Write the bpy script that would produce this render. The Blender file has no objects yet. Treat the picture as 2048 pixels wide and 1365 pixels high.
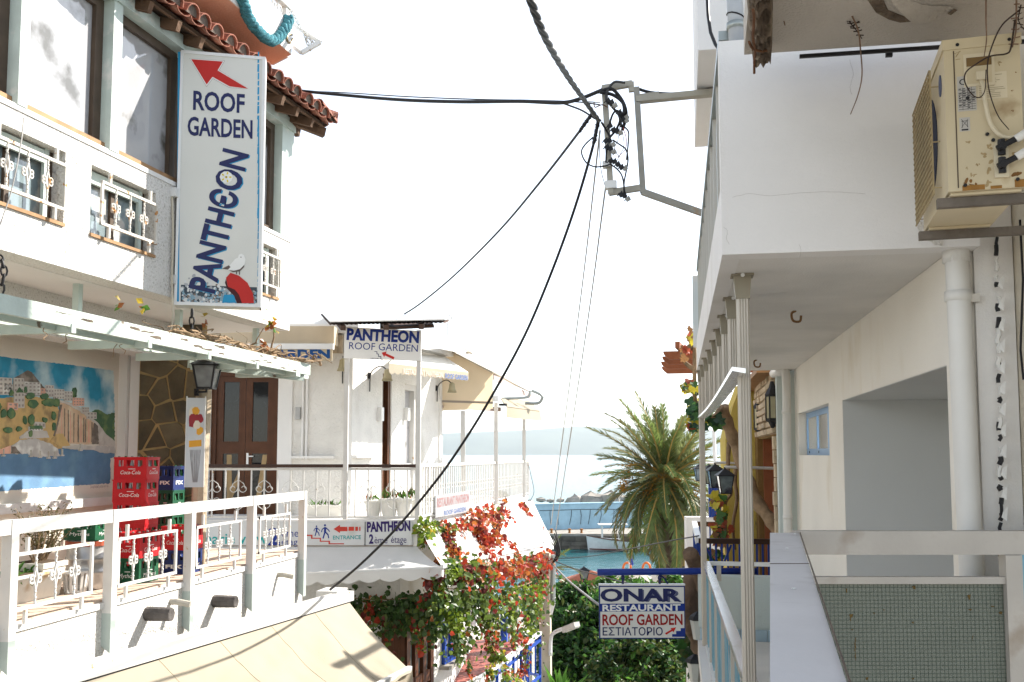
import bpy, math, random
from mathutils import Vector as V, Matrix, noise as NZ
R = random.Random(11)
S = bpy.context.scene
rad = math.radians
# ---------------- camera
F, CX, HZ = 1960.0, 1024.0, 908.0          # focal length and horizon measured on the 2048 px wide photograph
YAW, PIT = math.atan(342/F), rad(4.5)
PPY = HZ - F*math.tan(PIT)
f0 = V((-math.sin(YAW), math.cos(YAW), 0)); rt = V((math.cos(YAW), math.sin(YAW), 0)); zz = V((0, 0, 1))
fw = f0*math.cos(PIT) + zz*math.sin(PIT); upv = zz*math.cos(PIT) - f0*math.sin(PIT)
cam = bpy.data.cameras.new('camera'); co = bpy.data.objects.new('camera', cam); S.collection.objects.link(co)
co.matrix_world = Matrix((( rt.x, upv.x, -fw.x, 0), (rt.y, upv.y, -fw.y, 0), (rt.z, upv.z, -fw.z, 0), (0, 0, 0, 1)))
cam.sensor_width = 36; cam.lens = 36*F/2048; cam.shift_y = (PPY-682.5)/2048
cam.clip_start = .05; cam.clip_end = 60000
S.camera = co
# ---------------- daylight
SUN = V((1, .96, 1.04)).normalized()
EL = math.asin(SUN.z); AZ = math.atan2(SUN.x, SUN.y)
w = bpy.data.worlds.new('World'); S.world = w; w.use_nodes = True
nt = w.node_tree; bg = nt.nodes['Background']
sky = nt.nodes.new('ShaderNodeTexSky'); sky.sky_type = 'NISHITA'; sky.sun_disc = False
sky.sun_elevation = EL; sky.sun_rotation = AZ; sky.air_density = 1.0; sky.dust_density = .35; sky.ozone_density = 1.0
hs = nt.nodes.new('ShaderNodeHueSaturation'); hs.inputs['Saturation'].default_value = .45   # thin white veil over the blue
nt.links.new(sky.outputs[0], hs.inputs['Color']); nt.links.new(hs.outputs[0], bg.inputs[0]); bg.inputs[1].default_value = .13
sl = bpy.data.lights.new('sun', 'SUN'); sl.energy = 5.0; sl.angle = rad(.53); sl.color = (1, .94, .85)
so = bpy.data.objects.new('sun', sl); S.collection.objects.link(so)
so.rotation_euler = (-SUN).to_track_quat('-Z', 'Y').to_euler()
S.view_settings.view_transform = 'Standard'; S.view_settings.look = 'None'
S.view_settings.exposure = 1.4; S.view_settings.gamma = 1; S.view_settings.use_curve_mapping = False
S.render.engine = 'CYCLES'
S.cycles.max_bounces = 8; S.cycles.diffuse_bounces = 6; S.cycles.glossy_bounces = 3; S.cycles.transmission_bounces = 5
S.cycles.volume_bounces = 0; S.cycles.caustics_reflective = False; S.cycles.caustics_refractive = False
S.cycles.sample_clamp_indirect = 20
# ---------------- measuring
def ray(px, py): return rt*((px-CX)/F) + upv*((PPY-py)/F) + fw
def P(px, py, d=None, X=None, Y=None, Z=None):
    r = ray(px, py)
    if d is not None: t = d/r.dot(f0)
    elif X is not None: t = X/r.x
    elif Y is not None: t = Y/r.y
    else: t = Z/r.z
    return r*t
class FR:                                   # a flat frame: origin, right, up, outward normal
    def __init__(s, O, U, W): s.O = V(O); s.U = V(U).normalized(); s.W = (V(W) - s.U*V(W).dot(s.U)).normalized(); s.N = s.U.cross(s.W)
    def __call__(s, p): return s.O + s.U*p[0] + s.W*p[1] + s.N*(p[2] if len(p) > 2 else 0)
    def px(s, x, y):
        r = ray(x, y); q = r*(s.O.dot(s.N)/r.dot(s.N)) - s.O
        return (q.dot(s.U), q.dot(s.W))
    def off(s, n): return FR(s.O + s.N*n, s.U, s.W)
ID = FR((0, 0, 0), (1, 0, 0), (0, 1, 0))
def quadframe(pbl, pbr, d, d2=None):        # upright frame through two picture points (bottom left, bottom right)
    a = P(*pbl, d=d); b = P(*pbr, d=d2 or d); u = b-a; u.z = 0
    return FR(a, u, (0, 0, 1))
# ---------------- materials
def lin(c):
    if isinstance(c, str):
        c = [int(c[i:i+2], 16)/255 for i in (1, 3, 5)]
        return tuple(x/12.92 if x <= .04045 else ((x+.055)/1.055)**2.4 for x in c)
    return c
MATS = {}
def mat(name, col, rough=.6, var=.12, sc=4, bump=0, bsc=60, metal=0, col2=None, s2=3, t2=.55, objvar=0, trans=0, spec=.22, coat=0, streak=0, w2=.12, thin=0, emis=0):
    if name in MATS: return MATS[name]
    m = bpy.data.materials.new(name); m.use_nodes = True; n = m.node_tree.nodes; L = m.node_tree.links
    b = n['Principled BSDF']; col = lin(col)
    b.inputs['Roughness'].default_value = rough; b.inputs['Metallic'].default_value = metal
    b.inputs['Specular IOR Level'].default_value = spec
    if coat: b.inputs['Coat Weight'].default_value = coat
    if trans: b.inputs['Transmission Weight'].default_value = trans
    tc = n.new('ShaderNodeTexCoord'); out = tc.outputs['Object']
    def N(kind, **k):
        x = n.new('ShaderNode'+kind)
        for a, v in k.items(): setattr(x, a, v)
        return x
    def noise(scale, det=5, vec=None):
        x = N('TexNoise'); x.inputs['Scale'].default_value = scale; x.inputs['Detail'].default_value = det; L.new(vec or out, x.inputs['Vector']); return x
    def mix(fac, a, b_, typ='MIX'):
        x = N('Mix', data_type='RGBA', blend_type=typ)
        for s_, val in ((0, fac), (6, a), (7, b_)):
            if hasattr(val, 'is_linked'): L.new(val, x.inputs[s_])
            else: x.inputs[s_].default_value = val if s_ == 0 else (*val, 1)
        return x.outputs[2]
    cur = None
    if var:
        x = noise(sc, 6); mr = N('MapRange'); L.new(x.outputs[0], mr.inputs[0])
        mr.inputs[1].default_value = .3; mr.inputs[2].default_value = .7; mr.inputs[3].default_value = 1-var; mr.inputs[4].default_value = 1+var*.6
        h = N('HueSaturation'); h.inputs['Color'].default_value = (*col, 1); L.new(mr.outputs[0], h.inputs['Value']); cur = h.outputs[0]
    base = cur if cur is not None else col
    if col2 is not None:
        vec = out
        if streak:
            mp = N('Mapping'); mp.inputs['Scale'].default_value = (1, 1, 1/streak); L.new(out, mp.inputs[0]); vec = mp.outputs[0]
        x = noise(s2, 8, vec); mr = N('MapRange'); L.new(x.outputs[0], mr.inputs[0])
        mr.inputs[1].default_value = t2; mr.inputs[2].default_value = t2+w2
        base = mix(mr.outputs[0], base, lin(col2)); cur = base
    if objvar:
        oi = N('ObjectInfo'); mr = N('MapRange'); L.new(oi.outputs['Random'], mr.inputs[0]); mr.inputs[3].default_value = 1-objvar; mr.inputs[4].default_value = 1+objvar*.8
        h = N('HueSaturation')
        if cur is not None: L.new(cur, h.inputs['Color'])
        else: h.inputs['Color'].default_value = (*col, 1)
        L.new(mr.outputs[0], h.inputs['Value']); cur = h.outputs[0]
    if cur is not None: L.new(cur, b.inputs['Base Color'])
    else: b.inputs['Base Color'].default_value = (*col, 1)
    if bump:
        x = noise(bsc, 4); bp = N('Bump'); bp.inputs['Strength'].default_value = min(1, bump); bp.inputs['Distance'].default_value = .02*max(1, bump)
        L.new(x.outputs[0], bp.inputs['Height']); L.new(bp.outputs[0], b.inputs['Normal'])
    if emis: b.inputs['Emission Color'].default_value = (*col, 1); b.inputs['Emission Strength'].default_value = emis
    if thin:                                 # cloth, leaves and thin plates let some light through
        tr = N('BsdfTranslucent'); ms = N('MixShader'); ms.inputs[0].default_value = thin
        if cur is not None: L.new(cur, tr.inputs[0])
        else: tr.inputs[0].default_value = (*col, 1)
        L.new(b.outputs[0], ms.inputs[1]); L.new(tr.outputs[0], ms.inputs[2]); L.new(ms.outputs[0], n['Material Output'].inputs[0])
    MATS[name] = m; return m
# ---------------- objects
OFF, KIDS = {}, {}
def link(o, parent=None):
    S.collection.objects.link(o)
    if parent is not None: o.parent = parent; KIDS.setdefault(parent.name, []).append(o)
def tag(o, label=None, cat=None, group=None, kind=None):
    for k, v in (('label', label), ('category', cat), ('group', group), ('kind', kind)):
        if v: o[k] = v
    return o
def thing(name, label, cat, loc=(0, 0, 0), group=None, kind=None):
    o = bpy.data.objects.new(name, None); o.empty_display_size = .1; link(o); o.location = loc; OFF[o.name] = V(loc)
    return tag(o, label, cat, group, kind)
def dup(o, loc=None, rz=None, label=None, parent=None, group=None, scale=None):
    c = o.copy(); S.collection.objects.link(c)
    if parent is not None: c.parent = parent; KIDS.setdefault(parent.name, []).append(c)
    for k in list(KIDS.get(o.name, [])): dup(k, parent=c)
    if loc is not None: c.location = loc
    if rz is not None: c.rotation_euler = (0, 0, rz)
    if scale: c.scale = (scale,)*3
    if label: c['label'] = label
    if group: c['group'] = group
    return c
TXT = {}
def textmesh(body, bold):
    k = (body, bold)
    if k not in TXT:
        cu = bpy.data.curves.new('lettering', 'FONT'); cu.body = body; cu.size = 1; cu.offset = bold; cu.resolution_u = 3
        ob = bpy.data.objects.new('lettering', cu); me = bpy.data.meshes.new_from_object(ob)
        vs = [tuple(v.co) for v in me.vertices]; fs = [tuple(p.vertices) for p in me.polygons]
        bpy.data.objects.remove(ob); bpy.data.curves.remove(cu); bpy.data.meshes.remove(me); TXT[k] = (vs, fs)
    return TXT[k]
class MB:
    def __init__(s, fr=ID): s.v, s.f, s.m, s.fr, s.mi = [], [], [], fr, 0
    def add(s, vs, fs, fr=None, mi=None):
        fr = fr or s.fr; k = len(s.v); s.v += [fr(p) for p in vs]; s.f += [tuple(i+k for i in f) for f in fs]; s.m += [s.mi if mi is None else mi]*len(fs); return s
    def box(s, a, b, fr=None, mi=None):
        x0, x1 = sorted((a[0], b[0])); y0, y1 = sorted((a[1], b[1])); z0, z1 = sorted((a[2], b[2]))
        return s.add([(x0,y0,z0),(x1,y0,z0),(x1,y1,z0),(x0,y1,z0),(x0,y0,z1),(x1,y0,z1),(x1,y1,z1),(x0,y1,z1)],
              [(0,3,2,1),(4,5,6,7),(0,1,5,4),(1,2,6,5),(2,3,7,6),(3,0,4,7)], fr, mi)
    def hexa(s, p, mi=None, fr=None):         # eight corners: bottom four, top four
        return s.add(p, [(0,3,2,1),(4,5,6,7),(0,1,5,4),(1,2,6,5),(2,3,7,6),(3,0,4,7)], fr or ID, mi)
    def prism(s, poly, n0, n1, fr=None, mi=None):
        n = len(poly); vs = [(p[0], p[1], n0) for p in poly] + [(p[0], p[1], n1) for p in poly]
        return s.add(vs, [tuple(range(n-1, -1, -1)), tuple(range(n, 2*n))] + [(i, (i+1) % n, n+(i+1) % n, n+i) for i in range(n)], fr, mi)
    def face(s, pts, fr=None, mi=None): return s.add(pts, [tuple(range(len(pts)))], fr, mi)
    def slab(s, pts, thick, mi=None):         # world corner points, given thickness along the normal
        pts = [V(p) for p in pts]; n = (pts[1]-pts[0]).cross(pts[2]-pts[1]).normalized()*thick; k = len(pts)
        return s.add(pts + [p-n for p in pts], [tuple(range(k)), tuple(range(2*k-1, k-1, -1))] + [(i, k+i, k+(i+1) % k, (i+1) % k) for i in range(k)], ID, mi)
    def tube(s, pts, r, n=6, fr=None, mi=None, cap=True):
        fr = fr or s.fr; pts = [fr(p) for p in pts]; rs = r if isinstance(r, (list, tuple)) else [r]*len(pts)
        k = len(s.v); ref = None
        for i, p in enumerate(pts):
            t = (pts[min(i+1, len(pts)-1)] - pts[max(i-1, 0)]); t = t.normalized() if t.length > 1e-9 else zz
            if ref is None: ref = t.orthogonal().normalized()
            ref = (ref - t*ref.dot(t)); ref = ref.normalized() if ref.length > 1e-6 else t.orthogonal().normalized()
            b = t.cross(ref)
            s.v += [p + (ref*math.cos(2*math.pi*j/n) + b*math.sin(2*math.pi*j/n))*rs[i] for j in range(n)]
        fs = [(k+i*n+j, k+i*n+(j+1) % n, k+(i+1)*n+(j+1) % n, k+(i+1)*n+j) for i in range(len(pts)-1) for j in range(n)]
        if cap: fs += [tuple(k+j for j in range(n-1, -1, -1)), tuple(k+(len(pts)-1)*n+j for j in range(n))]
        s.f += fs; s.m += [s.mi if mi is None else mi]*len(fs); return s
    def bar(s, a, b, wd, h, up=(0, 0, 1), mi=None):   # rectangular bar between two world points
        a, b = V(a), V(b); t = (b-a).normalized(); u = t.cross(V(up)).normalized(); v = u.cross(t)
        p = [q + u*x*wd/2 + v*y*h/2 for q in (a, b) for x, y in ((-1,-1), (1,-1), (1,1), (-1,1))]
        return s.add(p, [(0,1,2,3),(7,6,5,4),(0,4,5,1),(1,5,6,2),(2,6,7,3),(3,7,4,0)], ID, mi)
    def lathe(s, prof, o=(0, 0, 0), n=12, fr=None, mi=None, flip=False):
        vs = [(o[0]+r*math.cos(2*math.pi*j/n), o[1]+r*math.sin(2*math.pi*j/n), o[2]+z) for r, z in prof for j in range(n)]
        fs = [(i*n+j, i*n+(j+1) % n, (i+1)*n+(j+1) % n, (i+1)*n+j) for i in range(len(prof)-1) for j in range(n)]
        fs += [tuple(range(n-1, -1, -1)), tuple((len(prof)-1)*n+j for j in range(n))]
        return s.add(vs, fs, fr, mi)
    def blob(s, c, r, seg=8, jit=.15, sq=(1, 1, 1), mi=None):
        pr = []; n = seg; h = seg//2
        for i in range(h+1):
            a = math.pi*i/h
            for j in range(n):
                q = 1 + R.uniform(-jit, jit); b = 2*math.pi*j/n
                pr.append((c[0]+r*sq[0]*q*math.sin(a)*math.cos(b), c[1]+r*sq[1]*q*math.sin(a)*math.sin(b), c[2]-r*sq[2]*q*math.cos(a)))
        return s.add(pr, [(i*n+j, i*n+(j+1) % n, (i+1)*n+(j+1) % n, (i+1)*n+j) for i in range(h) for j in range(n)], None, mi)
    def text(s, body, u, v, h, wd=None, bold=0, n=0, fr=None, mi=None, rot=0, shear=0, sx=None):   # lower left corner, cap height, width
        vs, fs = textmesh(body, bold)
        x0 = min(p[0] for p in vs); x1 = max(p[0] for p in vs); y1 = .72
        ky = h/y1; kx = sx*ky if sx else (wd/(x1-x0) if wd else ky); c, d = math.cos(rot), math.sin(rot)
        q = []
        for p in vs:
            a = (p[0]-x0)*kx + shear*p[1]*ky; b = p[1]*ky; q.append((u+a*c-b*d, v+a*d+b*c, n))
        return s.add(q, fs, fr, mi)
    def build(s, name, mats, parent=None, smooth=False, label=None, cat=None, group=None, kind=None, loc=None):
        if not isinstance(mats, (list, tuple)): mats = [mats]
        if parent is not None: o0 = OFF[parent.name]
        elif loc is not None: o0 = V(loc)
        else:
            o0 = V(((min(p.x for p in s.v)+max(p.x for p in s.v))/2, (min(p.y for p in s.v)+max(p.y for p in s.v))/2, min(p.z for p in s.v)))
        me = bpy.data.meshes.new(name); me.from_pydata([p-o0 for p in s.v], [], s.f)
        for m in mats: me.materials.append(m)
        if len(mats) > 1: me.polygons.foreach_set('material_index', s.m)
        if smooth: me.polygons.foreach_set('use_smooth', [True]*len(s.f))
        me.update()
        o = bpy.data.objects.new(name, me); link(o, parent)
        if parent is None: o.location = o0
        OFF[o.name] = o0
        return tag(o, label, cat, group, kind)
def sag(a, b, drop, n=14):
    a, b = V(a), V(b); return [a.lerp(b, i/n) - zz*drop*4*(i/n)*(1-i/n) for i in range(n+1)]
def smoothpath(pts, n=6):                    # Catmull-Rom through world points
    pts = [V(p) for p in pts]; q = [pts[0]*2-pts[1]] + pts + [pts[-1]*2-pts[-2]]; out = []
    for i in range(1, len(q)-2):
        for k in range(n):
            t = k/n; p0, p1, p2, p3 = q[i-1:i+3]
            out.append(.5*((2*p1) + (p2-p0)*t + (2*p0-5*p1+4*p2-p3)*t*t + (3*p1-p0-3*p2+p3)*t*t*t))
    return out + [pts[-1]]
def scroll(mb, fr, u, v, r, sgn=1, ud=1, th=.006, turns=.95):   # a wrought iron curl in a frame
    pts = []
    for i in range(13):
        a = i/12*turns*2*math.pi; q = r*(1-.62*i/12)
        pts.append((u + sgn*(r - q*math.cos(a)), v + ud*q*math.sin(a), 0))
    mb.tube(pts, th, 4, fr)
# ================= setting: ground, sea, hills, harbour =================
m_road = mat('pale dusty concrete paving', (.30, .28, .25), .9, .3, 2, .5, 90)
mb = MB(); ys = [-6, 4, 14, 24, 34, 46, 58]; zs = [-4.6, -4.8, -5.5, -6.6, -7.8, -8.9, -9.3]
for i in range(6): mb.face([(-60, ys[i], zs[i]), (60, ys[i], zs[i]), (60, ys[i+1], zs[i+1]), (-60, ys[i+1], zs[i+1])])
mb.face([(-60, 58, -9.3), (60, 58, -9.3), (60, 58, -12), (-60, 58, -12)])
mb.build('street', m_road, kind='structure')
def seamat():
    m = mat('sea water', (.004, .075, .085), .16, .25, .02, 0)
    n = m.node_tree.nodes; L = m.node_tree.links; b = n['Principled BSDF']; b.inputs['IOR'].default_value = 1.33; b.inputs['Specular IOR Level'].default_value = .42
    tc = n.new('ShaderNodeTexCoord'); mp = n.new('ShaderNodeMapping'); mp.inputs['Scale'].default_value = (.55, 1.1, 1)
    a = n.new('ShaderNodeTexNoise'); a.inputs['Scale'].default_value = 1.0; a.inputs['Detail'].default_value = 6; a.inputs['Distortion'].default_value = .6
    bp = n.new('ShaderNodeBump'); bp.inputs['Strength'].default_value = .55; bp.inputs['Distance'].default_value = .35
    L.new(tc.outputs['Object'], mp.inputs[0]); L.new(mp.outputs[0], a.inputs[0]); L.new(a.outputs[0], bp.inputs['Height']); L.new(bp.outputs[0], b.inputs['Normal'])
    return m
MB().face([(-30000, 56, -10), (30000, 56, -10), (30000, 40000, -10), (-30000, 40000, -10)]).build('sea', seamat(), kind='structure', loc=(0, 100, -10))
# far land across the bay
m_hill = mat('far scrub hills', (.10, .11, .07), .9, .3, .002, 0)
mb = MB(); prof = [(-3000, 875), (0, 872), (500, 868), (890, 862), (1000, 859), (1060, 855), (1150, 849), (1240, 851), (1300, 855), (1440, 858), (1700, 862), (2100, 870), (5000, 880)]
vs = []; HD = 9000
for px, py in prof:
    for q, dd in ((0, 0), (.45, 400), (.85, 900), (1, 1500)):
        p = P(px, HZ, d=HD+dd); h = (HZ-py)/F*HD*1.12; vs.append(V((p.x, p.y, -12 + h*q + R.uniform(-6, 6)*(q > 0))))
fs = [(i*4+j, (i+1)*4+j, (i+1)*4+j+1, i*4+j+1) for i in range(len(prof)-1) for j in range(3)]
mb.add(vs, fs); mb.build('hills', m_hill, kind='structure', smooth=True)
# harbour wall, quay, boulders
m_blue = mat('pale blue painted concrete', (.30, .47, .58), .8, .15, 1.2, .3, 8, col2=(.22, .34, .42), s2=.6, t2=.62)
m_conc = mat('weathered concrete', (.30, .28, .25), .9, .25, 2, .5, 30)
m_quay = mat('dark quay stone', (.10, .09, .075), .9, .4, .8, .6, 4)
m_dark = mat('dark metal', (.02, .02, .022), .5, .2, 10)
HW = thing('harbour_wall', 'long pale blue concrete sea wall across the harbour with dark crack lines', 'wall', P(1160, 1052, d=117))
a, b = P(1020, 1050, d=108), P(1700, 1058, d=124); a.z = b.z = -8.4; fr = FR(a, b-a, (0, 0, 1)); Lw = (b-a).length
mb = MB(fr); mb.box((-30, 0, -1.2), (Lw+20, 2.75, 0)); mb.box((-30, 2.75, -1.25), (Lw+20, 2.87, .05)); mb.build('wall', m_blue, HW)
for i in range(26):
    u = 4.5 + i*1.35 + R.uniform(-.3, .3); mb = MB(fr)
    mb.tube([(u, 2.1, .01), (u+R.uniform(-.1, .1), 1.5, .01), (u+R.uniform(-.3, .1), .5, .01)], .035, 4); mb.build('crack', m_dark, HW)
mb = MB(fr); mb.tube([(3.5+i*1.9, 2.15+R.uniform(-.03, .03)-.002*i*i, .01) for i in range(16)], .04, 4); mb.build('crack', m_dark, HW)
q0, q1 = P(1000, 1088, d=104), P(1750, 1096, d=104); q0.z = q1.z = -8.4; fq = FR(q0, q1-q0, (0, 0, 1)); Lq = (q1-q0).length
mb = MB(fq); mb.box((-40, -.25, -9), (Lq+30, 0, 0)); mb.build('quay', m_conc, kind='structure')
QS = thing('quay_face', 'dark stone block face of the quay above the harbour water', 'quay', fq((10, -1.6, .1)))
mb = MB(fq)
mb.box((-40, -2.6, -9), (Lq+30, -.26, -.35)); mb.build('footing', m_quay, QS)
for r_ in range(3):
    u = -2 + r_*.5
    while u < 40:
        l = R.uniform(.9, 1.7); d = R.uniform(0, .18)
        MB(fq).box((u, -.28-.5*(r_+1)+.03, -.36), (u+l-.05, -.28-.5*r_, -.2+d)).build('stone', mat('quay block', (.13, .115, .095), .9, .4, 1.5, .6, 5, objvar=.4), QS); u += l
BL = ['small boulder low on the sea wall nearest the thin wires', 'second small boulder from the left end of the sea wall', 'third small boulder from the left end of the sea wall', 'fairly large pale boulder left of the dark pair on the sea wall', 'medium boulder between the pale one and the largest pair', 'large dark boulder just left of the palm fronds', 'medium dark boulder touching the left palm fronds', 'biggest boulder half covered by the left palm fronds', 'large boulder behind the left palm fronds', 'boulder deepest behind the palm crown', 'tiny boulder at the balcony corner end of the sea wall']
m_bould = mat('breakwater boulder', (.36, .33, .29), .95, .25, 1, .8, 3, objvar=.15)
for i, (px, py, r_) in enumerate([(1082, 1000, .6), (1100, 1002, .5), (1120, 1001, .55), (1148, 1000, 1.3), (1166, 1000, .9), (1183, 998, 1.7), (1196, 999, 1.2), (1222, 998, 1.9), (1237, 999, 1.4), (1262, 1001, .9), (1060, 1003, .4)]):
    c = P(px, py, d=121); mb = MB(); mb.blob((c.x, c.y, c.z), r_*.8, 7, .28, (1.25, 1, .62))
    mb.build('boulder', m_bould, label=BL[i], cat='boulder', group='boulders along the sea wall')
for px, py, lb in ((1103, 1056, 'left one of three rusty mooring bollards on the quay'), (1139, 1057, 'middle one of three rusty mooring bollards on the quay'), (1163, 1058, 'right one of three rusty mooring bollards on the quay')):
    c = P(px, py, d=105); MB().lathe([(.16, 0), (.12, .1), (.12, .3), (.2, .36), (.18, .46), (.02, .5)], (c.x, c.y, -8.4), 8).build('mooring_bollard', mat('rusty iron', (.30, .13, .04), .8, .4, 8), label=lb, cat='bollard', group='mooring bollards on the quay')
# boats
m_hull = mat('white boat paint', (.72, .73, .72), .4, .08, 3); m_keel = mat('dark red antifouling', (.10, .03, .025), .6); m_cab = mat('varnished red brown cabin', (.25, .07, .04), .4)
def boat(px, py, d, L, label, canopy):
    c = P(px, py, d=d); c.z = -10; B = thing('boat', label, 'boat', c)
    fb = FR(c, rt, (0, 0, 1)); n = 12; vs = []
    for i in range(n+1):
        t = i/n; x = -L/2 + t*L; bw = 1.15*math.sin(math.pi*min(1, .16+t*.75))**.7 * (0.05 + .95*min(1, t*3.4)) ; sh = .75 + .75*(1-t)**2.2 + .15*t
        rake = -.35*(1-t)**3
        vs += [(x+rake, sh, bw), (x+rake*.5, .12, bw*.8), (x, -.3, .05), (x+rake*.5, .12, -bw*.8), (x+rake, sh, -bw)]
    h = MB(fb); h.add(vs, [(i*5+j, (i+1)*5+j, (i+1)*5+j+1, i*5+j+1) for i in range(n) for j in range(4)] + [(0,1,2,3,4), (n*5+4, n*5+3, n*5+2, n*5+1, n*5)])
    h.build('hull', m_hull, B, smooth=True)
    k = MB(fb); k.tube([(-L/2, .14, .02)] + [(-L/2+L*i/n, .13, (1.15*math.sin(math.pi*min(1, .16+i/n*.75))**.7*min(1, i/n*3.4+.05))*.82+.02) for i in range(1, n+1)], .09, 4); k.build('waterline', m_keel, B)
    MB(fb).tube([(-L/2-.3+L*i/n*1.02, .78+.75*(1-i/n)**2.2+.15*i/n, 1.17*math.sin(math.pi*min(1, .16+i/n*.75))**.7*(.05+.95*min(1, i/n*3.4))) for i in range(n+1)], .07, 4).build('gunwale', mat('brown rubbing strake', (.12, .05, .03), .5), B)
    MB(fb).add([(-L/2+.6, 1.0, 0), (-L/2+2.5, .8, .85), (L/2-.3, .8, .75), (L/2-.3, .8, -.75), (-L/2+2.5, .8, -.85)], [(0,1,2,3,4)]).build('deck', m_conc, B)
    MB(fb).box((.1, .8, -.6), (L*.33, 1.75, .6)).build('cabin', m_cab, B)
    MB(fb).box((0, 1.75, -.7), (L*.36, 1.83, .7)).build('cabin_roof', m_hull, B)
    for j in range(3): MB(fb).box((.35+j*.7, 1.2, .6), (.85+j*.7, 1.6, .62)).build('window', m_dark, B)
    if canopy:
        for u in (-L*.34, -L*.12):
            for w_ in (.6, -.6): MB(fb).tube([(u, .85, w_), (u, 2.6, w_)], .05, 5).build('post', m_hull, B)
        MB(fb).box((-L*.39, 2.6, -.8), (-L*.02, 2.72, .8)).build('canopy', m_hull, B)
        MB(fb).tube([(-L*.34, 1.25, .6), (-L*.12, 1.25, .6)], .04, 4).build('rail', m_hull, B)
boat(1258, 1096, 103, 8.2, 'white wooden fishing boat with canopy moored left of the palm trunk', True)
boat(1372, 1092, 106, 6.6, 'white boat partly hidden right of the palm trunk', False)
# waterfront odds and ends beyond the trees
m_or = mat('orange lifebuoy', (.75, .18, .04), .5)
for px, lb in ((1254, 'orange lifebuoy on the waterfront, left one of the pair above the hanging restaurant sign'), (1293, 'orange lifebuoy on the waterfront, right one of the pair, nearer the palm trunk')):
    c = P(px, 1137, d=58); t = thing('lifebuoy', lb, 'lifebuoy', c, 'lifebuoys on the waterfront rail')
    MB(FR(c, rt, (0, 0, 1))).tube([(.22*math.cos(a*math.pi/8), .32*math.sin(a*math.pi/8), 0) for a in range(17)], .07, 6).build('ring', m_or, t, True)
    MB().tube([c - zz*.3, c - zz*2.3], .04, 5).build('post', m_hull, t)
m_flag = mat('blue flag cloth', (.04, .06, .3), .8, thin=.3)
c = P(1258, 1100, d=57); t = thing('flag', 'small blue flag hanging on a white pole by the harbour', 'flag', c - zz*2.5)
MB().tube([c - zz*2.5, c], .03, 5).build('pole', m_hull, t)
MB(FR(c, rt, zz)).add([(.02, -.1, 0), (.22, -.35, .08), (.25, -.9, 0), (.05, -.85, .05)], [(0, 1, 2, 3)]).build('cloth', m_flag, t)
m_umb = mat('cafe canvas', (.5, .47, .42), .8, thin=.3); m_kio = mat('kiosk terracotta roof', (.5, .16, .09), .8)
for px, py, d, lb in ((1175, 1168, 52, 'white cafe parasol beside the terracotta kiosk roof by the water'), (1262, 1164, 50, 'white cafe parasol behind the middle of the hanging sign pole'), (1335, 1166, 50, 'white cafe parasol just left of the palm trunk base')):
    c = P(px, py, d=d); t = thing('parasol', lb, 'parasol', c - zz*2.4, 'cafe parasols on the waterfront')
    MB().lathe([(1.6, 0), (1.5, .06), (.8, .35), (.05, .65)], c, 8).build('canopy', m_umb, t); MB().tube([c - zz*2.4, c + zz*.6], .04, 5).build('pole', m_hull, t)
c = P(1180, 1166, d=47); t = thing('kiosk', 'small kiosk with terracotta roof at the waterfront', 'kiosk', c - zz*2.4)
MB().box((c.x-1.2, c.y-.9, c.z-2.4), (c.x+1.2, c.y+.9, c.z)).build('wall', m_umb, t)
MB().add([(c.x-1.5, c.y-1.2, c.z), (c.x+1.5, c.y-1.2, c.z), (c.x+1.5, c.y+1.2, c.z), (c.x-1.5, c.y+1.2, c.z), (c.x, c.y, c.z+.6)], [(0,1,4), (1,2,4), (2,3,4), (3,0,4), (3,2,1,0)]).build('roof', m_kio, t)
m_bulb = mat('frosted lamp glass', (.55, .55, .5), .2, .05)
def lantern_local(parent, o, h, w, up=1, glass=None):          # four tapered panes in a dark frame, hanging or standing
    fr = FR(o, rt, zz); g = glass or mat('smoky lantern glass', (.16, .17, .17), .08, .3, 9, coat=.6); tp, bt = w/2, w*.32
    if up < 0: pass
    p = [(-bt, 0, -bt), (bt, 0, -bt), (bt, 0, bt), (-bt, 0, bt)]; q = [(-tp, h*.68, -tp), (tp, h*.68, -tp), (tp, h*.68, tp), (-tp, h*.68, tp)]
    b = MB(fr); 
    for i in range(4): b.tube([p[i], q[i]], w*.05, 4)
    for i in range(4): b.tube([p[i], p[(i+1) % 4]], w*.06, 4); b.tube([q[i], q[(i+1) % 4]], w*.07, 4)
    b.build('frame', m_dark, parent)
    for i in range(4):
        j = (i+1) % 4; MB(fr).add([p[i], p[j], q[j], q[i]], [(0, 1, 2, 3)]).build('pane', g, parent)
    c_ = MB(fr); e = tp*1.25; c_.add([(-e, h*.68, -e), (e, h*.68, -e), (e, h*.68, e), (-e, h*.68, e), (-.2*tp, h*.92, -.2*tp), (.2*tp, h*.92, -.2*tp), (.2*tp, h*.92, .2*tp), (-.2*tp, h*.92, .2*tp)],
        [(0,1,5,4), (1,2,6,5), (2,3,7,6), (3,0,4,7), (4,5,6,7), (3,2,1,0)]); c_.tube([(0, h*.92, 0), (0, h, 0)], w*.08, 5); c_.build('cap', m_dark, parent)
    MB(fr).lathe([(bt*.35, -h*.02), (bt*.4, h*.1), (bt*.25, h*.35), (bt*.05, h*.42)], (0, 0, 0), 6, FR(o, rt, f0)).build('bulb', m_bulb, parent)
for px, py, d, lb in ((1168, 1158, 44, 'black street lantern in front of the terracotta kiosk roof'), (1361, 1150, 46, 'black street lantern between the palm trunk and the gnarled tree')):
    c = P(px, py, d=d); t = thing('street_lantern', lb, 'street lantern', c - zz*3, 'street lanterns near the water'); lantern_local(t, c, .55, .42); MB().tube([c - zz*3.2, c], .05, 6).build('post', m_dark, t)

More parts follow.
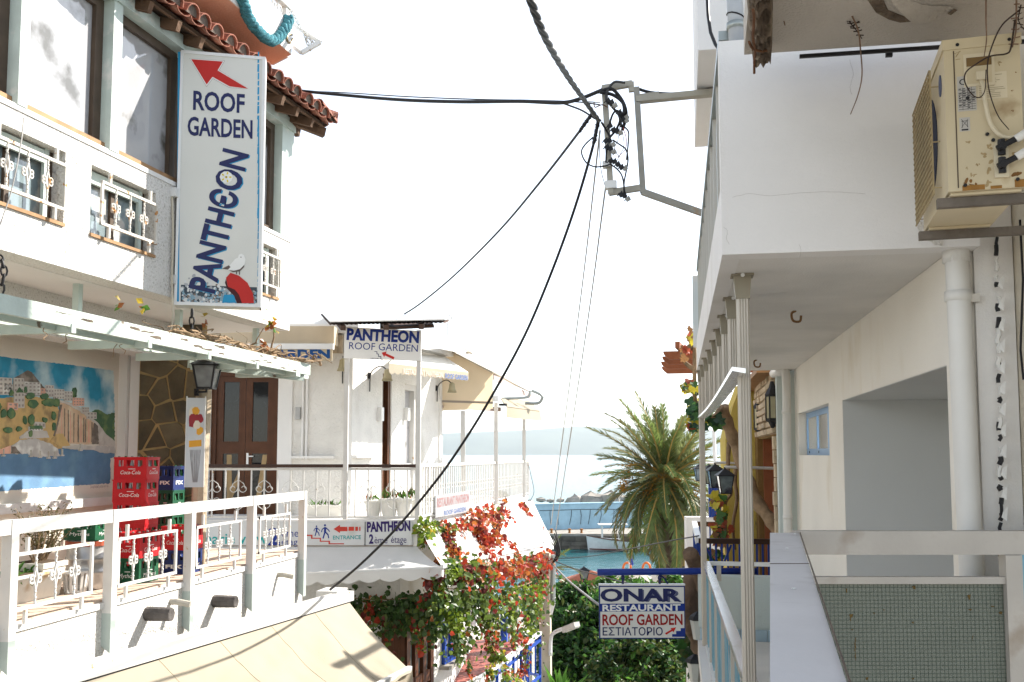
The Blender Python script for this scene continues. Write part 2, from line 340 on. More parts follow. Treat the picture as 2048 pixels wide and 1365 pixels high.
# ================= trees =================
def leafmat(n, c, rough=.45, ov=0, th=.35): return mat(n, c, rough, .35, 3, objvar=ov, thin=th, spec=.35)
def add_leaf(mb, p, L, wd, n=None, mi=0, dirv=None):
    d = dirv or V((R.gauss(0, 1), R.gauss(0, 1), R.gauss(-.3, .8))).normalized(); n = n or V((R.gauss(0, 1), R.gauss(0, 1), R.gauss(.8, .8)))
    s_ = d.cross(n); s_ = s_.normalized() if s_.length > 1e-4 else d.orthogonal().normalized(); up_ = s_.cross(d)
    a, b, c, e = p, p + d*L*.5 + s_*wd/2 + up_*L*.12, p + d*L, p + d*L*.5 - s_*wd/2 + up_*L*.12
    k = len(mb.v); mb.v += [a, b, c, e]; mb.f += [(k, k+1, k+2), (k, k+2, k+3)]; mb.m += [mi, mi]
m_bark = mat('grey brown bark', (.16, .11, .075), .95, .35, 6, .9, 25)
m_lf = [leafmat('deep green leaf', (.035, .10, .022)), leafmat('fresh green leaf', (.09, .22, .03)), leafmat('olive leaf', (.085, .11, .025)), leafmat('blackish green leaf', (.025, .06, .018))]  # last one is the darkest tone, mixed in at random
def tree(name, label, base, lobes, mix, nleaf, lsz, cat='tree', ball=True):
    T = thing(name, label, cat, base, 'trees at the end of the street'); c0 = V((0, 0, 0))
    for p, r in lobes: c0 += p/len(lobes)
    tr = MB(); tr.tube(smoothpath([base, base.lerp(c0, .35) + V((.1, 0, 0)), base.lerp(c0, .7)], 4), [.28]*3+[.24]*3+[.18]*3, 8); tr.build('trunk', m_bark, T, True)
    for p, r in lobes: 
        lb = MB(); a = base.lerp(c0, .6); lb.tube(smoothpath([a, a.lerp(p, .5)+zz*.15, p], 3), [.12, .11, .1, .08, .06, .05, .03], 5); lb.build('limb', m_bark, T, True)
    cr = MB(); tot = sum(r**2 for _, r in lobes)
    for p, r in lobes:
        k = int(nleaf*r*r/tot); subs = []
        for _ in range(max(6, int(k/45))):
            q = V((R.gauss(0, 1), R.gauss(0, 1), R.gauss(0, 1))).normalized(); q.z *= .85; subs.append((p + q*r*R.uniform(.55, 1.0), r*R.uniform(.16, .32)))
        for _ in range(k):
            sc, sr = R.choice(subs); q = V((R.gauss(0, .5), R.gauss(0, .5), R.gauss(0, .4)))*sr
            mi = R.choices(range(4), mix)[0]
            add_leaf(cr, sc+q, lsz*R.uniform(.6, 1.3), lsz*R.uniform(.4, .7), mi=mi)
    cr.build('crown', m_lf, T)
def lob(px, py, d, rpx): return (P(px, py, d=d), rpx*d/F)
tree('ficus_tree', 'large dark green ficus behind the concrete pole and street lamp', P(1165, 1440, d=33), [lob(1130, 1330, 32, 60), lob(1175, 1255, 33, 75), lob(1130, 1215, 34, 55), lob(1220, 1235, 34, 65), lob(1190, 1330, 32, 70), lob(1120, 1275, 33, 55), lob(1165, 1190, 34, 35), lob(1240, 1290, 33, 55)], (5, 2, 2, 3), 15000, .26)
tree('street_tree', 'bright green leafy tree behind the top of the hanging restaurant sign', P(1300, 1440, d=38), [lob(1215, 1180, 37, 34), lob(1255, 1190, 38, 40), lob(1300, 1190, 38, 40), lob(1345, 1183, 38, 38), lob(1370, 1200, 37, 34), lob(1300, 1240, 37, 60)], (2, 7, 1, .5), 9000, .24)
tree('olive_green_tree', 'olive green dense tree below the hanging restaurant sign', P(1310, 1460, d=28), [lob(1230, 1340, 28, 55), lob(1290, 1310, 28, 60), lob(1350, 1320, 28, 60), lob(1380, 1285, 28.5, 42), lob(1320, 1370, 27, 70), lob(1395, 1350, 28, 45), lob(1255, 1390, 27, 60)], (2, 1.5, 4, 3), 14000, .2)
# palm
c = P(1330, 952, d=47)
PB = V((c.x, c.y, -9)); PT = thing('palm_tree', 'tall date palm with drooping fronds and orange date clusters by the harbour', 'palm tree', PB)
m_ptr = mat('palm trunk', (.16, .11, .08), .95, .4, 5, .9, 12)
pth = smoothpath([PB + V((.15, 0, 0)), PB.lerp(c, .5) + V((.1, 0, 0)), c - zz*.2], 10); mb = MB(); mb.tube(pth, [.42 - .1*i/20 + (.035 if i % 2 else -.02) for i in range(21)], 12); mb.build('trunk', m_ptr, PT, True)
for k in range(60):
    a = k*2.4; t = .2+.78*k/60; p = PB.lerp(c, t); o = V((math.cos(a), math.sin(a), .25)); b = MB(); s_ = V((-math.sin(a), math.cos(a), 0))
    q = p + V((math.cos(a), math.sin(a), 0))*.32; b.add([q - s_*.13, q + s_*.13, q + o*.16 + s_*.06 + zz*.15, q + o*.16 - s_*.06 + zz*.15, q + zz*.3], [(0,1,2,3), (3,2,4), (0,3,4), (1,4,2)]); b.build('leaf_scar', m_ptr, PT)
m_fr = [leafmat('palm leaflet', (.135, .185, .05), .4, .35, .4), leafmat('grey green palm leaflet', (.19, .22, .09), .4, .35, .35), leafmat('dry palm leaflet', (.28, .21, .08), .6, .3, .25)]; m_rach = mat('palm leaf stalk', (.38, .25, .07), .5, .2, 5)
def frond(L, droop, seed, mi):
    rr = random.Random(seed); mb = MB(); n = 16; pts = []; a = 0
    p = V((0, 0, 0)); ang = 0
    for i in range(n+1):
        pts.append(p.copy()); p = p + V((math.cos(ang), 0, math.sin(ang)))*L/n; ang -= droop/n*(.5+1.1*i/n)
    mb.tube(pts, [.05*(1-.9*i/n)+.006 for i in range(n+1)], 5, mi=1)
    for i in range(3, n+1):
        t = i/n; ll = L*.19*math.sin(math.pi*min(1, .25+.68*t))**.6
        d = (pts[i]-pts[i-1]).normalized(); nn = V((-d.z, 0, d.x))
        for k in range(5):
            q = pts[i-1].lerp(pts[i], k/5)
            for sd in (-1, 1):
                dd = (d*rr.uniform(.75, 1.1) + V((0, sd, 0))*rr.uniform(.5, .85) + nn*rr.uniform(.1, .5) - zz*.16*rr.uniform(0, 2)).normalized(); l = ll*rr.uniform(.75, 1.1)
                wv = d*.032; kk = len(mb.v); tip = q+dd*l - zz*.1*l; mid = q+dd*l*.5
                mb.v += [q-wv*.6, q+wv*.6, mid+wv, mid-wv, tip]; mb.f += [(kk, kk+1, kk+2, kk+3), (kk+3, kk+2, kk+4)]; mb.m += [0, 0]
    return mb
FRM = []
for i, (dr, mi) in enumerate([(.5, 0), (.8, 1), (1.25, 0), (1.7, 1), (2.1, 0), (.35, 1), (1.5, 2)]):
    mb = frond(3.3, dr, i, mi); me = bpy.data.meshes.new('frond'); me.from_pydata(mb.v, [], mb.f); me.materials.append(m_fr[mi]); me.materials.append(m_rach); me.polygons.foreach_set('material_index', mb.m); FRM.append(me)
def putfrond(parent, o, az, el, sc, me):
    ob = bpy.data.objects.new('frond', me); link(ob, parent); ob.location = o - OFF[parent.name]
    ob.rotation_euler = (Matrix.Rotation(az, 3, 'Z') @ Matrix.Rotation(-el, 3, 'Y') @ Matrix.Rotation(R.uniform(-.4, .4), 3, 'X')).to_euler(); ob.scale = (sc,)*3
for i in range(108):
    t = (i+.5)/108; el = rad(84 - 134*t**.85) + R.uniform(-.08, .08); az = i*2.39996 + R.uniform(-.2, .2)
    k = R.choice([5, 0, 1]) if t < .3 else (R.choice([0, 1, 2]) if t < .55 else (R.choice([1, 2, 3]) if t < .8 else R.choice([3, 2, 6, 2])))
    putfrond(PT, c + V((math.cos(az), math.sin(az), 0))*.18 - zz*.3*t, az, el, R.uniform(.95, 1.2)*(1.12 if t < .3 else (1.22 if t > .72 else 1)), FRM[k])
m_date = mat('orange dates', (.62, .27, .03), .5, .3, 9); m_dst = mat('orange date stalk', (.62, .33, .06), .5)
for px, py, dd in ((1300, 985, -.9), (1322, 980, -1), (1310, 1000, -1.1), (1385, 985, -1), (1395, 1000, -.8), (1247, 962, -.5), (1378, 895, .3), (1255, 935, -.3)):
    q = P(px, py, d=47+dd); b = MB(); b.tube(smoothpath([c, c.lerp(q, .5) + zz*.35, q + zz*.1], 5), [.035]*11, 4)
    b.build('date_stalk', m_dst, PT); b = MB()
    for _ in range(140):
        o = q + V((R.gauss(0, .13), R.gauss(0, .13), R.uniform(-.55, .1))); s_ = .028; k = len(b.v)
        b.v += [o+V((s_, 0, 0)), o+V((-s_, 0, 0)), o+V((0, s_, 0)), o+V((0, -s_, 0)), o+V((0, 0, s_*1.4)), o-V((0, 0, s_*1.4))]
        b.f += [(k+x, k+y, k+z) for x, y, z in ((0,2,4), (2,1,4), (1,3,4), (3,0,4), (2,0,5), (1,2,5), (3,1,5), (0,3,5))]; b.m += [0]*8
    b.build('date_cluster', m_date, PT)
c2 = P(1085, 1150, d=36); YP = thing('young_palm', 'small young palm peeking out behind the concrete pole', 'palm tree', c2 - zz*3)
MB().tube([c2 - zz*3.4, c2], [.2, .16], 8).build('trunk', m_ptr, YP)
for i in range(18): putfrond(YP, c2, i*2.4, rad(75-95*i/18), .5, FRM[i % 5])
c3 = P(1120, 1372, d=24); BP = thing('broad_leaf_plant', 'bright broad leaved plant at the foot of the concrete pole', 'plant', c3 - zz*.8)
for i in range(26):
    b = MB(); a = i*2.4; e = rad(80-60*i/26); dv = V((math.cos(a)*math.cos(e), math.sin(a)*math.cos(e), math.sin(e))); add_leaf(b, c3 - zz*.6, R.uniform(.8, 1.2), .2, dirv=dv, n=zz+dv*.2); b.build('leaf', m_lf[1], BP)
# ================= left side: terrace, upper storey, sign =================
m_pla = mat('rough white plaster', (.68, .66, .625), .85, .12, 60, 1.1, 34, col2=(.40, .37, .32), s2=44, t2=.56, w2=.12)
m_smooth = mat('smooth white render', (.74, .73, .71), .8, .06, 1, .25, 60, col2=(.60, .56, .49), s2=.7, t2=.62, w2=.25)
m_grn = mat('pale green painted wood', (.52, .60, .56), .55, .12, 3, .2, 40, col2=(.70, .70, .66), s2=4, t2=.6)
m_peel = mat('peeling white green paint', (.46, .53, .48), .6, .12, 3, .3, 30, col2=(.16, .12, .09), s2=5, t2=.66, w2=.04)
m_brn = mat('dark brown window frame', (.085, .06, .042), .5, .2, 6)
m_sill = mat('raw wood sill', (.34, .20, .10), .7, .25, 6)
m_pane = mat('window pane with pale blind and painted reflections', (.42, .42, .43), .06, .18, .9, coat=1, col2=(.11, .105, .09), s2=1.6, t2=.56, w2=.10)  # dark patches in the colour stand in for reflected trees
m_pane2 = mat('small window pane', (.22, .28, .30), .05, .3, 1.5, coat=1, col2=(.5, .5, .48), s2=2, t2=.55, w2=.05)
m_wht = mat('white gloss paint', (.60, .59, .565), .35, .07, 5, col2=(.42, .30, .18), s2=11, t2=.67, w2=.05)
m_rust = mat('white paint with rust', (.60, .57, .52), .5, .1, 4, col2=(.42, .20, .06), s2=9, t2=.60, w2=.05)
m_alu = mat('white aluminium', (.72, .72, .71), .35, .05, 3, metal=.1)
A_ = P(0, 502, d=8.3); B_ = P(579, 657, d=13.9); A_.z = B_.z = 1.75
FAC = FR(A_, B_-A_, zz); LF = (B_-A_).length
LB = thing('left_building', 'white plastered upper storey with big windows, tiled eaves and iron window grilles', 'building', A_)
v_sill = FAC.px(222, 312)[1]; v_head = FAC.px(300, 55)[1]
s2a, s2b = FAC.px(181, 398)[0], FAC.px(310, 449)[0]; vs1, vs0 = FAC.px(181, 328)[1], FAC.px(181, 469)[1]
s1b = FAC.px(129, 380)[0]; s1a = s1b - (s2b-s2a)*1.05; s3b = FAC.px(557, 545)[0]; s3a = s3b - (s2b-s2a)*.95
U0 = -3.2
w_ = MB(FAC); w_.box((U0, 0, -.28), (LF, vs0, 0)); w_.box((U0, vs1, -.28), (LF, v_sill, 0))
for a, b in ((U0, s1a), (s1b, s2a), (s2b, s3a), (s3b, LF)): w_.box((a, vs0, -.28), (b, vs1, 0))
w_.build('wall', m_pla, LB)
MB(FAC).box((U0, -.003, -2.9), (LF, .2, -.285)).build('soffit', m_smooth, LB)
MB(FAC).box((LF-.28, .2, -3), (LF-.003, v_sill, -.29)).build('end_wall', m_pla, LB)
MB(FAC).box((U0, v_sill, -.26), (LF+.01, v_sill+.05, .012)).build('sill', m_smooth, LB)
def grille(fr, u0, v0, u1, v1, nb, parent, m, n=.06, st=.11, tw=True, name='window_grille', dia=.2):
    f = fr.off(n); th = .014; g = MB(f)
    g.box((u0, v0, -th), (u1, v0+2*th, th)); g.box((u0, v1-2*th, -th), (u1, v1, th)); g.box((u0, v0, -th+.002), (u0+2*th, v1, th-.002)); g.box((u1-2*th, v0, -th+.002), (u1, v1, th-.002))
    for k in (.14, .86):
        u = u0 + (u1-u0)*k; g.box((u-th, v1, -th), (u+th, v1+st, th)); g.box((u-th, v0-st, -th), (u+th, v0, th))
    G = g.build(name, m, parent)
    for i in range(nb):
        u = u0 + (u1-u0)*(i+1)/(nb+1); b = MB(f); vm = (v0+v1)/2; h = v1-v0; r = .10*h
        for a, c in ((v0+.02, vm-dia*h), (vm+dia*h, v1-.02)):
            k = 10; b.tube([(u+.003*math.cos(j*1.6), a+(c-a)*j/k, .003*math.sin(j*1.6)) for j in range(k+1)], [.013 if j % 2 else .009 for j in range(k+1)], 5)
        for s_ in (-1, 1):
            b.tube([(u, vm-dia*h, 0), (u+s_*.06*h, vm, 0), (u, vm+dia*h, 0)], .011, 5)
            for ud in (-1, 1): scroll(b, FR(f((u+s_*.05*h, vm+ud*.012, 0)), f.U, f.W), 0, 0, r*.62, s_, ud, .009)
        b.build('bar', m, G)
    return G
for a, b in ((s1a, s1b), (s2a, s2b), (s3a, s3b)):
    W_ = MB(FAC); t = .05; n0, n1 = -.2, -.14
    W_.box((a, vs0, n0), (a+t, vs1, n1)); W_.box((b-t*1.6, vs0, n0), (b, vs1, n1)); W_.box((a+t, vs1-.12, n0), (b-t*1.6, vs1, n1)); W_.box((a+t, vs0, n0), (b-t*1.6, vs0+t, n1)); W_.box(((a+b)/2-.03, vs0+t, n0+.002), ((a+b)/2+.03, vs1-.12, n1-.002))
    wo = W_.build('window', m_brn, LB); MB(FAC).box((a+t, vs0+t, -.185), (b-t*1.6, vs1-.12, -.175)).build('pane', m_pane2, wo)
    MB(FAC).box((b-.16, vs0, -.135), (b-.1, vs1, -.10)).build('green_trim', m_grn, wo); MB(FAC).box((a, vs1-.14, -.135), (b-.165, vs1-.02, -.10)).build('green_trim', m_grn, wo)
    MB(FAC).box((a, vs0-.02, -.27), (b, vs0+.012, .02)).build('sill', m_sill, wo)
    grille(FAC, a+.08, vs0+.11, b-.06, vs1-.14, 3, LB, m_rust)
p1a, p1b = FAC.px(31, 220)[0], FAC.px(50, 230)[0]; p2a, p2b = FAC.px(216, 305)[0], FAC.px(234, 310)[0]
for a, b in ((p1a-3.0, p1b-3.0), (p1a, p1b), (p2a, p2b), (LF-.38, LF)):
    MB(FAC).box((a, v_sill+.05, -.2), (b, v_head+.3, .02)).build('window_post', m_grn, LB)
for a, b in ((p1b-3, p1a), (p1b, p2a), (p2b, p2b+(p2a-p1b)*1.02), (p2b+(p2a-p1b)*1.02+.1, LF-.38)):
    W_ = MB(FAC); v0, v1 = v_sill+.05, v_head; t = .06
    W_.box((a, v0, -.19), (b, v0+.09, -.1)); W_.box((a, v1-.10, -.19), (b, v1, -.1)); W_.box((b-.12, v0+.09, -.19), (b, v1-.10, -.1)); W_.box((a, v0+.09, -.19), (a+t*.6, v1-.10, -.1))
    wo = W_.build('window', m_brn, LB); MB(FAC).box((a+t*.6, v0+.09, -.16), (b-.12, v1-.10, -.15)).build('pane', m_pane, wo)
    if b < LF-1: MB(FAC).box((a+.0, v0-.0, -.099), (b, v0+.07, -.04)).build('sill', m_sill, wo)
MB(FAC).box((U0, v_head, -.22), (LF+.0, v_head+.16, .045)).build('head_beam', m_grn, LB)
# tiled eaves
m_tile = mat('terracotta roof tile', (.27, .105, .07), .8, .25, 7, .4, 40, objvar=.25, col2=(.40, .25, .18), s2=6, t2=.58)
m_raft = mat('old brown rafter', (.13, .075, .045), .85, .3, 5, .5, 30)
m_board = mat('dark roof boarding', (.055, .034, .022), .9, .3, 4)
ZE = 4.9; EA, EB = P(300, -36, Z=ZE), P(664, 238, Z=ZE); EF = FR(EA, EB-EA, zz); u_e = (EB-EA).length; v_e = 0; NE = 0; sl_ = rad(17); run = 1.6; UR = -2.6
def rf(u, r, h=0, dh=-.12):
    h += dh; return EF((u, r*math.sin(sl_) + h*math.cos(sl_), -r*math.cos(sl_) + h*math.sin(sl_)))   # on the main slope, r metres up from the eave
def rg(n, r, h=0, dh=-.12):
    h += dh; return EF((u_e - r*math.cos(sl_) + h*math.sin(sl_), r*math.sin(sl_) + h*math.cos(sl_), n))     # on the end slope
run_h = run*math.cos(sl_)
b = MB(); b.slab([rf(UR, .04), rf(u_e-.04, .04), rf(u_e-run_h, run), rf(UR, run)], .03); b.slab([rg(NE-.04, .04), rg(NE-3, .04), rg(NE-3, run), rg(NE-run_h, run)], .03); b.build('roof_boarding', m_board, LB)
for i in range(22):
    u = u_e - .45 - i*.47
    if u < UR: break
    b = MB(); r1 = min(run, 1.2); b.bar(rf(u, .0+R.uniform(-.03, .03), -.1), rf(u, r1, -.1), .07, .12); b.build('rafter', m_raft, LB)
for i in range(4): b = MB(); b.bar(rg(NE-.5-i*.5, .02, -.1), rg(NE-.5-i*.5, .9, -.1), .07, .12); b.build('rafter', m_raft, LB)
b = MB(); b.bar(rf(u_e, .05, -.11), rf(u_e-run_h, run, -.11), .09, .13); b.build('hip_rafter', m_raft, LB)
MB().bar(rf(UR, .06, -.035), rf(u_e-.1, .06, -.035), .03, .035).build('eaves_batten', m_raft, LB)
m_tmort = mat('grey tile mortar', (.16, .13, .11), .95, .3, 12, .5, 40)
def tilemesh(cover):
    mb = MB(); n = 7; th = .014; L_ = .46
    vs = []
    for j, (y, q) in enumerate(((0, 1.0), (L_, .82))):
        for rr in (.125*q, .125*q-th):
            for i in range(n+1):
                a = math.pi*i/n; vs.append((rr*math.cos(a), y, rr*math.sin(a)*(1 if cover else -.45)))
    m = n+1; fs = []
    for i in range(n):
        fs += [(i, i+1, 2*m+i+1, 2*m+i), (m+i+1, m+i, 3*m+i, 3*m+i+1), (i+1, i, m+i, m+i+1), (2*m+i, 2*m+i+1, 3*m+i+1, 3*m+i)]
    k0 = len(vs)
    if cover: vs += [(x*.97, .035, z*.97) for x, y, z in vs[m:2*m]]; fs += [tuple(range(k0+n, k0-1, -1))]
    fs += [(0, 2*m, 3*m, m), (n, m+n, 3*m+n, 2*m+n)]
    me = bpy.data.meshes.new('tile'); me.from_pydata(vs, [], fs); me.materials.append(m_tile); me.materials.append(m_tmort)
    if cover: me.polygons[n*4].material_index = 1
    return me
TC, TP = tilemesh(True), tilemesh(False); ntile = 0
def puttile(me, p, x, y):
    o = bpy.data.objects.new('tile', me); link(o, LB); z = x.cross(y).normalized(); M = Matrix((x, y, z)).transposed().to_4x4(); M.translation = p - A_; o.matrix_local = M
du = (rf(1, 0)-rf(0, 0)).normalized(); dr = (rf(0, 1)-rf(0, 0)).normalized()
k = 0; u = u_e - .02
while u > UR:
    for row in range(3 if u > 2 else 2):
        r = -.06 + row*.37
        if r*math.cos(sl_) < u_e-u+.1:
            j = R.uniform(-.012, .012); puttile(TP, rf(u-.14+j, r+R.uniform(-.015, .015), .075+row*.012), du, dr); puttile(TC, rf(u+j, r+R.uniform(-.02, .02), .085+row*.012), du, dr)
    u -= .28
dn = -EF.N; dq = (rg(0, 1)-rg(0, 0)).normalized()
for i in range(7):
    for row in range(2):
        r = -.06+row*.37; n_ = NE - .05 - i*.28
        if r*math.cos(sl_) < i*.28+.15: puttile(TC, rg(n_, r, .085+row*.012), dn, dq); puttile(TP, rg(n_-.14, r, .075+row*.012), dn, dq)
for i in range(4): 
    hd = (rf(u_e-run_h, run)-rf(u_e, 0)).normalized(); sx = hd.cross(zz).normalized(); puttile(TC, rf(u_e, 0, .12)+hd*(.37*i-.05), sx, hd)
for me_, x0 in ((None, 0),):
    MB(FAC).tube([(LF-1.3, v_head+.2, .3), (LF-1.1, v_head+.1, .3), (LF-.8, v_head+.12, .2), (LF-.6, v_head+.25, .15)], .006, 4).build('loose_wire', mat('grey wire', (.25, .24, .22), .6), LB)
# upper balcony with orange underside
m_or2 = mat('salmon orange render', (.74, .47, .34), .85, .10, 1.2, .3, 30, col2=(.30, .14, .09), s2=1.1, t2=.62, w2=.15)
UB = thing('upper_balcony', 'overhead balcony with salmon orange underside and white fascia', 'balcony', P(560, 90, Z=5.35))
pts = [P(x, y, Z=5.35) for x, y in ((582, 110), (457, 0), (330, -115), (150, -60), (330, 60), (470, 160), (539, 132))]
b = MB(); n = len(pts); vs = pts + [p+zz*.1 for p in pts]; b.add(vs, [tuple(range(n)), tuple(range(2*n-1, n-1, -1))] + [(i, n+i, n+(i+1) % n, (i+1) % n) for i in range(n)]); b.build('slab', m_or2, UB)
c0, c1, c6 = pts[0], pts[2], pts[6]
UF = FR(c1, c0-c1, zz); LU = (c0-c1).length
mb = MB(UF); mb.box((0, .003, -.12), (LU, .42, .006)); mb.build('fascia', m_smooth, UB)
mb = MB(); e = (c6-c0).normalized(); mb.bar(c0+zz*.215+e*.135, c6+zz*.215-e*.02, .1, .40); mb.build('end_fascia', m_smooth, UB)
MB(UF).box((0, .62, -.1), (LU, .80, .0)).build('top_rail', m_wht, UB)
for i in range(8): MB(UF).box((LU-.12-i*1.1, .42, -.09), (LU-i*1.1, .62, -.02)).build('post', m_wht, UB)
for i in range(14):
    b = MB(UF.off(-.05)); u = LU-.3-i*.26
    b.box((u-.012, .42, -.008), (u+.012, .62, .008))
    for s_ in (-1, 1): scroll(b, UF.off(-.05), u, .52, .06, s_, s_, .012)
    b.build('scrollwork', m_wht, UB)
m_rope = mat('teal braided rope', (.05, .19, .23), .9, .35, 20, .8, 60)
RG = thing('rope_garland', 'thick teal braided rope looped over the front of the overhead balcony', 'rope', P(545, 85, d=13))
def upx(x, y, n=.05): q = UF.off(n).px(x, y); return UF((q[0], q[1], n))
ctr = smoothpath([upx(440, -70), upx(466, -40), upx(487, 8), upx(498, 38), upx(520, 66), upx(543, 82), upx(562, 70), upx(576, 45), upx(577, 36)], 12)
for s_ in range(3):
    q = []
    for i, p in enumerate(ctr):
        t = (ctr[min(i+1, len(ctr)-1)]-ctr[max(0, i-1)]).normalized(); x = t.cross(UF.N).normalized(); a = i*.55 + s_*2.094
        q.append(p + x*.034*math.cos(a) + UF.N*.034*math.sin(a))
    MB().tube(q, [.042+.006*math.sin(i*2.2) for i in range(len(q))], 7).build('strand', m_rope, RG, True)
FRH = thing('hanging_bracket', 'open grey metal bracket frame hanging by chains from the balcony corner', 'metal frame', P(604, 80, d=13))
b = MB(); q = [P(x, y, d=dd) for x, y, dd in ((585, 48, 13), (640, 85, 12.6), (604, 106, 12.6), (585, 91, 13))]
for i in range(3): b.bar(q[i], q[i+1], .05, .05)
b.build('frame', m_alu, FRH)
def chain(pts, parent, m, r=.012, step=.05):
    pts = smoothpath(pts, 8); b = MB(); acc = 0
    L_ = [0]
    for i in range(1, len(pts)): L_.append(L_[-1]+(pts[i]-pts[i-1]).length)
    s_ = 0; k = 0
    while s_ < L_[-1]:
        i = max(j for j in range(len(L_)) if L_[j] <= s_); i = min(i, len(pts)-2); t = (s_-L_[i])/max(1e-6, L_[i+1]-L_[i]); p = pts[i].lerp(pts[i+1], t); d = (pts[i+1]-pts[i]).normalized()
        x = d.orthogonal().normalized(); x = x if k % 2 else d.cross(x); h = step*.62
        b.tube([p + d*h*math.cos(a*math.pi/4) + x*h*.5*math.sin(a*math.pi/4) for a in range(9)], r*.5, 4, ID); s_ += step; k += 1
    return b.build('chain', m, parent)
chain([P(570, 0, d=12.9), P(588, 30, d=12.8), P(600, 55, d=12.7)], FRH, m_alu, .02, .07); chain([P(609, 67, d=12.65), P(614, 84, d=12.6), P(621, 97, d=12.6)], FRH, m_rust, .018, .06); chain([P(622, 97, d=12.6), P(624, 84, d=12.6), P(609, 67, d=12.65)], FRH, m_rust, .018, .06)
b = MB(); b.tube([upx(580+6*math.cos(a*.5), 77+9*math.sin(a*.5), .02) for a in range(12)], .014, 5); b.build('ring', mat('brass hook', (.25, .2, .12), .5, metal=.5), UB)
# big illuminated sign
SG = quadframe((348, 610), (521, 614), 10.9, 11.1); SW = SG.px(521, 614)[0]; SH = SG.px(352, 100)[1]
m_face = mat('sign face white film', (.66, .66, .62), .35, .05, 1, col2=(.60, .58, .50), s2=.5, t2=.6, w2=.3); m_navy = mat('navy print', (.02, .025, .10), .4, .1, 8); m_dblue = mat('royal blue print', (.012, .035, .23), .4, .1, 6)
m_sky = mat('light blue print', (.02, .28, .52), .4, .15, 2); m_red = mat('red print', (.52, .022, .016), .4, .12, 2); m_wp = mat('white print', (.8, .8, .78), .5, .04)
SB = thing('vertical_sign', 'tall white lightbox sign with red arrow and upright blue lettering', 'sign', SG.O)
b = MB(SG); b.box((0, .0, -.24), (SW, SH, -.008)); b.build('case', mat('sign case aluminium', (.55, .55, .53), .5, .1, 3, metal=.2), SB)
b = MB(SG)
for a, c in (((0, 0), (.03, SH)), ((SW-.035, 0), (SW, SH)), ((.03, 0), (SW-.035, .035)), ((.03, SH-.035), (SW-.035, SH))): b.box((a[0], a[1], -.006), (c[0], c[1], .012))
b.box((SW-.012, 0, -.25), (SW+.006, SH, -.02)); b.build('frame', m_alu, SB)
MB(SG).box((.03, .035, -.007), (SW-.035, SH-.035, 0)).build('face', m_face, SB)
def px2(fr, pts): return [fr.px(x, y) for x, y in pts]
def sgtext(mb, fr, body, bl, br, tl, bold=0, n=.003, shear=0):
    a, b_, c = (V(fr.px(*q)) for q in (bl, br, tl)); d = b_-a; rot = math.atan2(d.y, d.x); up_ = V((-math.sin(rot), math.cos(rot))); h = (c-a).dot(up_)
    mb.text(body, a.x, a.y, h, d.length, bold, n, fr, None, rot, shear)
b = MB(SG); b.prism(px2(SG, [(356, 104), (361, 104), (358, 606), (352.5, 606)]), 0, .0015); b.build('blue_stripe', m_sky, SB)
b = MB(SG); k = 104
while k < 598:
    h = R.uniform(3, 16); x0 = 514.6 + R.uniform(0, 1.6); b.prism(px2(SG, [(x0, k+12*0), (518.6, k), (518.4, k+h), (x0-.5, k+h+R.uniform(-2, 2))]), 0, .0015); k += h + (R.uniform(0, 5) if (k < 220 or k > 500) else 0)
b.build('peeling_stripe', m_sky, SB)
ar = [(320+x/4.016, y/4.016) for x, y in ((250, 478), (505, 497), (463, 568), (708, 715), (560, 697), (422, 620), (375, 682))]
cx_, cy_ = 438, 146
def grow(pts, g):
    out = []; n = len(pts)
    for i in range(n):
        p0, p, p2 = V(pts[i-1]), V(pts[i]), V(pts[(i+1) % n]); e1 = (p-p0).normalized(); e2 = (p2-p).normalized(); n1 = V((e1.y, -e1.x)); n2 = V((e2.y, -e2.x)); m_ = (n1+n2); m_ = m_/max(.6, m_.dot(n1)); out.append(tuple(p+m_*g))
    return out
b = MB(SG); b.prism(px2(SG, grow(ar, 2.6)), 0, .001); b.build('arrow_shadow', mat('grey brown print', (.35, .28, .26), .5), SB)
b = MB(SG); b.prism(px2(SG, grow(ar, 1.8)), .001, .0025); b.build('arrow_outline', m_wp, SB)
b = MB(SG); b.prism(px2(SG, ar), .0025, .004); b.build('arrow', m_red, SB)
for body, bl, br, tl, bo in (('ROOF', (386, 219), (489, 226), (386, 181), .025), ('GARDEN', (375, 270), (505, 277), (375, 233), .025)):
    b = MB(SG); a = [0]
    sgtext(b, SG, body, bl, br, tl, bo, .003); b.build('lettering', m_navy, SB)
b = MB(SG); sgtext(b, SG, 'PANTHЄON', (430, 590), (499, 311), (379, 578), .02, .002); b.build('lettering_edge', m_sky, SB)
b = MB(SG); sgtext(b, SG, 'PANTHЄON', (427.5, 588), (496, 309), (376, 576), .03, .0045); b.build('lettering', m_navy, SB)
def ell(x, y, rx, ry, rot=0, n=10): return [(x+rx*math.cos(a*2*math.pi/n)*math.cos(rot)-ry*math.sin(a*2*math.pi/n)*math.sin(rot), y+rx*math.cos(a*2*math.pi/n)*math.sin(rot)+ry*math.sin(a*2*math.pi/n)*math.cos(rot)) for a in range(n)]
b = MB(SG); b.prism(px2(SG, ell(452.5, 355, 13, 12)), 0, .0052); b.build('flower_ground', m_wp, SB)
b = MB(SG)
for i in range(5): a = i*1.257; b.prism(px2(SG, ell(452.5+8*math.cos(a), 355+8*math.sin(a), 3, 1.6, a)), .0052, .006); b.prism(px2(SG, ell(452.5, 355, 2.4, 2.4)), .0052, .0062)
b.build('flower', mat('yellow print', (.75, .6, .03), .5), SB)
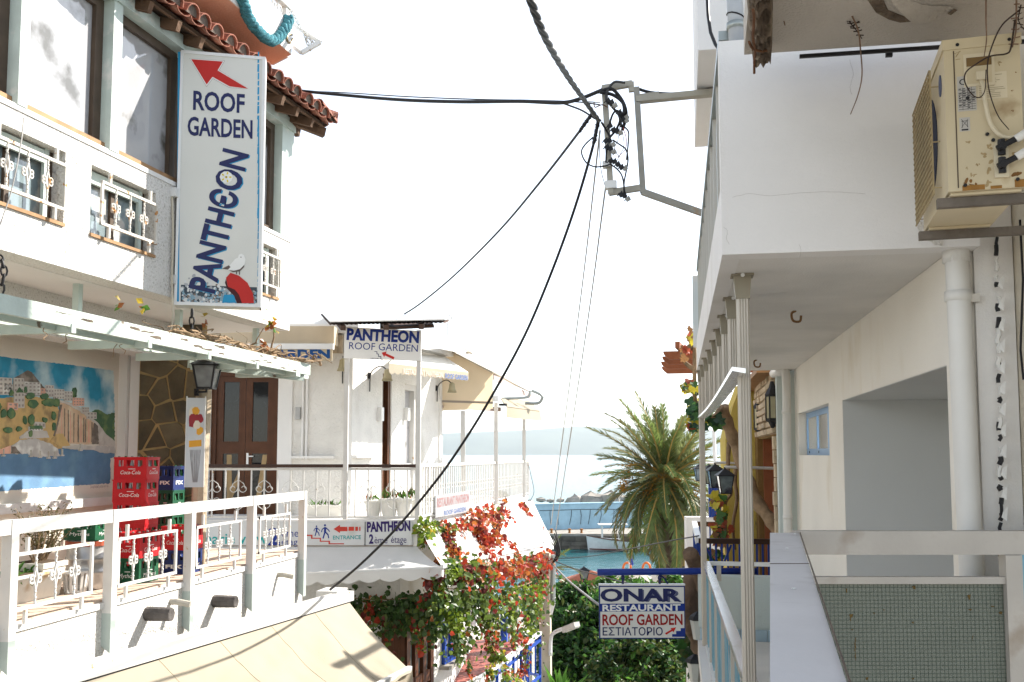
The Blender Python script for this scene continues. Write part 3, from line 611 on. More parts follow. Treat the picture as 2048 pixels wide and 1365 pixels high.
b = MB(SG); m_peb = [mat('pebble print '+n_, c_, .5) for n_, c_ in (('grey', (.38, .40, .42)), ('white', (.66, .68, .68)), ('blue', (.22, .36, .45)), ('brown', (.22, .17, .14)), ('dark', (.05, .07, .09)))]
b.prism(px2(SG, [(362, 570), (514, 575), (514, 606), (361, 604)]), 0, .001, mi=4)
for i in range(330):
    y = 606 - abs(R.gauss(0, 1))*17; x = R.uniform(363, 512); 
    if y < 546: continue
    lo = (y-560)/45
    rr = R.uniform(2, 4.4); b.prism(px2(SG, ell(x, y, rr, rr*R.uniform(.6, .9), R.uniform(0, 3), 7)), .001, .0018+i*4e-6, mi=R.choices(range(4), (2, 3 if lo < .5 else 1.2, 2, .4+max(0, lo)))[0])
b.build('pebble_print', m_peb, SB)
b = MB(SG); b.prism(px2(SG, [(452, 556), (461, 546), (478, 552), (495, 566), (506, 588), (508, 607), (484, 607), (478, 590), (470, 580), (456, 574)]), .0035, .005); b.build('red_prow', m_red, SB)
b = MB(SG); b.prism(px2(SG, [(452, 558), (456, 574), (470, 580), (478, 590), (484, 607), (474, 607), (468, 592), (454, 578), (450, 566)]), .0035, .0048); b.build('prow_shadow', mat('dark maroon print', (.06, .01, .012), .5), SB)
b = MB(SG); b.prism(px2(SG, [(448, 590), (468, 590), (472, 606), (444, 606)]), .0035, .0046); b.build('blue_boat', m_sky, SB)
b = MB(SG); b.prism(px2(SG, [(446, 537), (460, 531), (470, 519), (476, 516), (478, 510), (483, 508), (488, 511), (491, 520), (489, 530), (480, 539), (468, 542), (457, 541)]), .0052, .0062); b.build('gull', m_wp, SB)
b = MB(SG); b.prism(px2(SG, [(444, 538), (458, 531), (461, 535), (456, 540)]), .0062, .0068); b.prism(px2(SG, [(472, 541), (474, 541), (474, 549), (472, 549)]), .0062, .0068); b.prism(px2(SG, [(478, 540), (480, 540), (480, 550), (478, 550)]), .0062, .0068); b.prism(px2(SG, ell(482, 515, 1.2, 1.2, 0, 6)), .0062, .0068); b.prism(px2(SG, [(457, 541), (468, 542), (480, 539), (489, 530), (488, 535), (480, 543), (466, 545)]), .0062, .0067); b.build('gull_marking', mat('brown grey print', (.12, .09, .08), .5), SB)
for y in (386, 560): 
    q = FAC.px(345, y); MB(FAC).box((q[0]-.04, q[1]-.05, 0), (q[0]+.04, q[1]+.05, .06)).build('bracket', m_alu, SB)
q = SG.px(360, 612); b = MB(SG)
for x in (362, 430, 505): u = SG.px(x, 612)[0]; b.lathe([(.012, 0), (.012, .01)], (u, -.012, -.12), 6, FR(SG.O, SG.U, SG.N))
b.build('bolt', m_dark, SB)
MB().tube(smoothpath([P(344, 385, d=10.85), P(346, 470, d=10.85), P(344, 560, d=10.85), P(346, 625, d=10.8), P(342, 670, d=10.8)], 4), .012, 5).build('cable', mat('cream cable', (.55, .5, .4), .6), SB)

# ================= terrace =================
TER = FR((-5.5, 6, -1.4), (0, 1, 0), zz); uE = TER.px(606, 1100)[0]
m_floor = mat('pinkish terrace paving', (.55, .43, .34), .75, .12, 3, .2, 30, objvar=.08, col2=(.42, .33, .24), s2=2, t2=.62)
TW = thing('terrace', 'raised white roughcast terrace wall with pinkish paved floor', 'terrace', TER((0, -3, 0)))
MB(TER).box((-5, -3.6, -2.0), (uE, -.045, 0)).build('wall', m_pla, TW)
MB(TER).box((-5, -.075, -2.0), (uE, -.02, .02)).build('coping', m_smooth, TW)
for i in range(16):
    for j in range(6):
        u0 = -.3+i*.5; n0 = -.02-j*.33; 
        if u0+.5 < uE+.5: MB(TER).box((u0+.004, -.02, n0-.326), (min(uE, u0+.496), R.uniform(-.002, .002), n0)).build('paving_tile', m_floor, TW)
m_postlow = mat('grey green primer', (.40, .46, .43), .5, .1, 4)
RL = thing('terrace_railing', 'white metal terrace railing with curled iron panels', 'railing', TER((0, 0, 0)))
vt = TER.px(213, 1020)[1]
for x, yt, yb in ((-260, 1120, 1500), (10, 1042, 1345), (213, 1020, 1303), (371, 1006, 1262), (495, 996, 1222), (598, 988, 1192)):
    u = TER.px(x, 1100)[0]; vb = TER.px(x, yb)[1]
    o = MB(TER).box((u-.045, -.12, .0), (u+.045, vt, .095)).build('post', m_wht, RL); MB(TER).hexa([TER(q) for q in ((u-.045, vb+.07, .0), (u+.045, vb+.07, .0), (u+.045, vb, .095), (u-.045, vb, .095), (u-.045, -.12, .0), (u+.045, -.12, .0), (u+.045, -.12, .095), (u-.045, -.12, .095))]).build('post_foot', m_postlow, o)
b = MB(TER); b.box((-5, vt-.12, .01), (TER.px(598, 990)[0], vt-.004, .088)); b.build('top_rail', m_wht, RL)
for (a, c), (y0, y1), k in (((-190, -30), (0, 0), 3), ((21, 177), (1066, 1190), 3), ((227, 345), (1053, 1146), 3), ((384, 474), (0, 0), 3), ((511, 573), (0, 0), 4)):
    ua, ub = TER.px(a, 1100)[0], TER.px(c, 1100)[0]; grille(TER, ua, .10, ub, .10+.48, k, RL, m_wht, .045, .12, name='panel', dia=.2)
# log and pipe stubs out of the wall
m_log = mat('charred grey log', (.10, .09, .085), .9, .4, 8, .6, 30)
for x, y, lb in ((293, 1228, 'grey log stub sticking out of the terrace wall below the crates'), (428, 1203, 'grey log stub sticking out of the terrace wall nearer the corner')):
    q = TER.px(x, y); p = TER((q[0], q[1], -.05)); b = MB(); d = V((1, .0, 0)); b.tube([p, p+d*.12, p+d*.33, p+d*.335], [.072, .075, .07, .055], 9); b.build('log_stub', m_log, label=lb, cat='log', group='log stubs in the terrace wall')
m_pipe = mat('old grey pipe', (.45, .42, .36), .7, .2, 5)
for x, y, lb in ((340, 1204, 'short bent drain pipe above the log stub in the terrace wall'), (555, 1150, 'short drain pipe near the terrace wall corner')):
    q = TER.px(x, y); p = TER((q[0], q[1], -.05)); MB().tube([p, p+V((.12, .02, .0)), p+V((.26, .05, -.03))], .035, 9).build('drain_pipe', m_pipe, label=lb, cat='pipe', group='drain pipes in the terrace wall')
# back wall with mural
MUR = FR((-7.5, 5, -1.4), (0, 1, 0), zz)
m_wall2 = mat('cream wall paint back', (.76, .71, .62), .85, .06, 1.2, .2, 50)
BW = thing('back_wall', 'cream wall behind the terrace carrying the harbour mural', 'wall', MUR((0, 0, 0)))
uM = MUR.px(268, 900)[0]; uP = MUR.px(233, 900)[0]
MB(MUR).box((-8, 0, -.2), (uP, 3.15, 0)).build('wall', m_wall2, BW)
MB(MUR).box((uP, 0, -.2), (uM, 3.15, .12)).build('pilaster', m_smooth, BW)
q = MUR.px(120, 1010); MB(MUR).box((-6, q[1]-.05, .0), (uP-.02, q[1]+.06, .07)).build('ledge', m_smooth, BW)
MB().box((-7.1, -2, 1.28), (-6.75, 13.0, 1.745)).build('beam', m_pla, BW)
MU = thing('mural', 'painted mural of a cliff town above a blue sea with small boats', 'mural', MUR((4, 1, 0)))
def mp(pts): return px2(MUR, [(x/4.55, 700+y/4.55) for x, y in pts])
def rough(pts, j=3, step=14):
    out = []
    for i in range(len(pts)):
        a, b_ = V(pts[i]), V(pts[(i+1) % len(pts)]); k = max(1, int((b_-a).length/step))
        for t in range(k): out.append(tuple(a.lerp(b_, t/k) + V((R.uniform(-j, j), R.uniform(-j, j)))))
    return out
LAY = [.0052]
MSEEN = {}
def paint(name, pts, m, j=2, z=None):
    zz_ = z or LAY[0]; LAY[0] += .00035; MB(MUR).prism(mp(rough(pts, j) if j else pts), 0.0, zz_).build(name, m, MU)
def mm(n_, c_, c2=None, s2=4, t2=.5, w2=.15): return mat('mural paint '+n_, c_, .85, .15, 5, .15, 60, col2=c2, s2=s2, t2=t2, w2=w2)
MB(MUR).box((-4, MUR.px(100, 970)[1]-.14, 0), (uP-.03, MUR.px(232, 715)[1], .004)).build('board', m_wall2, MU)
m_msky = mm('sky', (0.043, 0.299, 0.469), (0.671, 0.800, 0.800), 1.5, .47, .2); m_msea = mm('sea', (.13, .25, .40), (.20, .36, .48), 3, .5, .3)
m_ochre, m_tan, m_mgrn, m_mgry, m_mwht, m_mroof, m_mpink = mm('ochre', (0.671, 0.469, 0.206), (0.361, 0.253, 0.129), 5), mm('tan', (0.671, 0.485, 0.330), (0.800, 0.718, 0.532), 7, .5, .3), mm('green', (0.090, 0.175, 0.098), (0.175, 0.268, 0.113), 7), mm('grey', (0.547, 0.532, 0.500), (0.795, 0.795, 0.748), 6), mm('white', (.62, .59, .54), (.50, .47, .43), 8), mm('brown', (0.175, 0.152, 0.129), (0.330, 0.284, 0.237), 6), mm('pink', (0.764, 0.439, 0.330))
paint('painted_sky', [(-900, -45), (0, 62), (480, 118), (900, 172), (1030, 190), (1040, 560), (1040, 700), (-900, 700)], m_msky, 4)
paint('painted_sea', [(-900, 940), (0, 940), (560, 885), (1040, 920), (1040, 975), (1000, 985), (1000, 1215), (640, 1240), (130, 1275), (0, 1290), (-900, 1420)], m_msea, 5)
paint('painted_hill', [(118, 260), (250, 186), (285, 205), (410, 360), (420, 420), (100, 420)], m_mroof)
paint('painted_hill', [(830, 560), (880, 540), (970, 590), (1040, 570), (1040, 840), (960, 780), (860, 690)], m_mgrn, 5)
paint('painted_cliff', [(-900, 460), (0, 440), (260, 420), (520, 450), (560, 900), (300, 920), (0, 900), (-900, 960)], m_ochre, 4)
paint('painted_cliff', [(530, 460), (640, 480), (760, 560), (880, 680), (890, 860), (700, 860), (610, 850), (500, 780), (540, 560)], m_tan, 4)
for i in range(11):
    x = 560+i*27+R.uniform(-8, 8); paint('painted_crack', [(x, 520+i*14), (x+7, 520+i*14), (x+R.uniform(4, 12), 845), (x-2, 840)], m_mroof if i % 3 else m_mpink, 1)
paint('painted_crack', [(850, 660), (885, 690), (892, 860), (830, 858)], m_mroof, 3); paint('painted_crack', [(540, 500), (560, 500), (520, 690), (490, 790), (480, 780), (515, 660)], m_mroof, 2)
paint('painted_road', [(500, 450), (600, 470), (730, 530), (880, 660), (960, 770), (1040, 830), (1040, 880), (900, 870), (885, 690), (720, 560), (590, 490), (500, 470)], m_mwht, 3)
paint('painted_rock', [(840, 905), (870, 875), (1040, 880), (1045, 940), (900, 940)], m_mgry, 4)
paint('painted_rock', [(90, 880), (180, 820), (320, 810), (440, 850), (520, 900), (530, 970), (300, 975), (240, 945), (90, 950)], m_mgry, 5)
paint('painted_rock', [(170, 790), (240, 740), (420, 740), (440, 800), (170, 810)], m_mwht, 3)
paint('painted_shore', [(500, 770), (560, 760), (640, 880), (560, 890), (450, 830)], m_ochre, 3); paint('painted_beach', [(560, 880), (720, 865), (870, 880), (850, 912), (640, 905), (560, 892)], m_mwht, 2)
paint('painted_cave', [(90, 945), (95, 880), (130, 880), (180, 945)], m_mroof, 2); paint('painted_arch_wall', [(-300, 940), (-300, 960), (88, 945), (88, 870), (0, 905)], m_mpink, 2)
def house(x, y, w, h, m, rows, cols):
    paint('painted_house', [(x, y), (x+w, y+w*.06), (x+w, y+h), (x, y+h)], m, 0); zt = LAY[0]; b = MB(MUR)
    for r_ in range(rows):
        for c_ in range(cols):
            a, q = x+w*(c_+.25)/cols, y+h*(r_+.3)/rows; b.prism(mp([(a, q), (a+w*.5/cols, q), (a+w*.5/cols, q+h*.45/rows), (a, q+h*.45/rows)]), 0, zt)
    b.build('painted_window', mat('mural paint window', (.34, .31, .29), .85, .15, 5), MU)
for a in ((-120, 300, 90, 140, m_mgry, 4, 3), (-20, 250, 120, 160, m_mwht, 4, 3), (20, 310, 90, 100, m_mgry, 3, 3), (118, 255, 90, 135, m_mwht, 3, 3), (212, 290, 145, 125, m_mgry, 4, 4), (360, 350, 60, 70, m_mpink, 2, 2), (405, 320, 75, 110, m_mwht, 3, 3), (480, 355, 95, 95, m_mwht, 3, 4), (575, 375, 75, 90, m_mwht, 3, 3), (655, 435, 100, 75, m_mpink, 3, 4), (740, 520, 60, 50, m_mwht, 2, 3), (780, 565, 88, 65, m_mwht, 2, 3), (118, 385, 92, 145, m_mwht, 3, 3), (60, 480, 90, 70, m_mpink, 2, 2), (300, 655, 100, 60, m_mwht, 1, 3), (250, 700, 130, 40, m_mgry, 1, 5)): house(*a)
paint('painted_dome', [(130, 390), (165, 340), (205, 390)], m_mgrn, 1); paint('painted_awning', [(262, 690), (370, 690), (378, 720), (256, 722)], m_mgrn, 1)
for x, y, rx, ry in ((265, 420, 40, 30), (395, 425, 35, 30), (440, 480, 70, 35), (500, 480, 30, 40), (290, 495, 45, 40), (275, 640, 25, 50), (480, 600, 18, 40), (215, 640, 18, 40), (20, 580, 25, 40), (90, 580, 35, 50), (160, 720, 25, 25), (480, 700, 12, 40), (90, 390, 18, 30), (220, 365, 14, 30), (660, 390, 7, 46), (676, 392, 6, 46), (265, 760, 18, 30), (-60, 520, 60, 50), (60, 730, 40, 30), (395, 640, 20, 25)): paint('painted_tree', ell(x, y, rx, ry, 0, 9), m_mgrn, 5)
for x, y in ((18, 965), (268, 970), (352, 978), (430, 985), (486, 985), (552, 962), (720, 915)):
    paint('painted_boat', [(x-16, y-6), (x+16, y-6), (x+10, y+6), (x-11, y+6)], m_mwht, 0); paint('painted_mast', [(x-1, y-60), (x+2, y-60), (x+2, y-5), (x-1, y-5)], m_mwht, 0)
paint('painted_sail', [(712, 905), (720, 860), (735, 905)], m_mgry, 0)
b = MB(MUR); q = MUR.px(180, 700+1258/4.55); b.text('Ζωγραφική: μουρ και Αγ...', q[0], q[1], .035, .42, 0, .0045); b.build('signature', mat('thin pencil ink', (.25, .2, .2), .8), MU)
# stone faced return wall
ST = quadframe((270, 1165), (397, 1150), 13.2, 13.2); STW = ST.px(397, 1150)[0]
m_mort = mat('yellow ochre mortar', (.40, .28, .13), .9, .15, 6, .4, 60); m_stone = mat('dark green brown flagstone', (.125, .10, .06), .7, .3, 4, .6, 14, objvar=.3, col2=(.07, .065, .055), s2=2.5, t2=.55)
SWL = thing('stone_wall', 'dark crazy paved stone wall with ochre joints behind the crates', 'wall', ST.O)
zt = 1.745 - ST.O.z
MB(ST).box((-.02, 0, -.12), (STW, zt, 0)).build('mortar', m_mort, SWL); MB(ST).box((-.16, 0, -.5), (-.02, zt, -.03)).build('sun_block_fill', m_smooth, SWL)  # white filler added at the left to keep sun off the pilaster
def cells(pts, rect, gap):
    out = []
    for i, p in enumerate(pts):
        poly = [V((rect[0], rect[1])), V((rect[2], rect[1])), V((rect[2], rect[3])), V((rect[0], rect[3]))]
        for j, q in enumerate(pts):
            if j == i: continue
            n_ = (V(q)-V(p)); L_ = n_.length; n_ = n_/L_; dd = L_/2 - gap; new = []
            for k in range(len(poly)):
                a, b_ = poly[k], poly[(k+1) % len(poly)]; da, db = (a-V(p)).dot(n_)-dd, (b_-V(p)).dot(n_)-dd
                if da <= 0: new.append(a)
                if da*db < 0: new.append(a.lerp(b_, da/(da-db)))
            poly = new
            if len(poly) < 3: break
        if len(poly) >= 3: out.append([tuple(v) for v in poly])
    return out
rr = random.Random(5); pts = []
while len(pts) < 34:
    p = (rr.uniform(.02, STW-.02), rr.uniform(.02, zt))
    if all((p[0]-q[0])**2*1.6+(p[1]-q[1])**2*.7 > .17**2*(1+.6*rr.random()) for q in pts): pts.append(p)
for poly in cells(pts, (0, 0, STW-.03, zt), .016):
    poly = [(x+rr.uniform(-.012, .012), y+rr.uniform(-.012, .012)) for x, y in poly]; MB(ST).prism(poly, 0, rr.uniform(.012, .03)).build('stone', m_stone, SWL)
# ================= crates, keg, planters on the terrace =================
m_cred = mat('red crate plastic', (.52, .015, .02), .4, .12, 3, col2=(.38, .02, .02), s2=6, t2=.62); m_cgrn = mat('green crate plastic', (.012, .085, .04), .42, .12, 3); m_cblu = mat('navy crate plastic', (.015, .03, .13), .42, .12, 3)
m_bot = mat('clear bottle glass', (.32, .34, .33), .05, .2, 6, coat=.6); m_botg = mat('green bottle glass', (.03, .20, .07), .06, .2, 6, coat=.6); m_botb = mat('brown bottle glass', (.05, .025, .012), .06, .2, 6, coat=.6)
CF = FR((0, 0, 0), (1, 0, 0), zz)
def crate(m, word, label, w, dp, h, group, script=True, bots=(m_bot, m_bot, m_botg)):
    T = thing('drinks_crate', label, 'crate', (0, 0, 0), group); s = .014; b = MB()
    fr_ = FR((0, 0, 0), (1, 0, 0), zz); sr_ = FR((w, 0, 0), (0, 1, 0), zz); bk_ = FR((w, dp, 0), (-1, 0, 0), zz); sl = FR((0, dp, 0), (0, -1, 0), zz)
    b.box((s, s, 0), (w-s, dp-s, s))
    for fr, L_, n in ((fr_, w, 3), (sr_, dp, 3 if dp > .3 else 2), (bk_, w, 3), (sl, dp, 2)):
        b.box((s if fr in (sr_, sl) else 0, 0, -s), (L_-(s if fr in (sr_, sl) else 0), h*.58, 0), fr); b.box((s if fr in (sr_, sl) else 0, h*.86, -s), (L_-(s if fr in (sr_, sl) else 0), h, 0), fr)
        ps = [0, L_*.13] + [x for i in range(1, n) for x in (L_*(i/n)-L_*.05, L_*(i/n)+L_*.05)] + [L_*.87, L_]
        for i in range(0, len(ps), 2): b.box((max(ps[i], s if fr in (sr_, sl) else 0), h*.58, -s), (min(ps[i+1], L_-(s if fr in (sr_, sl) else 0)), h*.86, 0), fr)
        b.box((-.004, h-.02, -.004) if fr in (fr_, bk_) else (s, h-.02, 0), (L_+.004, h+.0, .005) if fr in (fr_, bk_) else (L_-s, h, .005), fr); b.box((s+.004, 0, -.002), (L_-s-.004, .018, .004), fr)
        b.box((L_*.42, h*.58, 0), (L_*.58, h*.62, .006), fr)
    b.build('body', m, T)
    for fr, L_ in ((fr_, w), (sr_, dp)):
        t = MB(fr); hh = h*(.17 if script else .15); t.text(word, L_*.2, h*.24, hh, L_*.62, .0 if script else .04, .005, None, None, 0, .25 if script else 0); t.build('lettering', m_wp, T)
        if script: t = MB(fr); t.box((L_*.45, h*.46, 0), (L_*.66, h*.485, .005)); t.build('small_lettering', m_wp, T)
    nx, ny = max(3, int(w/.075)), max(2, int(dp/.075))
    for i in range(nx):
        for j in range(ny):
            if j > 0 and i < nx-1: continue
            x, y = (i+.5)*w/nx, (j+.5)*dp/ny; r = .029
            MB().lathe([(r, 0), (r, h*.5), (.013, h*.75), (.012, h*.93), (.015, h*.95), (.014, h*.98)], (x, y, s+.004), 7).build('bottle', bots[(i*2+j*5) % len(bots)], T, True)
    return T
gC = 'drinks crates stacked on the terrace'
p = P(220, 1141, Z=-1.4); h = .272
for k, lb in enumerate(('red soda crate at the bottom of the tall red stack', 'red soda crate second from the bottom of the tall red stack', 'red soda crate in the middle of the tall red stack behind the railing', 'red soda crate second from the top of the tall red stack', 'red soda crate with a green bottle at the top of the tall stack')):
    c = crate(m_cred, 'Coca-Cola', lb, .43, .30, h, gC); c.location = p + V((R.uniform(-.01, .01), R.uniform(-.008, .008), k*h))
p = P(226, 1168, Z=-1.4); c = crate(m_cgrn, 'Mythos', 'dark green crate under the red one, next to the railing', .30, .40, .275, gC, bots=(m_botg, m_botb)); c.location = p
c = crate(m_cred, 'Coca-Cola', 'red soda crate on the dark green crate close to the railing', .30, .40, .27, gC, bots=(m_bot, m_botb)); c.location = p + V((.004, .006, .275)); c.rotation_euler = (0, 0, rad(-2))
p = P(320, 1148, Z=-1.4); c = crate(m_cblu, 'FIX', 'navy blue crate on the floor at the wooden post', .34, .36, .275, gC, False, (m_botb, m_botg)); c.location = p
c = crate(m_cred, 'Coca-Cola', 'red soda crate full of bottles on the navy crate by the wooden post', .34, .36, .275, gC, bots=(m_bot, m_botg, m_bot)); c.location = p + V((.0, .004, .275))
p = P(309, 1126, Z=-1.4)
for k, (m, wd, lb, sc) in enumerate(((m_cblu, 'FIX', 'navy crate at the bottom of the narrow stack before the stone wall', 0), (m_cgrn, 'Mythos', 'green crate low in the narrow stack before the stone wall', 1), (m_cgrn, 'Mythos', 'green crate high in the narrow stack before the stone wall', 1), (m_cblu, 'FIX', 'navy crate with white emblem on top of the narrow stack', 0))):
    c = crate(m, wd, lb, .23, .3, .31, gC, bool(sc), (m_botb, m_botg)); c.location = p + V((0, 0, k*.31))
m_keg = mat('dull steel', (.42, .41, .40), .35, .2, 5, metal=.8)
p = P(172, 1178, Z=-1.4); K = thing('beer_keg', 'dull steel beer keg standing behind the railing', 'keg', p)
MB().lathe([(.16, 0), (.19, .01), (.19, .06), (.2, .08), (.2, .16), (.208, .17), (.208, .19), (.2, .2), (.2, .30), (.208, .31), (.208, .33), (.2, .34), (.2, .42), (.19, .45), (.19, .50), (.17, .51)], p, 20).build('barrel', m_keg, K, True)
MB().lathe([(.212, 0), (.212, .05)], p + zz*.45, 20).build('red_band', mat('faded red band', (.35, .08, .04), .6, .3, 6), K)
c = crate(m_cgrn, 'Mythos', 'dark green crate resting on the steel keg', .36, .3, .2, gC, bots=(m_bot, m_botg)); c.location = p + V((-.18, -.15, .512))
m_pot = mat('weathered white plastic pot', (.66, .64, .58), .5, .1, 3, col2=(.40, .27, .13), s2=3, t2=.60); m_soil = mat('dry soil', (.08, .055, .035), .95, .3, 20)
def trough(fr_o, L_, wd, h, name, label, cat, group, m=None):
    T = thing(name, label, cat, fr_o, group); f = FR(fr_o, (0, 1, 0), zz); b = MB(f); t = .04
    b.hexa([f(q) for q in ((t, 0, -t), (t, 0, -wd+t), (L_-t, 0, -wd+t), (L_-t, 0, -t), (0, h*.86, 0), (0, h*.86, -wd), (L_, h*.86, -wd), (L_, h*.86, 0))]); b.box((-.012, h*.86, -wd-.012), (L_+.012, h, .012)); b.build('pot', m or m_pot, T)
    MB(f).box((.02, h, -wd+.02), (L_-.02, h+.006, -.02)).build('soil', m_soil, T); return T, f
q = P(18, 1215, Z=-1.4); T, f = trough(q, .55, .28, .26, 'planter', 'long stained white planter at the left end of the railing', 'planter', 'planters on the terrace')
for i in range(26): b = MB(f); add_leaf(b, f((R.uniform(.05, .5), .26, -.14)), R.uniform(.1, .24), .05); b.build('leaf', m_lf[1], T)
q = P(84, 1200, Z=-1.4); T, f = trough(q, .36, .34, .34, 'planter', 'square white planter with a dry leggy bush', 'planter', 'planters on the terrace')
m_dry = leafmat('dusty olive leaf', (.12, .11, .04)); b = MB(f); lf = MB(f); tip = []
for i in range(22):
    a = V((.18+R.uniform(-.1, .1), .33, -.17)); d = V((R.uniform(-.28, .28), R.uniform(.3, .58), R.uniform(-.22, .22))); pts = smoothpath([a, a+d*.5+V((R.uniform(-.04, .04),)*3), a+d], 4)
    b.tube([tuple(x) for x in pts], [.008-.006*j/len(pts) for j in range(len(pts))], 4)
    for x in pts[3:]:
        for _ in range(5): lf.fr = ID; add_leaf(lf, f(x)+V((R.gauss(0, .02),)*3), .045, .014)
b.build('stem', mat('dry stem', (.24, .17, .10), .9, .2), T); lf.build('foliage', m_dry, T)
q = P(150, 1186, Z=-1.4); BK = thing('basket', 'small white slatted plastic basket between the planter and the keg', 'basket', q)
for i in range(14): a = i*2*math.pi/14; MB().bar(q + V((.1*math.cos(a), .1*math.sin(a), .01)), q + V((.125*math.cos(a), .125*math.sin(a), .2)), .026, .008, (math.cos(a), math.sin(a), 0)).build('slat', m_wht, BK)
MB().lathe([(.13, 0), (.13, .02)], q + zz*.2, 14).build('rim', m_wht, BK); MB().lathe([(.1, 0), (.1, .01)], q, 14).build('base', m_wht, BK)
m_flk = mat('bare grey timber patch', (.13, .10, .075), .9, .4, 10); m_flw = mat('old white paint patch', (.66, .66, .62), .6)
# ================= pergola with dry vine =================
PG = thing('pergola', 'peeling pale green pergola laths hung below the upper storey', 'pergola', V((-5.2, 9, 1.15)))
g0, g1 = P(-60, 585, d=7.2), P(637, 738, d=13.9); g0.z = g1.z = 1.16; gd = (g1-g0).normalized(); gn = V((gd.y, -gd.x, 0)); gL = (g1-g0).length
MB().bar(g0, g1 - gd*.35, .045, .15).build('front_board', m_peel, PG)
for i in range(30):
    u = R.uniform(.5, gL-.6); v = R.uniform(-.06, .05); l = R.uniform(.05, .28); fb = FR(g0+gd*u+gn*.0228+zz*v, gd, zz)
    MB(FR(fb.O, -gd if gd.cross(zz).dot(gn) < 0 else gd, zz)).prism(rough([(0, 0), (l, R.uniform(-.01, .01)), (l*.9, R.uniform(.008, .03)), (l*.1, .016)], .006, .05), 0, .0015).build('flaked_patch', m_flk if i % 3 else m_flw, PG)
MB().bar(g0+gn*-.14+zz*-.06, g1 - gd*.05 + gn*-.14-zz*.06, .04, .09).build('lath', m_peel, PG)
for i, (o, e) in enumerate(((.34, -.9), (.55, -1.1), (.76, -1.4))): MB().bar(g0-gn*o+zz*.02, g1+gd*e-gn*o+zz*.02, .045, .07).build('lath', m_peel, PG)
for u in (1.2, 2.4, 3.6, 4.8, 6.0, gL-.75): MB().bar(g0+gd*u-gn*.0-zz*.085+gn*.03, g0+gd*u-gn*.85-zz*.085, .06, .08).build('crossbeam', m_peel, PG)
MB().bar(g1-gd*.5-zz*.12-gn*.02, g1-gd*2.0-gn*.9-zz*.05, .05, .09).build('brace', m_peel, PG)
for x, y in ((156, 568), (358, 620), (512, 657)):
    q = P(x, y, Z=1.75); MB().box((q.x-.035, q.y-.035, 1.2), (q.x+.035, q.y+.035, 1.75)).build('hanger', m_grn, PG)
chain([P(384, 627, d=11.2), P(383, 672, d=11.2)], PG, m_dark, .02, .09); chain([P(-5, 505, d=8.3), P(8, 540, d=8.2), P(2, 580, d=8.2)], PG, m_dark, .02, .08)
m_vine = mat('dry vine wood', (.26, .18, .11), .95, .4, 8, .6, 40)
DV = thing('dry_vine', 'tangle of dry bare vine stems lying on the pergola', 'vine', g0+gd*4+zz*.1)
def wig(a, b_, k, j): return smoothpath([V(a).lerp(V(b_), i/k) + V((R.gauss(0, j), R.gauss(0, j), R.gauss(0, j)*.7)) for i in range(k+1)], 4)
for i in range(46):
    u = R.uniform(3.0, gL-.4); l = R.uniform(.3, 1.3); o = R.uniform(.0, .45); a = g0+gd*u-gn*o+zz*R.uniform(.09, .16); b_ = a+gd*l*R.choice((1, 1, -1))+gn*R.uniform(-.15, .2)+zz*R.uniform(-.02, .2 if i % 4 == 0 else .06); th = R.uniform(.006, .024)
    pts = wig(a, b_, 5, .05); MB().tube(pts, [th*(1-.7*j/len(pts)) for j in range(len(pts))], 5).build('stem', m_vine, DV)
for x, y0, y1, xx in ((545, 720, 640, 552), (735/1, 0, 0, 0), (500, 715, 665, 516), (640, 730, 700, 610)):
    if y1: MB().tube(wig(P(x, y0, Z=1.25), P(xx, y1, d=P(x, y0, Z=1.25).dot(f0)), 5, .03), [.02-.0007*j for j in range(21)], 5).build('stem', m_vine, DV)
mlr = [leafmat('yellow vine leaf', (.45, .33, .04)), leafmat('rust vine leaf', (.30, .10, .03)), m_lf[1]]
for x, y, dd, n in ((243, 612, 9.6, 4), (284, 612, 9.9, 6), (410, 645, 11, 4), (541, 640, 12.6, 10), (546, 655, 12.6, 8), (530, 690, 12.4, 6)):
    for _ in range(n): b = MB(); add_leaf(b, P(x+R.gauss(0, 4), y+R.gauss(0, 6), d=dd), .09, .07); b.build('leaf', R.choice(mlr), DV)
for x, y in ((90, 655), (130, 668), (232, 690), (245, 690)): MB().tube(wig(P(x, y, Z=1.05), P(x+R.uniform(-2, 8), y+R.uniform(18, 28), d=P(x, y, Z=1.05).dot(f0)), 4, .015), .004, 4).build('tendril', m_vine, DV)
# wooden post, menu board, lantern
m_oldw = mat('cracked pale timber', (.44, .36, .26), .9, .25, 5, .7, 18, col2=(.12, .08, .05), s2=3, t2=.6, streak=8)
WP = thing('timber_post', 'cracked pale timber post at the end of the stone wall', 'post', P(392, 1150, d=12.4))
a = P(394, 1150, d=12.4); MB().tube([V((a.x, a.y, -1.4)), V((a.x+.01, a.y, -.4)), V((a.x+.03, a.y, .6)), V((a.x+.04, a.y, 1.2))], [.1, .095, .1, .09], 9).build('post', m_oldw, WP)
MF_ = quadframe((370, 975), (406, 972), 12.15, 12.2); MWd = MF_.px(406, 972)[0]; MH = MF_.px(370, 796)[1]
MN = thing('menu_banner', 'narrow ice cream banner board fixed to the timber post', 'banner', MF_.O)
MB(MF_).box((0, 0, -.03), (MWd, MH, 0)).build('board', mat('banner pale print', (.56, .60, .64), .35, .06, 2), MN); b = MB(MF_); b.box((-.01, 0, -.04), (0, MH+.02, .012)); b.box((MWd, 0, -.04), (MWd+.01, MH+.02, .012)); b.build('frame', m_alu, MN)
mr_ = [mat('berry print', (.30, .03, .04), .5), mat('mango print', (.72, .36, .04), .5), mat('cream print', (.72, .66, .55), .5), mat('glass print', (.33, .33, .35), .5)]
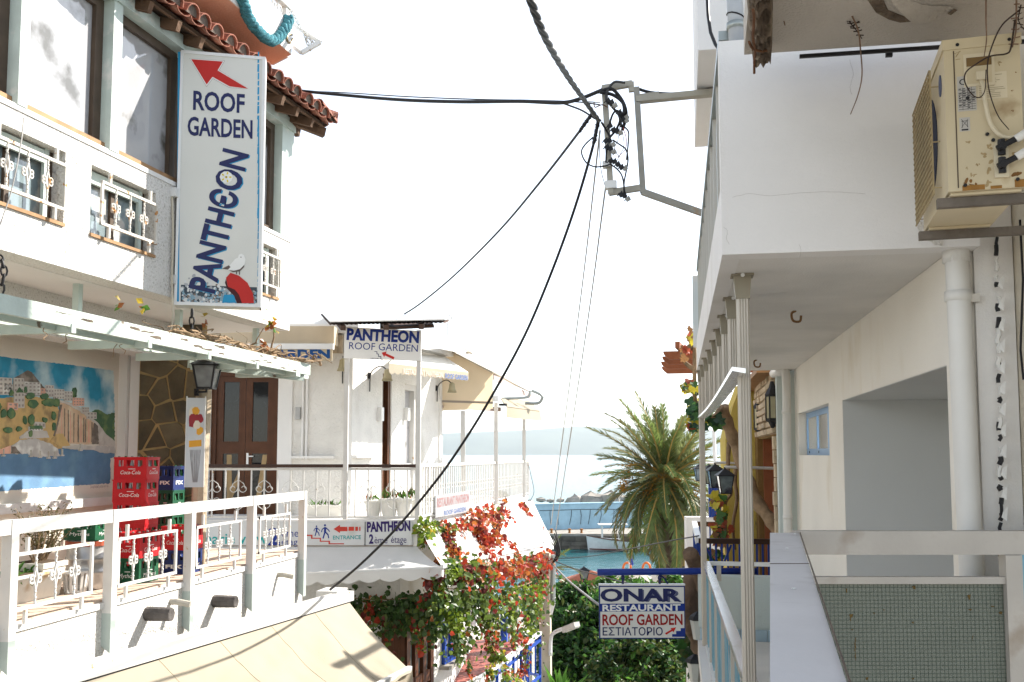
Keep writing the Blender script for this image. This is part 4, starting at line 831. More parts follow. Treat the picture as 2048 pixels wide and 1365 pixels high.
for k, (x, y, rx, ry, m) in enumerate(((388, 830, 11, 16, 2), (392, 822, 8, 8, 1), (386, 840, 9, 11, 0), (395, 836, 7, 8, 0), (399, 862, 7, 8, 1), (385, 850, 7, 6, 0), (394, 850, 8, 8, 2), (401, 838, 5, 9, 0))): MB(MF_).prism(px2(MF_, rough(ell(x, y, rx, ry), 1.5, 5)), 0, .0015+k*.0004).build('fruit_print', mr_[m], MN)
MB(MF_).prism(px2(MF_, [(378, 882), (403, 880), (403, 893), (378, 895)]), 0, .002).build('label_print', mr_[1], MN)
for i in range(9): x = 380+i*2.6; MB(MF_).tube([(*MF_.px(x, 900), .002), (*MF_.px(x+R.uniform(-3, 3), 930), .002), (*MF_.px(390+(x-390)*.4, 965), .002)], .004, 4).build('glass_print', mr_[3], MN)
LT = thing('wall_lantern', 'black iron lantern on a bracket at the timber post', 'wall lantern', P(413, 785, d=12.1), None)
lantern_local(LT, P(413, 777, d=12.0), .42, .27); MB().tube([P(393, 785, d=12.25), P(413, 784, d=12.0), P(413, 777, d=12.0)], .014, 5).build('bracket', m_dark, LT); MB().tube([P(393, 778, d=12.25), P(393, 792, d=12.25)], .03, 6).build('wall_plate', m_dark, LT)
# ================= cream street awning =================
m_crm = mat('cream awning canvas', (.42, .37, .285), .85, .07, 1.2, .15, 300, thin=.25)
AL, AR = P(60, 1372, Z=-1.94), P(697, 1191, Z=-1.94); ad = (AR-AL).normalized(); an = V((ad.y, -ad.x, 0)); aL = (AR-AL).length
AW = thing('cream_awning', 'long cream fabric street awning with white cassette below the terrace', 'awning', AL.lerp(AR, .5))
b = MB(); b.bar(AL-ad*3, AR, .17, .13); b.build('cassette', m_wht, AW); MB().bar(AL-ad*3-zz*.075+an*.06, AR-ad*.08-zz*.075+an*.06, .03, .03).build('roller', m_dark, AW)
ft = P(820, 1333, d=12.6); fo = (ft - AR).dot(an); fz = ft.z - AR.z; fu = (ft-AR).dot(ad)
nu, nv = 110, 26; vs = []
for i in range(nu+1):
    u = -3 + (aL+3-.1)*i/nu
    for j in range(nv+1):
        t = j/nv; q = AL + ad*(u + fu*t*(i/nu)**3) + an*(.07+fo*t) + zz*(-.07+fz*t); s_ = aL - u
        q += zz*(.034*t*math.sin(s_*3.1/(.25+t*.9)+1) * math.exp(-s_*.2) + min(1, 4*t)*(.02*NZ.noise(V((u*1.7, t*2.2, 3))) + .012*NZ.noise(V((u*5, t*4, 8)))) - .01*(1-t) - .06*math.sin(math.pi*t) + .012*math.sin(u*9+t*4)*(1-t)*t)
        vs.append(q)
b = MB(); b.add(vs, [(i*(nv+1)+j, (i+1)*(nv+1)+j, (i+1)*(nv+1)+j+1, i*(nv+1)+j+1) for i in range(nu) for j in range(nv)]); b.build('canvas', m_crm, AW, True)
for i in range(7, nu, 13): MB().tube([vs[i*(nv+1)+j]+zz*.001 for j in range(nv+1)], .004, 4).build('seam', mat('canvas seam', (.36, .31, .22), .9), AW)
e0, e1 = vs[nv], vs[-1]
MB().bar(AL + ad*-3 + an*(.07+fo) + zz*(-.1+fz), ft-zz*.03, .06, .07).build('front_bar', m_wht, AW)
vl = MB(); k = 70; v2 = []
for i in range(k+1):
    q = (AL + ad*-3 + an*(.09+fo)+zz*(fz-.06)).lerp(ft+an*.03-zz*.05, i/k); v2 += [q + an*.02*math.sin(i*.9), q - zz*(.2+.02*abs(math.sin(i*.45*2))) + an*.03*math.sin(i*.9+.5)]
vl.add(v2, [(2*i, 2*i+2, 2*i+3, 2*i+1) for i in range(k)]); vl.build('valance', m_crm, AW, True)
MB().box((AR.x-.35, AR.y-.3, AR.z+.0), (AR.x-.05, AR.y+.1, AR.z+.09)).build('wall_bracket', m_wht, AW)
# ================= middle building with the balcony =================
DM = 16.5
def M0(px, py, d=DM): return P(px, py, d=d)
zF = M0(620, 1040).z                                    # balcony floor
m_wallm = mat('off white textured render', (.70, .685, .65), .85, .07, 3, .9, 26, col2=(.46, .41, .33), s2=1.4, t2=.60, w2=.2, streak=3)
m_door = mat('red brown varnished door', (.085, .032, .014), .4, .25, 4); m_gls = mat('dark door glass', (.008, .009, .011), .05, .3, 2, spec=.35)
m_beige = mat('beige canvas', (.66, .57, .43), .85, .1, 2, .15, 200, thin=.35); m_white_c = mat('white awning canvas', (.72, .72, .70), .8, .06, 2, .12, 200, thin=.2)
m_brroof = mat('brown corrugated roofing', (.10, .06, .045), .7, .25, 4); m_dkrail = mat('dark brown handrail', (.05, .028, .022), .45, .2, 6)
MBD = thing('middle_building', 'white two storey building with corner balcony and restaurant signs', 'building', P(640, 1400, d=18))
DW = 17.9; wl, wr = P(330, 1040, d=DW), P(702, 1040, d=DW); wl.z = wr.z = zF; WF = FR(wl, wr-wl, zz); wL = (wr-wl).length
cN, cF = wr, P(884, 1040, d=22.3); cF.z = zF; SF = FR(cN, cF-cN, zz); sL = (cF-cN).length; N_ = SF.N
vtop = WF.px(600, 668)[1]; dl, dr_ = WF.px(419, 900)[0], WF.px(555, 900)[0]; dt = WF.px(480, 742)[1]
b = MB(WF); b.box((0, 0, -.3), (dl, vtop, 0)); b.box((dr_, 0, -.3), (wL, vtop, 0)); b.box((dl, dt, -.3), (dr_, vtop, 0)); b.build('front_wall', m_wallm, MBD)
def supx(x, y=900): return SF.px(x, y)[0]
vt2 = SF.px(884, 690)[1]; sdl, sdr, sdt = supx(764), supx(782), SF.px(772, 748)[1]; s2l, s2r, s2t = supx(808), supx(834), SF.px(812, 768)[1]
b = MB(SF); b.box((0, 0, -.3), (sdl, vtop, -.0)); b.box((sdl, sdt, -.3), (sdr, vtop, 0)); b.box((sdr, 0, -.3), (s2l, vtop, 0)); b.box((s2l, s2t, -.3), (s2r, vtop, 0)); b.box((s2r, 0, -.3), (sL, vtop, 0)); b.build('side_wall', m_wallm, MBD)
back = P(884, 1040, d=22.3); MB().slab([cF, cF - rt*3 + f0*.5, cF - rt*3 + f0*.5 + zz*vtop, cF + zz*vtop], .25).build('back_wall', m_wallm, MBD)
rfp = [wl - N_*0 + f0*-.15, wr + f0*-.12 + N_*.12, cF + N_*.35 + f0*.2, cF - rt*3.2 + f0*.6, wl + f0*5]
b = MB(); q = [V((p.x, p.y, zF+vtop)) for p in rfp]; q2 = [p + zz*.16 for p in q]; n = len(q); b.add(q+q2, [tuple(range(n-1, -1, -1)), tuple(range(n, 2*n))] + [(i, (i+1) % n, n+(i+1) % n, n+i) for i in range(n)]); b.build('roof', m_smooth, MBD)
# double door
DD = MB(WF); m_ = (dl+dr_)/2; jw = .09
DD.box((dl, 0, -.2), (dl+jw, dt, -.06)); DD.box((dr_-jw, 0, -.2), (dr_, dt, -.06)); DD.box((dl+jw, dt-.09, -.2), (dr_-jw, dt, -.06)); dfo = DD.build('double_door', m_door, MBD)
vm = WF.px(480, 890)[1]
for a, c in ((dl+jw, m_), (m_, dr_-jw)):
    b = MB(WF); s_ = .12; t0, t1 = -.16, -.1
    a += .004; c -= .004
    b.box((a, 0, t0), (a+s_, dt-.09, t1)); b.box((c-s_, 0, t0), (c, dt-.09, t1)); b.box((a+s_, 0, t0), (c-s_, .2, t1)); b.box((a+s_, vm-.16, t0), (c-s_, vm+.06, t1)); b.box((a+s_, dt-.2, t0), (c-s_, dt-.09, t1)); b.build('door_leaf', m_door, dfo)
    MB(WF).box((a+s_, .2, -.14), (c-s_, vm-.16, -.13)).build('pane', m_gls, dfo); MB(WF).box((a+s_, vm+.06, -.14), (c-s_, dt-.2, -.13)).build('pane', m_gls, dfo)
b = MB(WF); b.box((m_+.03, vm-.4, -.1), (m_+.07, vm-.15, -.085)); b.box((m_+.04, vm-.22, -.085), (m_+.16, vm-.2, -.07)); b.build('handle', m_alu, dfo)
# planks seen behind the lower panes are leaning against the glass inside
m_plank = mat('pale plank', (.36, .25, .13), .8, .2, 6)
for x0, x1, k in ((dl+.28, dl+.52, 1), (m_+.2, m_+.42, -1), (dl+.30, dl+.38, -1)): MB(WF).prism([(x0, .22), (x0+.09, .22), (x1+k*.1+.09, vm-.18), (x1+k*.1, vm-.18)], -.1295, -.125).build('plank', m_plank, MBD)
# lighter door surround, trim and pipes
b = MB(WF); b.box((dr_, 0, .0), (dr_+.26, dt+.1, .03)); b.box((dl-.3, 0, 0), (dl, dt+.1, .03)); b.build('door_surround', m_smooth, MBD)
for x in (605, 613): u = WF.px(x, 900)[0]; MB(WF).tube([(u, WF.px(x, 920)[1]-.0, .03), (u, vtop, .03)], .022, 6).build('conduit', m_smooth, MBD)
q = WF.px(597, 826); MB(WF).box((q[0]-.04, q[1]-.12, 0), (q[0]+.04, q[1]+.1, .08)).build('wall_light', mat('grey plastic', (.42, .42, .41), .5), MBD)
q = WF.px(583, 915); MB(WF).box((q[0], q[1]-.02, 0), (q[0]+.78, q[1]+.02, .12)).build('shelf_ledge', m_smooth, MBD); MB(WF).box((WF.px(702, 1000)[0]-.13, 0, .0), (wL+.003, vtop-.01, .02)).build('corner_trim', m_smooth, MBD)
# side doors
for a, c, t, m in ((sdl, sdr, sdt, m_door), (s2l, s2r, s2t, m_wht)):
    b = MB(SF); b.box((a, 0, -.2), (a+.1, t, -.03)); b.box((c-.1, 0, -.2), (c, t, -.03)); b.box((a+.1, t-.12, -.2), (c-.1, t, -.03)); o = b.build('side_door', m, MBD); MB(SF).box((a+.1, 0, -.16), (c-.1, .9, -.08)).build('door_leaf', m, o); MB(SF).box((a+.1, .9, -.15), (c-.1, t-.12, -.14)).build('pane', m_gls if m is m_door else m_pane, o)
for x in (758, 811): u = supx(x); v = SF.px(x, 830)[1]; MB(SF).box((u-.1, v-.12, .0), (u+.02, v+.14, .09)).build('switch_box', m_alu, MBD)
MB(SF).box((supx(700), SF.px(720, 916)[1], 0), (supx(745), SF.px(720, 916)[1]+.05, .14)).build('shelf_ledge', m_smooth, MBD)
# goose neck lamps
m_shade = mat('tulip glass shade', (.45, .40, .26), .4, .2, 8, thin=.3)
for fr, x, y, lb in ((SF, 737, 752, 'goose neck wall lamp with tulip shade beside the brown side door'), (SF, 872, 777, 'goose neck wall lamp with tulip shade below the small lettered awning'), (WF, 686, 735, 'goose neck wall lamp half hidden behind the left signpost')):
    q = fr.px(x, y); T = thing('wall_lamp', lb, 'wall lamp', fr((q[0], q[1], 0)), 'goose neck lamps on the middle building'); s_ = 1
    pts = smoothpath([fr((q[0]+.0, q[1]-.3, .03)), fr((q[0], q[1], .04)), fr((q[0]+.02, q[1]+.12, .1)), fr((q[0]+.04, q[1]+.18, .24)), fr((q[0]+.06, q[1]+.1, .36))], 5)
    MB().tube(pts, .011, 5).build('arm', m_dark, T); MB(fr).box((q[0]-.03, q[1]-.06, 0), (q[0]+.03, q[1]+.06, .03)).build('wall_plate', m_dark, T)
    e = pts[-1]; MB().lathe([(.11, -.2), (.085, -.14), (.07, -.08), (.06, 0), (.02, .03)], e, 10).build('shade', m_shade, T, True)
# balcony slab, fascia, rail
BFl, BFr = M0(398, 1040), M0(836, 1040); BFl.z = BFr.z = zF; BF = FR(BFl, BFr-BFl, zz); bL = (BFr-BFl).length
bE = P(1056, 990, Z=zF); BS = FR(BFr, bE-BFr, zz); bsL = (bE-BFr).length
b = MB(); b.hexa([p+zz*h_ for h_ in (-.09, 0) for p in (BFl-BF.U*1.5, BFr, wr+f0*.2, wl-BF.U*1.0)]); b.hexa([p+zz*h_ for h_ in (-.09, -.003) for p in (BFr, bE, cF+f0*3.5-rt*.3, cN)]); b.build('balcony_slab', m_smooth, MBD)
ztop = BF.px(620, 929)[1]
RB = thing('balcony_railing', 'white baluster balcony railing with dark brown handrail and iron scrolls', 'railing', BFl)
b = MB(BF); b.box((-.1, ztop-.055, -.05), (bL, ztop, .035)); b.build('handrail', m_dkrail, RB); MB(BF).box((-.1, ztop-.1, -.02), (bL, ztop-.06, .015)).build('top_bar', m_wht, RB); MB(BF).box((-.1, .03, -.02), (bL, .06, .015)).build('bottom_bar', m_wht, RB)
MB(BS).box((0, ztop-.05, -.05), (bsL, ztop, .035)).build('handrail', m_rust, RB); MB(BS).box((0, .03, -.02), (bsL, .06, .015)).build('bottom_bar', m_wht, RB)
xs = list(range(424, 834, 26)); 
for i, x in enumerate(xs):
    u = BF.px(x, 1000)[0]; MB(BF).box((u-.011, .06, -.011), (u+.011, ztop-.1, .011)).build('baluster', m_wht, RB)
    if i % 2 == 0:
        b = MB(BF)
        for s_ in (-1, 1):
            for v0, ud in ((.52, -1), (.30, 1)): scroll(b, BF, u+s_*.01, v0+.0, .075, s_, ud, .007)
            b.tube([(u+s_*.005, .66, 0), (u+s_*.09, .6, 0), (u+s_*.12, .52, 0)], .007, 4); b.tube([(u+s_*.005, .16, 0), (u+s_*.09, .22, 0), (u+s_*.12, .30, 0)], .007, 4)
        b.build('scrollwork', m_wht, RB)
nb = 62
for i in range(nb):
    u = .12+(bsL-.15)*i/(nb-1); MB(BS).box((u-.013, .06, -.011), (u+.013, ztop-.05, .011)).build('baluster', m_wht, RB)
    if i % 2:
        b = MB(BS)
        for s_ in (-1, 1):
            for v0, ud in ((.52, -1), (.30, 1)): scroll(b, BS, u+s_*.01, v0, .06, s_, ud, .007)
        b.build('scrollwork', m_wht, RB)
for fr, u in ((BF, .02), (BF, bL-.02), (BS, bsL)): MB(fr).box((u-.03, 0, -.03), (u+.03, ztop-.002, .03)).build('post', m_wht, RB)
# plants on the balcony
m_wpot = mat('white plant pot', (.68, .67, .63), .5, .08, 4)
def pot(x, y, d, r, h, lb, n=30, spread=.14):
    c = P(x, y, d=d); c.z = zF; T = thing('flower_pot', lb, 'flower pot', c, 'flower pots on the balcony')
    MB().lathe([(r*.62, 0), (r*.8, h*.55), (r*.92, h*.88), (r*1.05, h*.9), (r*1.05, h), (r*.9, h)], c, 14).build('pot', m_wpot, T); MB().lathe([(r*.88, 0), (.01, .01)], c+zz*(h*.96), 10).build('soil', m_soil, T)
    for _ in range(n): b = MB(); add_leaf(b, c + V((R.gauss(0, r*.5), R.gauss(0, r*.4), h)), R.uniform(.06, .16)*spread/.14, .035, dirv=V((R.gauss(0, .5), R.gauss(0, .5), 1)).normalized()); b.build('leaf', R.choice([m_lf[1], m_lf[2], mlr[1], m_lf[0]]), T)
pot(746, 1038, 16.9, .16, .3, 'white pot with short shoots, leftmost of the pots behind the balcony railing', 16); pot(778, 1038, 16.9, .17, .33, 'white belly pot with a tall sprig, second of the pots behind the railing', 22, .2); pot(808, 1036, 16.9, .165, .33, 'white tapered pot with spiky leaves, third of the pots behind the railing', 24, .18); pot(826, 1036, 17.2, .15, .33, 'white pot with brownish leaves tucked in the balcony corner', 18, .2)
c = P(612, 1038, d=16.9); c.z = zF; T = thing('planter', 'long white planter with straggly seedlings on the balcony', 'planter', c); f = FR(c, BF.U, zz)
MB(f).hexa([f(q) for q in ((.04, 0, -.04), (.04, 0, -.2), (.58, 0, -.2), (.58, 0, -.04), (0, .2, 0), (0, .2, -.24), (.62, .2, -.24), (.62, .2, 0))]).build('pot', m_wpot, T); MB(f).box((-.01, .18, -.25), (.63, .22, .01)).build('rim', m_wpot, T)
for _ in range(46): b = MB(); add_leaf(b, f((R.uniform(.03, .6), .2, -.12)), R.uniform(.05, .17), .03, dirv=V((R.gauss(0, .6), R.gauss(0, .5), 1)).normalized()); b.build('leaf', R.choice([m_lf[1], m_lf[2], m_lf[1]]), T)
# banner strip below the balcony
m_ban = mat('white banner vinyl', (.60, .61, .61), .5, .06, 2, col2=(.5, .49, .46), s2=2, t2=.62); m_teal = mat('teal print', (.01, .30, .30), .5); m_pur = mat('purple navy print', (.035, .02, .12), .5); m_prn = mat('red banner print', (.50, .045, .03), .5, .1)
BN = BF.off(.03); v0, v1 = BN.px(600, 1091)[1], BN.px(600, 1044)[1]
def U(x, y=1065): return BN.px(x, y)[0]
T = thing('banner_sign', 'white banner with two walking figures, red steps and a red arrow', 'sign', BN((U(600), v0, 0)))
MB(BN).box((U(340), v0, -.025), (U(730)-.006, v1, 0)).build('panel', m_ban, T); MB(BN).box((U(340), v0-.012, -.02), (U(826), v0, .012)).build('rail', mat('grey brown trim', (.28, .24, .2), .6), T)
t = MB(BN); sgtext(t, BN, 'marie view', (402, 1088), (535, 1088), (402, 1066), .01); t.build('lettering', m_teal, T)
t = MB(BN); sgtext(t, BN, '2', (536, 1090), (560, 1090), (536, 1056), .03); t.build('lettering', m_dblue, T)
t = MB(BN); sgtext(t, BN, 'ème', (563, 1074), (597, 1074), (563, 1058), .0); sgtext(t, BN, 'étage', (563, 1090), (604, 1090), (563, 1077), .0); t.build('lettering', m_dblue, T)
t = MB(BN); sgtext(t, BN, 'ENTRANCE', (666, 1079.5), (722, 1078.5), (666, 1071.5), .012); t.build('lettering', m_teal, T)
st = [(600, 1065), (609, 1065), (609, 1070), (625, 1070), (625, 1076), (642, 1076), (642, 1082), (660, 1082), (660, 1087), (688, 1087), (688, 1089), (657, 1089), (657, 1084), (639.5, 1084), (639.5, 1078), (622, 1078), (622, 1072.5), (606, 1072.5), (606, 1067), (600, 1067)]
MB(BN).prism(px2(BN, st), 0, .003).build('steps', m_prn, T)
MB(BN).prism(px2(BN, [(667, 1058.5), (680, 1050), (680, 1054), (695, 1054), (695, 1063), (680, 1063), (680, 1066.5)]), 0, .003).build('arrow', m_prn, T)
for a, c in ((697, 708), (710.5, 716), (718.5, 721)): MB(BN).prism(px2(BN, [(a, 1054), (c, 1053.8), (c, 1062), (a, 1062.2)]), 0, .003).build('arrow_dash', m_prn, T)
for ox, oy, k in ((633, 1052, .85), (650, 1050, 1.15)):
    b = MB(BN); b.prism(px2(BN, ell(ox, oy+1, 1.9*k, 2*k, 0, 9)), 0, .003)
    def limb(a, c, w_): d = V((c[0]-a[0], c[1]-a[1])).normalized(); n_ = V((-d.y, d.x))*w_*k; b.prism(px2(BN, [(ox+a[0]*k-n_.x, oy+a[1]*k-n_.y), (ox+a[0]*k+n_.x, oy+a[1]*k+n_.y), (ox+c[0]*k+n_.x, oy+c[1]*k+n_.y), (ox+c[0]*k-n_.x, oy+c[1]*k-n_.y)]), 0, .0026+.0003*R.random())
    limb((.5, 4), (0, 13), 1.9); limb((0, 12.5), (-3.4, 24), 1.2); limb((.5, 12.5), (5, 17), 1.2); limb((5, 16.5), (6.5, 23.5), 1.0); limb((-.5, 5), (-5, 8), .9); limb((-5, 8), (-6, 13), .8); limb((1, 5), (6, 9), .9); limb((6, 9), (8, 12), .8)
    b.build('walking_figure', m_dblue, T)
T = thing('banner_sign', 'white sign with bold purple lettering for the second floor, under the pots', 'sign', BN((U(732), v0, 0)))
MB(BN).box((U(731), v0+.004, -.025), (U(824), v1, .004)).build('panel', m_ban, T); MB(BN).box((U(731)-.012, v0, -.02), (U(731), v1, .012)).build('edge', m_dark, T)
t = MB(BN); sgtext(t, BN, 'PANTHEON', (734, 1063.5), (821, 1061), (734, 1044.5), .05, .008); t.build('lettering', m_pur, T)
t = MB(BN); sgtext(t, BN, '2', (738, 1087), (747, 1087), (738, 1069), .04, .008); sgtext(t, BN, 'ème', (749, 1087), (775, 1087), (749, 1073), .0, .008); sgtext(t, BN, 'étage', (782, 1086), (813, 1086), (782, 1072), .0, .008); t.build('lettering', m_pur, T)
# fascia under the balcony and lower white awning with scallops
MB(BF).box((-1.5, -.6, -.3), (bL-.01, -.092, .0)).build('fascia', m_smooth, MBD); MB(BS).box((.0, -.55, -.3), (bsL, -.095, -.012)).build('fascia', m_smooth, MBD)
LA = thing('scalloped_awning', 'white lower awning with scalloped valance under the balcony signs', 'awning', BF((3, -.9, .3)))
zt_, zb = v0-.02, BF.px(700, 1165)[1]
a0, a1 = BF((-1.5, zt_, .02)), BF((bL-.02, zt_, .02)); b0 = BF((-1.5, 0, .85)); b0.z = M0(600, 1168, 15.7).z; b1 = P(884, 1136, d=15.9); 
g = 14; vs = []
for i in range(g*3+1):
    for j in range(9):
        t = j/8; q = a0.lerp(a1, i/(g*3)).lerp(b0.lerp(b1, i/(g*3)), t); vs.append(q - zz*.025*math.sin(math.pi*t))
b = MB(); b.add(vs, [(i*9+j, i*9+j+1, (i+1)*9+j+1, (i+1)*9+j) for i in range(g*3) for j in range(8)]); b.build('canvas', m_white_c, LA, True)
sc = MB(); k = 17*8; v2 = []
for i in range(k+1):
    q = b0.lerp(b1, i/k); ph = (i % 8)/8; v2 += [q, q - zz*(.13 + .055*math.sin(math.pi*ph)) - f0*.01]
sc.add(v2, [(2*i, 2*i+1, 2*i+3, 2*i+2) for i in range(k)]); sc.build('valance', m_white_c, LA)
MB().bar(b0+f0*.03, b1+f0*.03, .04, .05).build('front_bar', m_alu, LA)
hip = P(1000, 1125, d=18.5)
SA = thing('side_awning', 'sunlit white awning along the street side under the red creeper', 'awning', BS((5, -.6, .4)))
s0, s1 = BS((.05, zt_+.3, .02)), BS((bsL+.6, -.18, .02)); t0, t1 = b1 + zz*.02, P(1107, 1085, d=26.3); vs = []
for i in range(41):
    for j in range(9): t = j/8; q = s0.lerp(s1, i/40).lerp(t0.lerp(t1, i/40), t); vs.append(q - zz*(.03*math.sin(math.pi*t) + .02*abs(math.sin(i*.39))*t))
b = MB(); b.add(vs, [(i*9+j, i*9+j+1, (i+1)*9+j+1, (i+1)*9+j) for i in range(40) for j in range(8)]); b.build('canvas', m_white_c, SA, True)
v2 = []
for i in range(81): q = t0.lerp(t1, i/80); v2 += [q, q-zz*(.16+.04*abs(math.sin(i*.6)))]
b = MB(); b.add(v2, [(2*i, 2*i+1, 2*i+3, 2*i+2) for i in range(80)]); b.build('valance', m_white_c, SA)
b = MB(); b.bar(BS((3.6, -.02, .03)), BS((3.6, -.02, .03)).lerp(P(1010, 1060, d=20), 1), .07, .07); 
MB().bar(P(1008, 1025, d=24.5), P(1062, 1037, d=25), .08, .08).build('support_bar', m_alu, SA); MB().bar(t0, t1, .05, .06).build('front_bar', m_alu, SA)
# faded banner on the side rail
BSo = BS.off(.06); qa, qb = BSo.px(871, 1036), BSo.px(940, 1024); T = thing('railing_banner', 'faded white banner with pale red and blue lettering tied to the side railing', 'sign', BSo((qa[0], qa[1], 0)))
q2, q3 = BSo.px(940, 984), BSo.px(871, 992); MB(BSo).prism([qa, qb, q2, q3], -.02, 0).build('panel', mat('sun faded vinyl', (.33, .33, .34), .5, .06, 2), T)
t = MB(BSo); sgtext(t, BSo, 'RESTAURANT PANTHEON', (874, 1015), (938, 1003), (874, 997), .03); t.build('lettering', mat('faded pink print', (.30, .17, .17), .6, .15, 4), T)
t = MB(BSo); sgtext(t, BSo, 'ROOF GARDEN', (888, 1031), (931, 1022), (888, 1022), .02); t.build('lettering', mat('faded blue print', (.09, .14, .30), .6, .2, 4), T)
# signposts and the blue lettered sign
T = thing('post_sign', 'white sign with blue lettering and red arrow on two white posts', 'sign', M0(690, 1040, 16.3))
SP = quadframe((688, 717), (842, 722), 16.3, 16.25); w0, h0 = SP.px(842, 722)[0], SP.px(688, 654)[1]; h1 = SP.px(842, 662)[1]
MB(SP).prism([(0, 0), (w0, SP.px(842, 722)[1]), (w0, h1), (0, h0)], -.04, 0).build('panel', m_wp, T)
for x, yb in ((691, 1040), (836, 1032)): u = SP.px(x, 800)[0]; MB(SP).box((u-.035, SP.px(x, yb)[1], -.12), (u+.035, SP.px(x, 660)[1], -.045)).build('post', m_wht, T)
def p4(x, y): return (660+x/4.55, 600+y/4.55)
t = MB(SP); sgtext(t, SP, 'PANTHEON', p4(150, 360), p4(808, 390), p4(150, 258), .045); t.build('lettering', m_dblue, T)
t = MB(SP); sgtext(t, SP, 'ROOF GARDEN', p4(172, 448), p4(798, 474), p4(172, 382), .0); t.build('lettering', m_dblue, T)
t = MB(SP); sgtext(t, SP, 'UPSTAIRS', p4(370, 540), p4(446, 544), p4(370, 527), .0); t.build('lettering', m_navy, T)
MB(SP).prism(px2(SP, [p4(*q) for q in ((404, 468), (430, 470), (430, 490), (444, 492), (444, 512), (466, 514), (466, 538), (482, 540), (482, 545), (460, 543), (460, 520), (438, 518), (438, 497), (424, 495), (424, 475), (404, 473))]), 0, .003).build('steps', m_navy, T)
MB(SP).prism(px2(SP, [p4(*q) for q in ((470, 482), (515, 470), (509, 487), (587, 522), (578, 544), (500, 507), (493, 522))]), 0, .003).build('arrow', m_red, T)
# roof edge things
CN = thing('corrugated_canopy', 'dark brown corrugated canopy on top of the corner of the building', 'canopy', P(770, 640, d=17))
q = [P(640, 629, d=17.6), P(900, 641, d=16.6), P(890, 647, d=15.4), P(660, 651, d=16.0)]; nc = 26; vs = []
for i in range(nc*2+1):
    t = i/(nc*2); h_ = .012*(i % 2); vs += [q[0].lerp(q[1], t)+zz*h_, q[3].lerp(q[2], t)+zz*h_]
b = MB(); b.add(vs, [(2*i, 2*i+1, 2*i+3, 2*i+2) for i in range(nc*2)]); b.build('sheet', m_brroof, CN)
MB().slab([p+zz*.05 for p in q], .02).build('flashing', m_alu, CN)
for t in (.12, .5, .8): MB().bar(q[0].lerp(q[1], t)-zz*.05, q[3].lerp(q[2], t)-zz*.05, .08, .08).build('rafter', m_brroof, CN)
MB().slab([P(760, 655, d=16.6), P(868, 650, d=16.3), P(860, 640, d=17.4), P(760, 640, d=17.4)], .05).build('side_beam', m_brroof, CN)
RP = thing('roof_parapet', 'flat white roof slab and parapet behind the canopy', 'roof', P(630, 655, d=20))
MB().slab([P(575, 645, d=20), P(700, 640, d=20), P(700, 665, d=20), P(575, 668, d=20)], -.4).build('parapet', m_smooth, RP); MB().slab([P(620, 652, d=17.9), P(660, 629, d=17.9), P(690, 632, d=17.9), P(690, 665, d=17.9), P(640, 668, d=17.9)], -.1).build('gable', m_smooth, RP)
MB().slab([P(838, 683, d=18.5), P(945, 706, d=21.5), P(918, 693, d=22.5), P(850, 678, d=20)], .06).build('eave_slab', m_smooth, RP)
MB().slab([P(896, 697, d=21.5), P(945, 706, d=21.0), P(920, 692, d=22.5), P(905, 690, d=22.8)], .03).build('eave_board', m_oldw, RP)
b = MB(); b.tube(smoothpath([P(896, 672, d=19), P(896, 640, d=19), P(899, 632, d=19), P(903, 634, d=19), P(902, 640, d=19)], 4), .02, 5); b.build('vent_pipe', m_alu, RP)
# wall mounted beige awning with navy lettering, left
GA = thing('rolled_awning', 'beige rolled awning with large navy lettering behind the pergola', 'awning', WF((1, 2, 0)))
AF = quadframe((398, 722), (664, 720), 17.3, 17.3); aw = AF.px(664, 720)[0]; ah = AF.px(500, 699)[1]
MB(AF).box((-.8, 0, -.03), (aw, ah, 0)).build('valance', mat('beige valance', (.50, .42, .30), .8, .12, 3, .2, 40), GA); MB(AF).box((-.8, ah, -.1), (aw+.02, ah+.1, .03)).build('front_bar', m_alu, GA); MB(AF).box((-.8, ah+.1, -.5), (aw+.02, ah+.42, -.05)).build('roll', m_beige, GA)
t = MB(AF); sgtext(t, AF, 'OUZERI', (400, 719), (470, 719), (400, 703), .04); sgtext(t, AF, 'GARDEN', (528, 718), (660, 716), (528, 701), .05); t.build('lettering', mat('navy cloth print', (.015, .07, .22), .7), GA)
MB(WF).box((WF.px(430, 735)[0], WF.px(430, 735)[1], .0), (WF.px(508, 735)[0], WF.px(430, 724)[1], .03)).build('name_board', mat('orange brown board', (.28, .12, .04), .6), MBD); t = MB(WF); q = WF.px(433, 734); t.text('PANTHEON', q[0], q[1]+.01, .065, .6, .02, .032); t.build('name_lettering', m_navy, MBD)
q = WF.px(676, 690); b = MB(WF); b.box((q[0]-.1, q[1]-.16, 0), (q[0]+.1, q[1]+.16, .12)); b.build('junction_box', m_oldw, MBD)
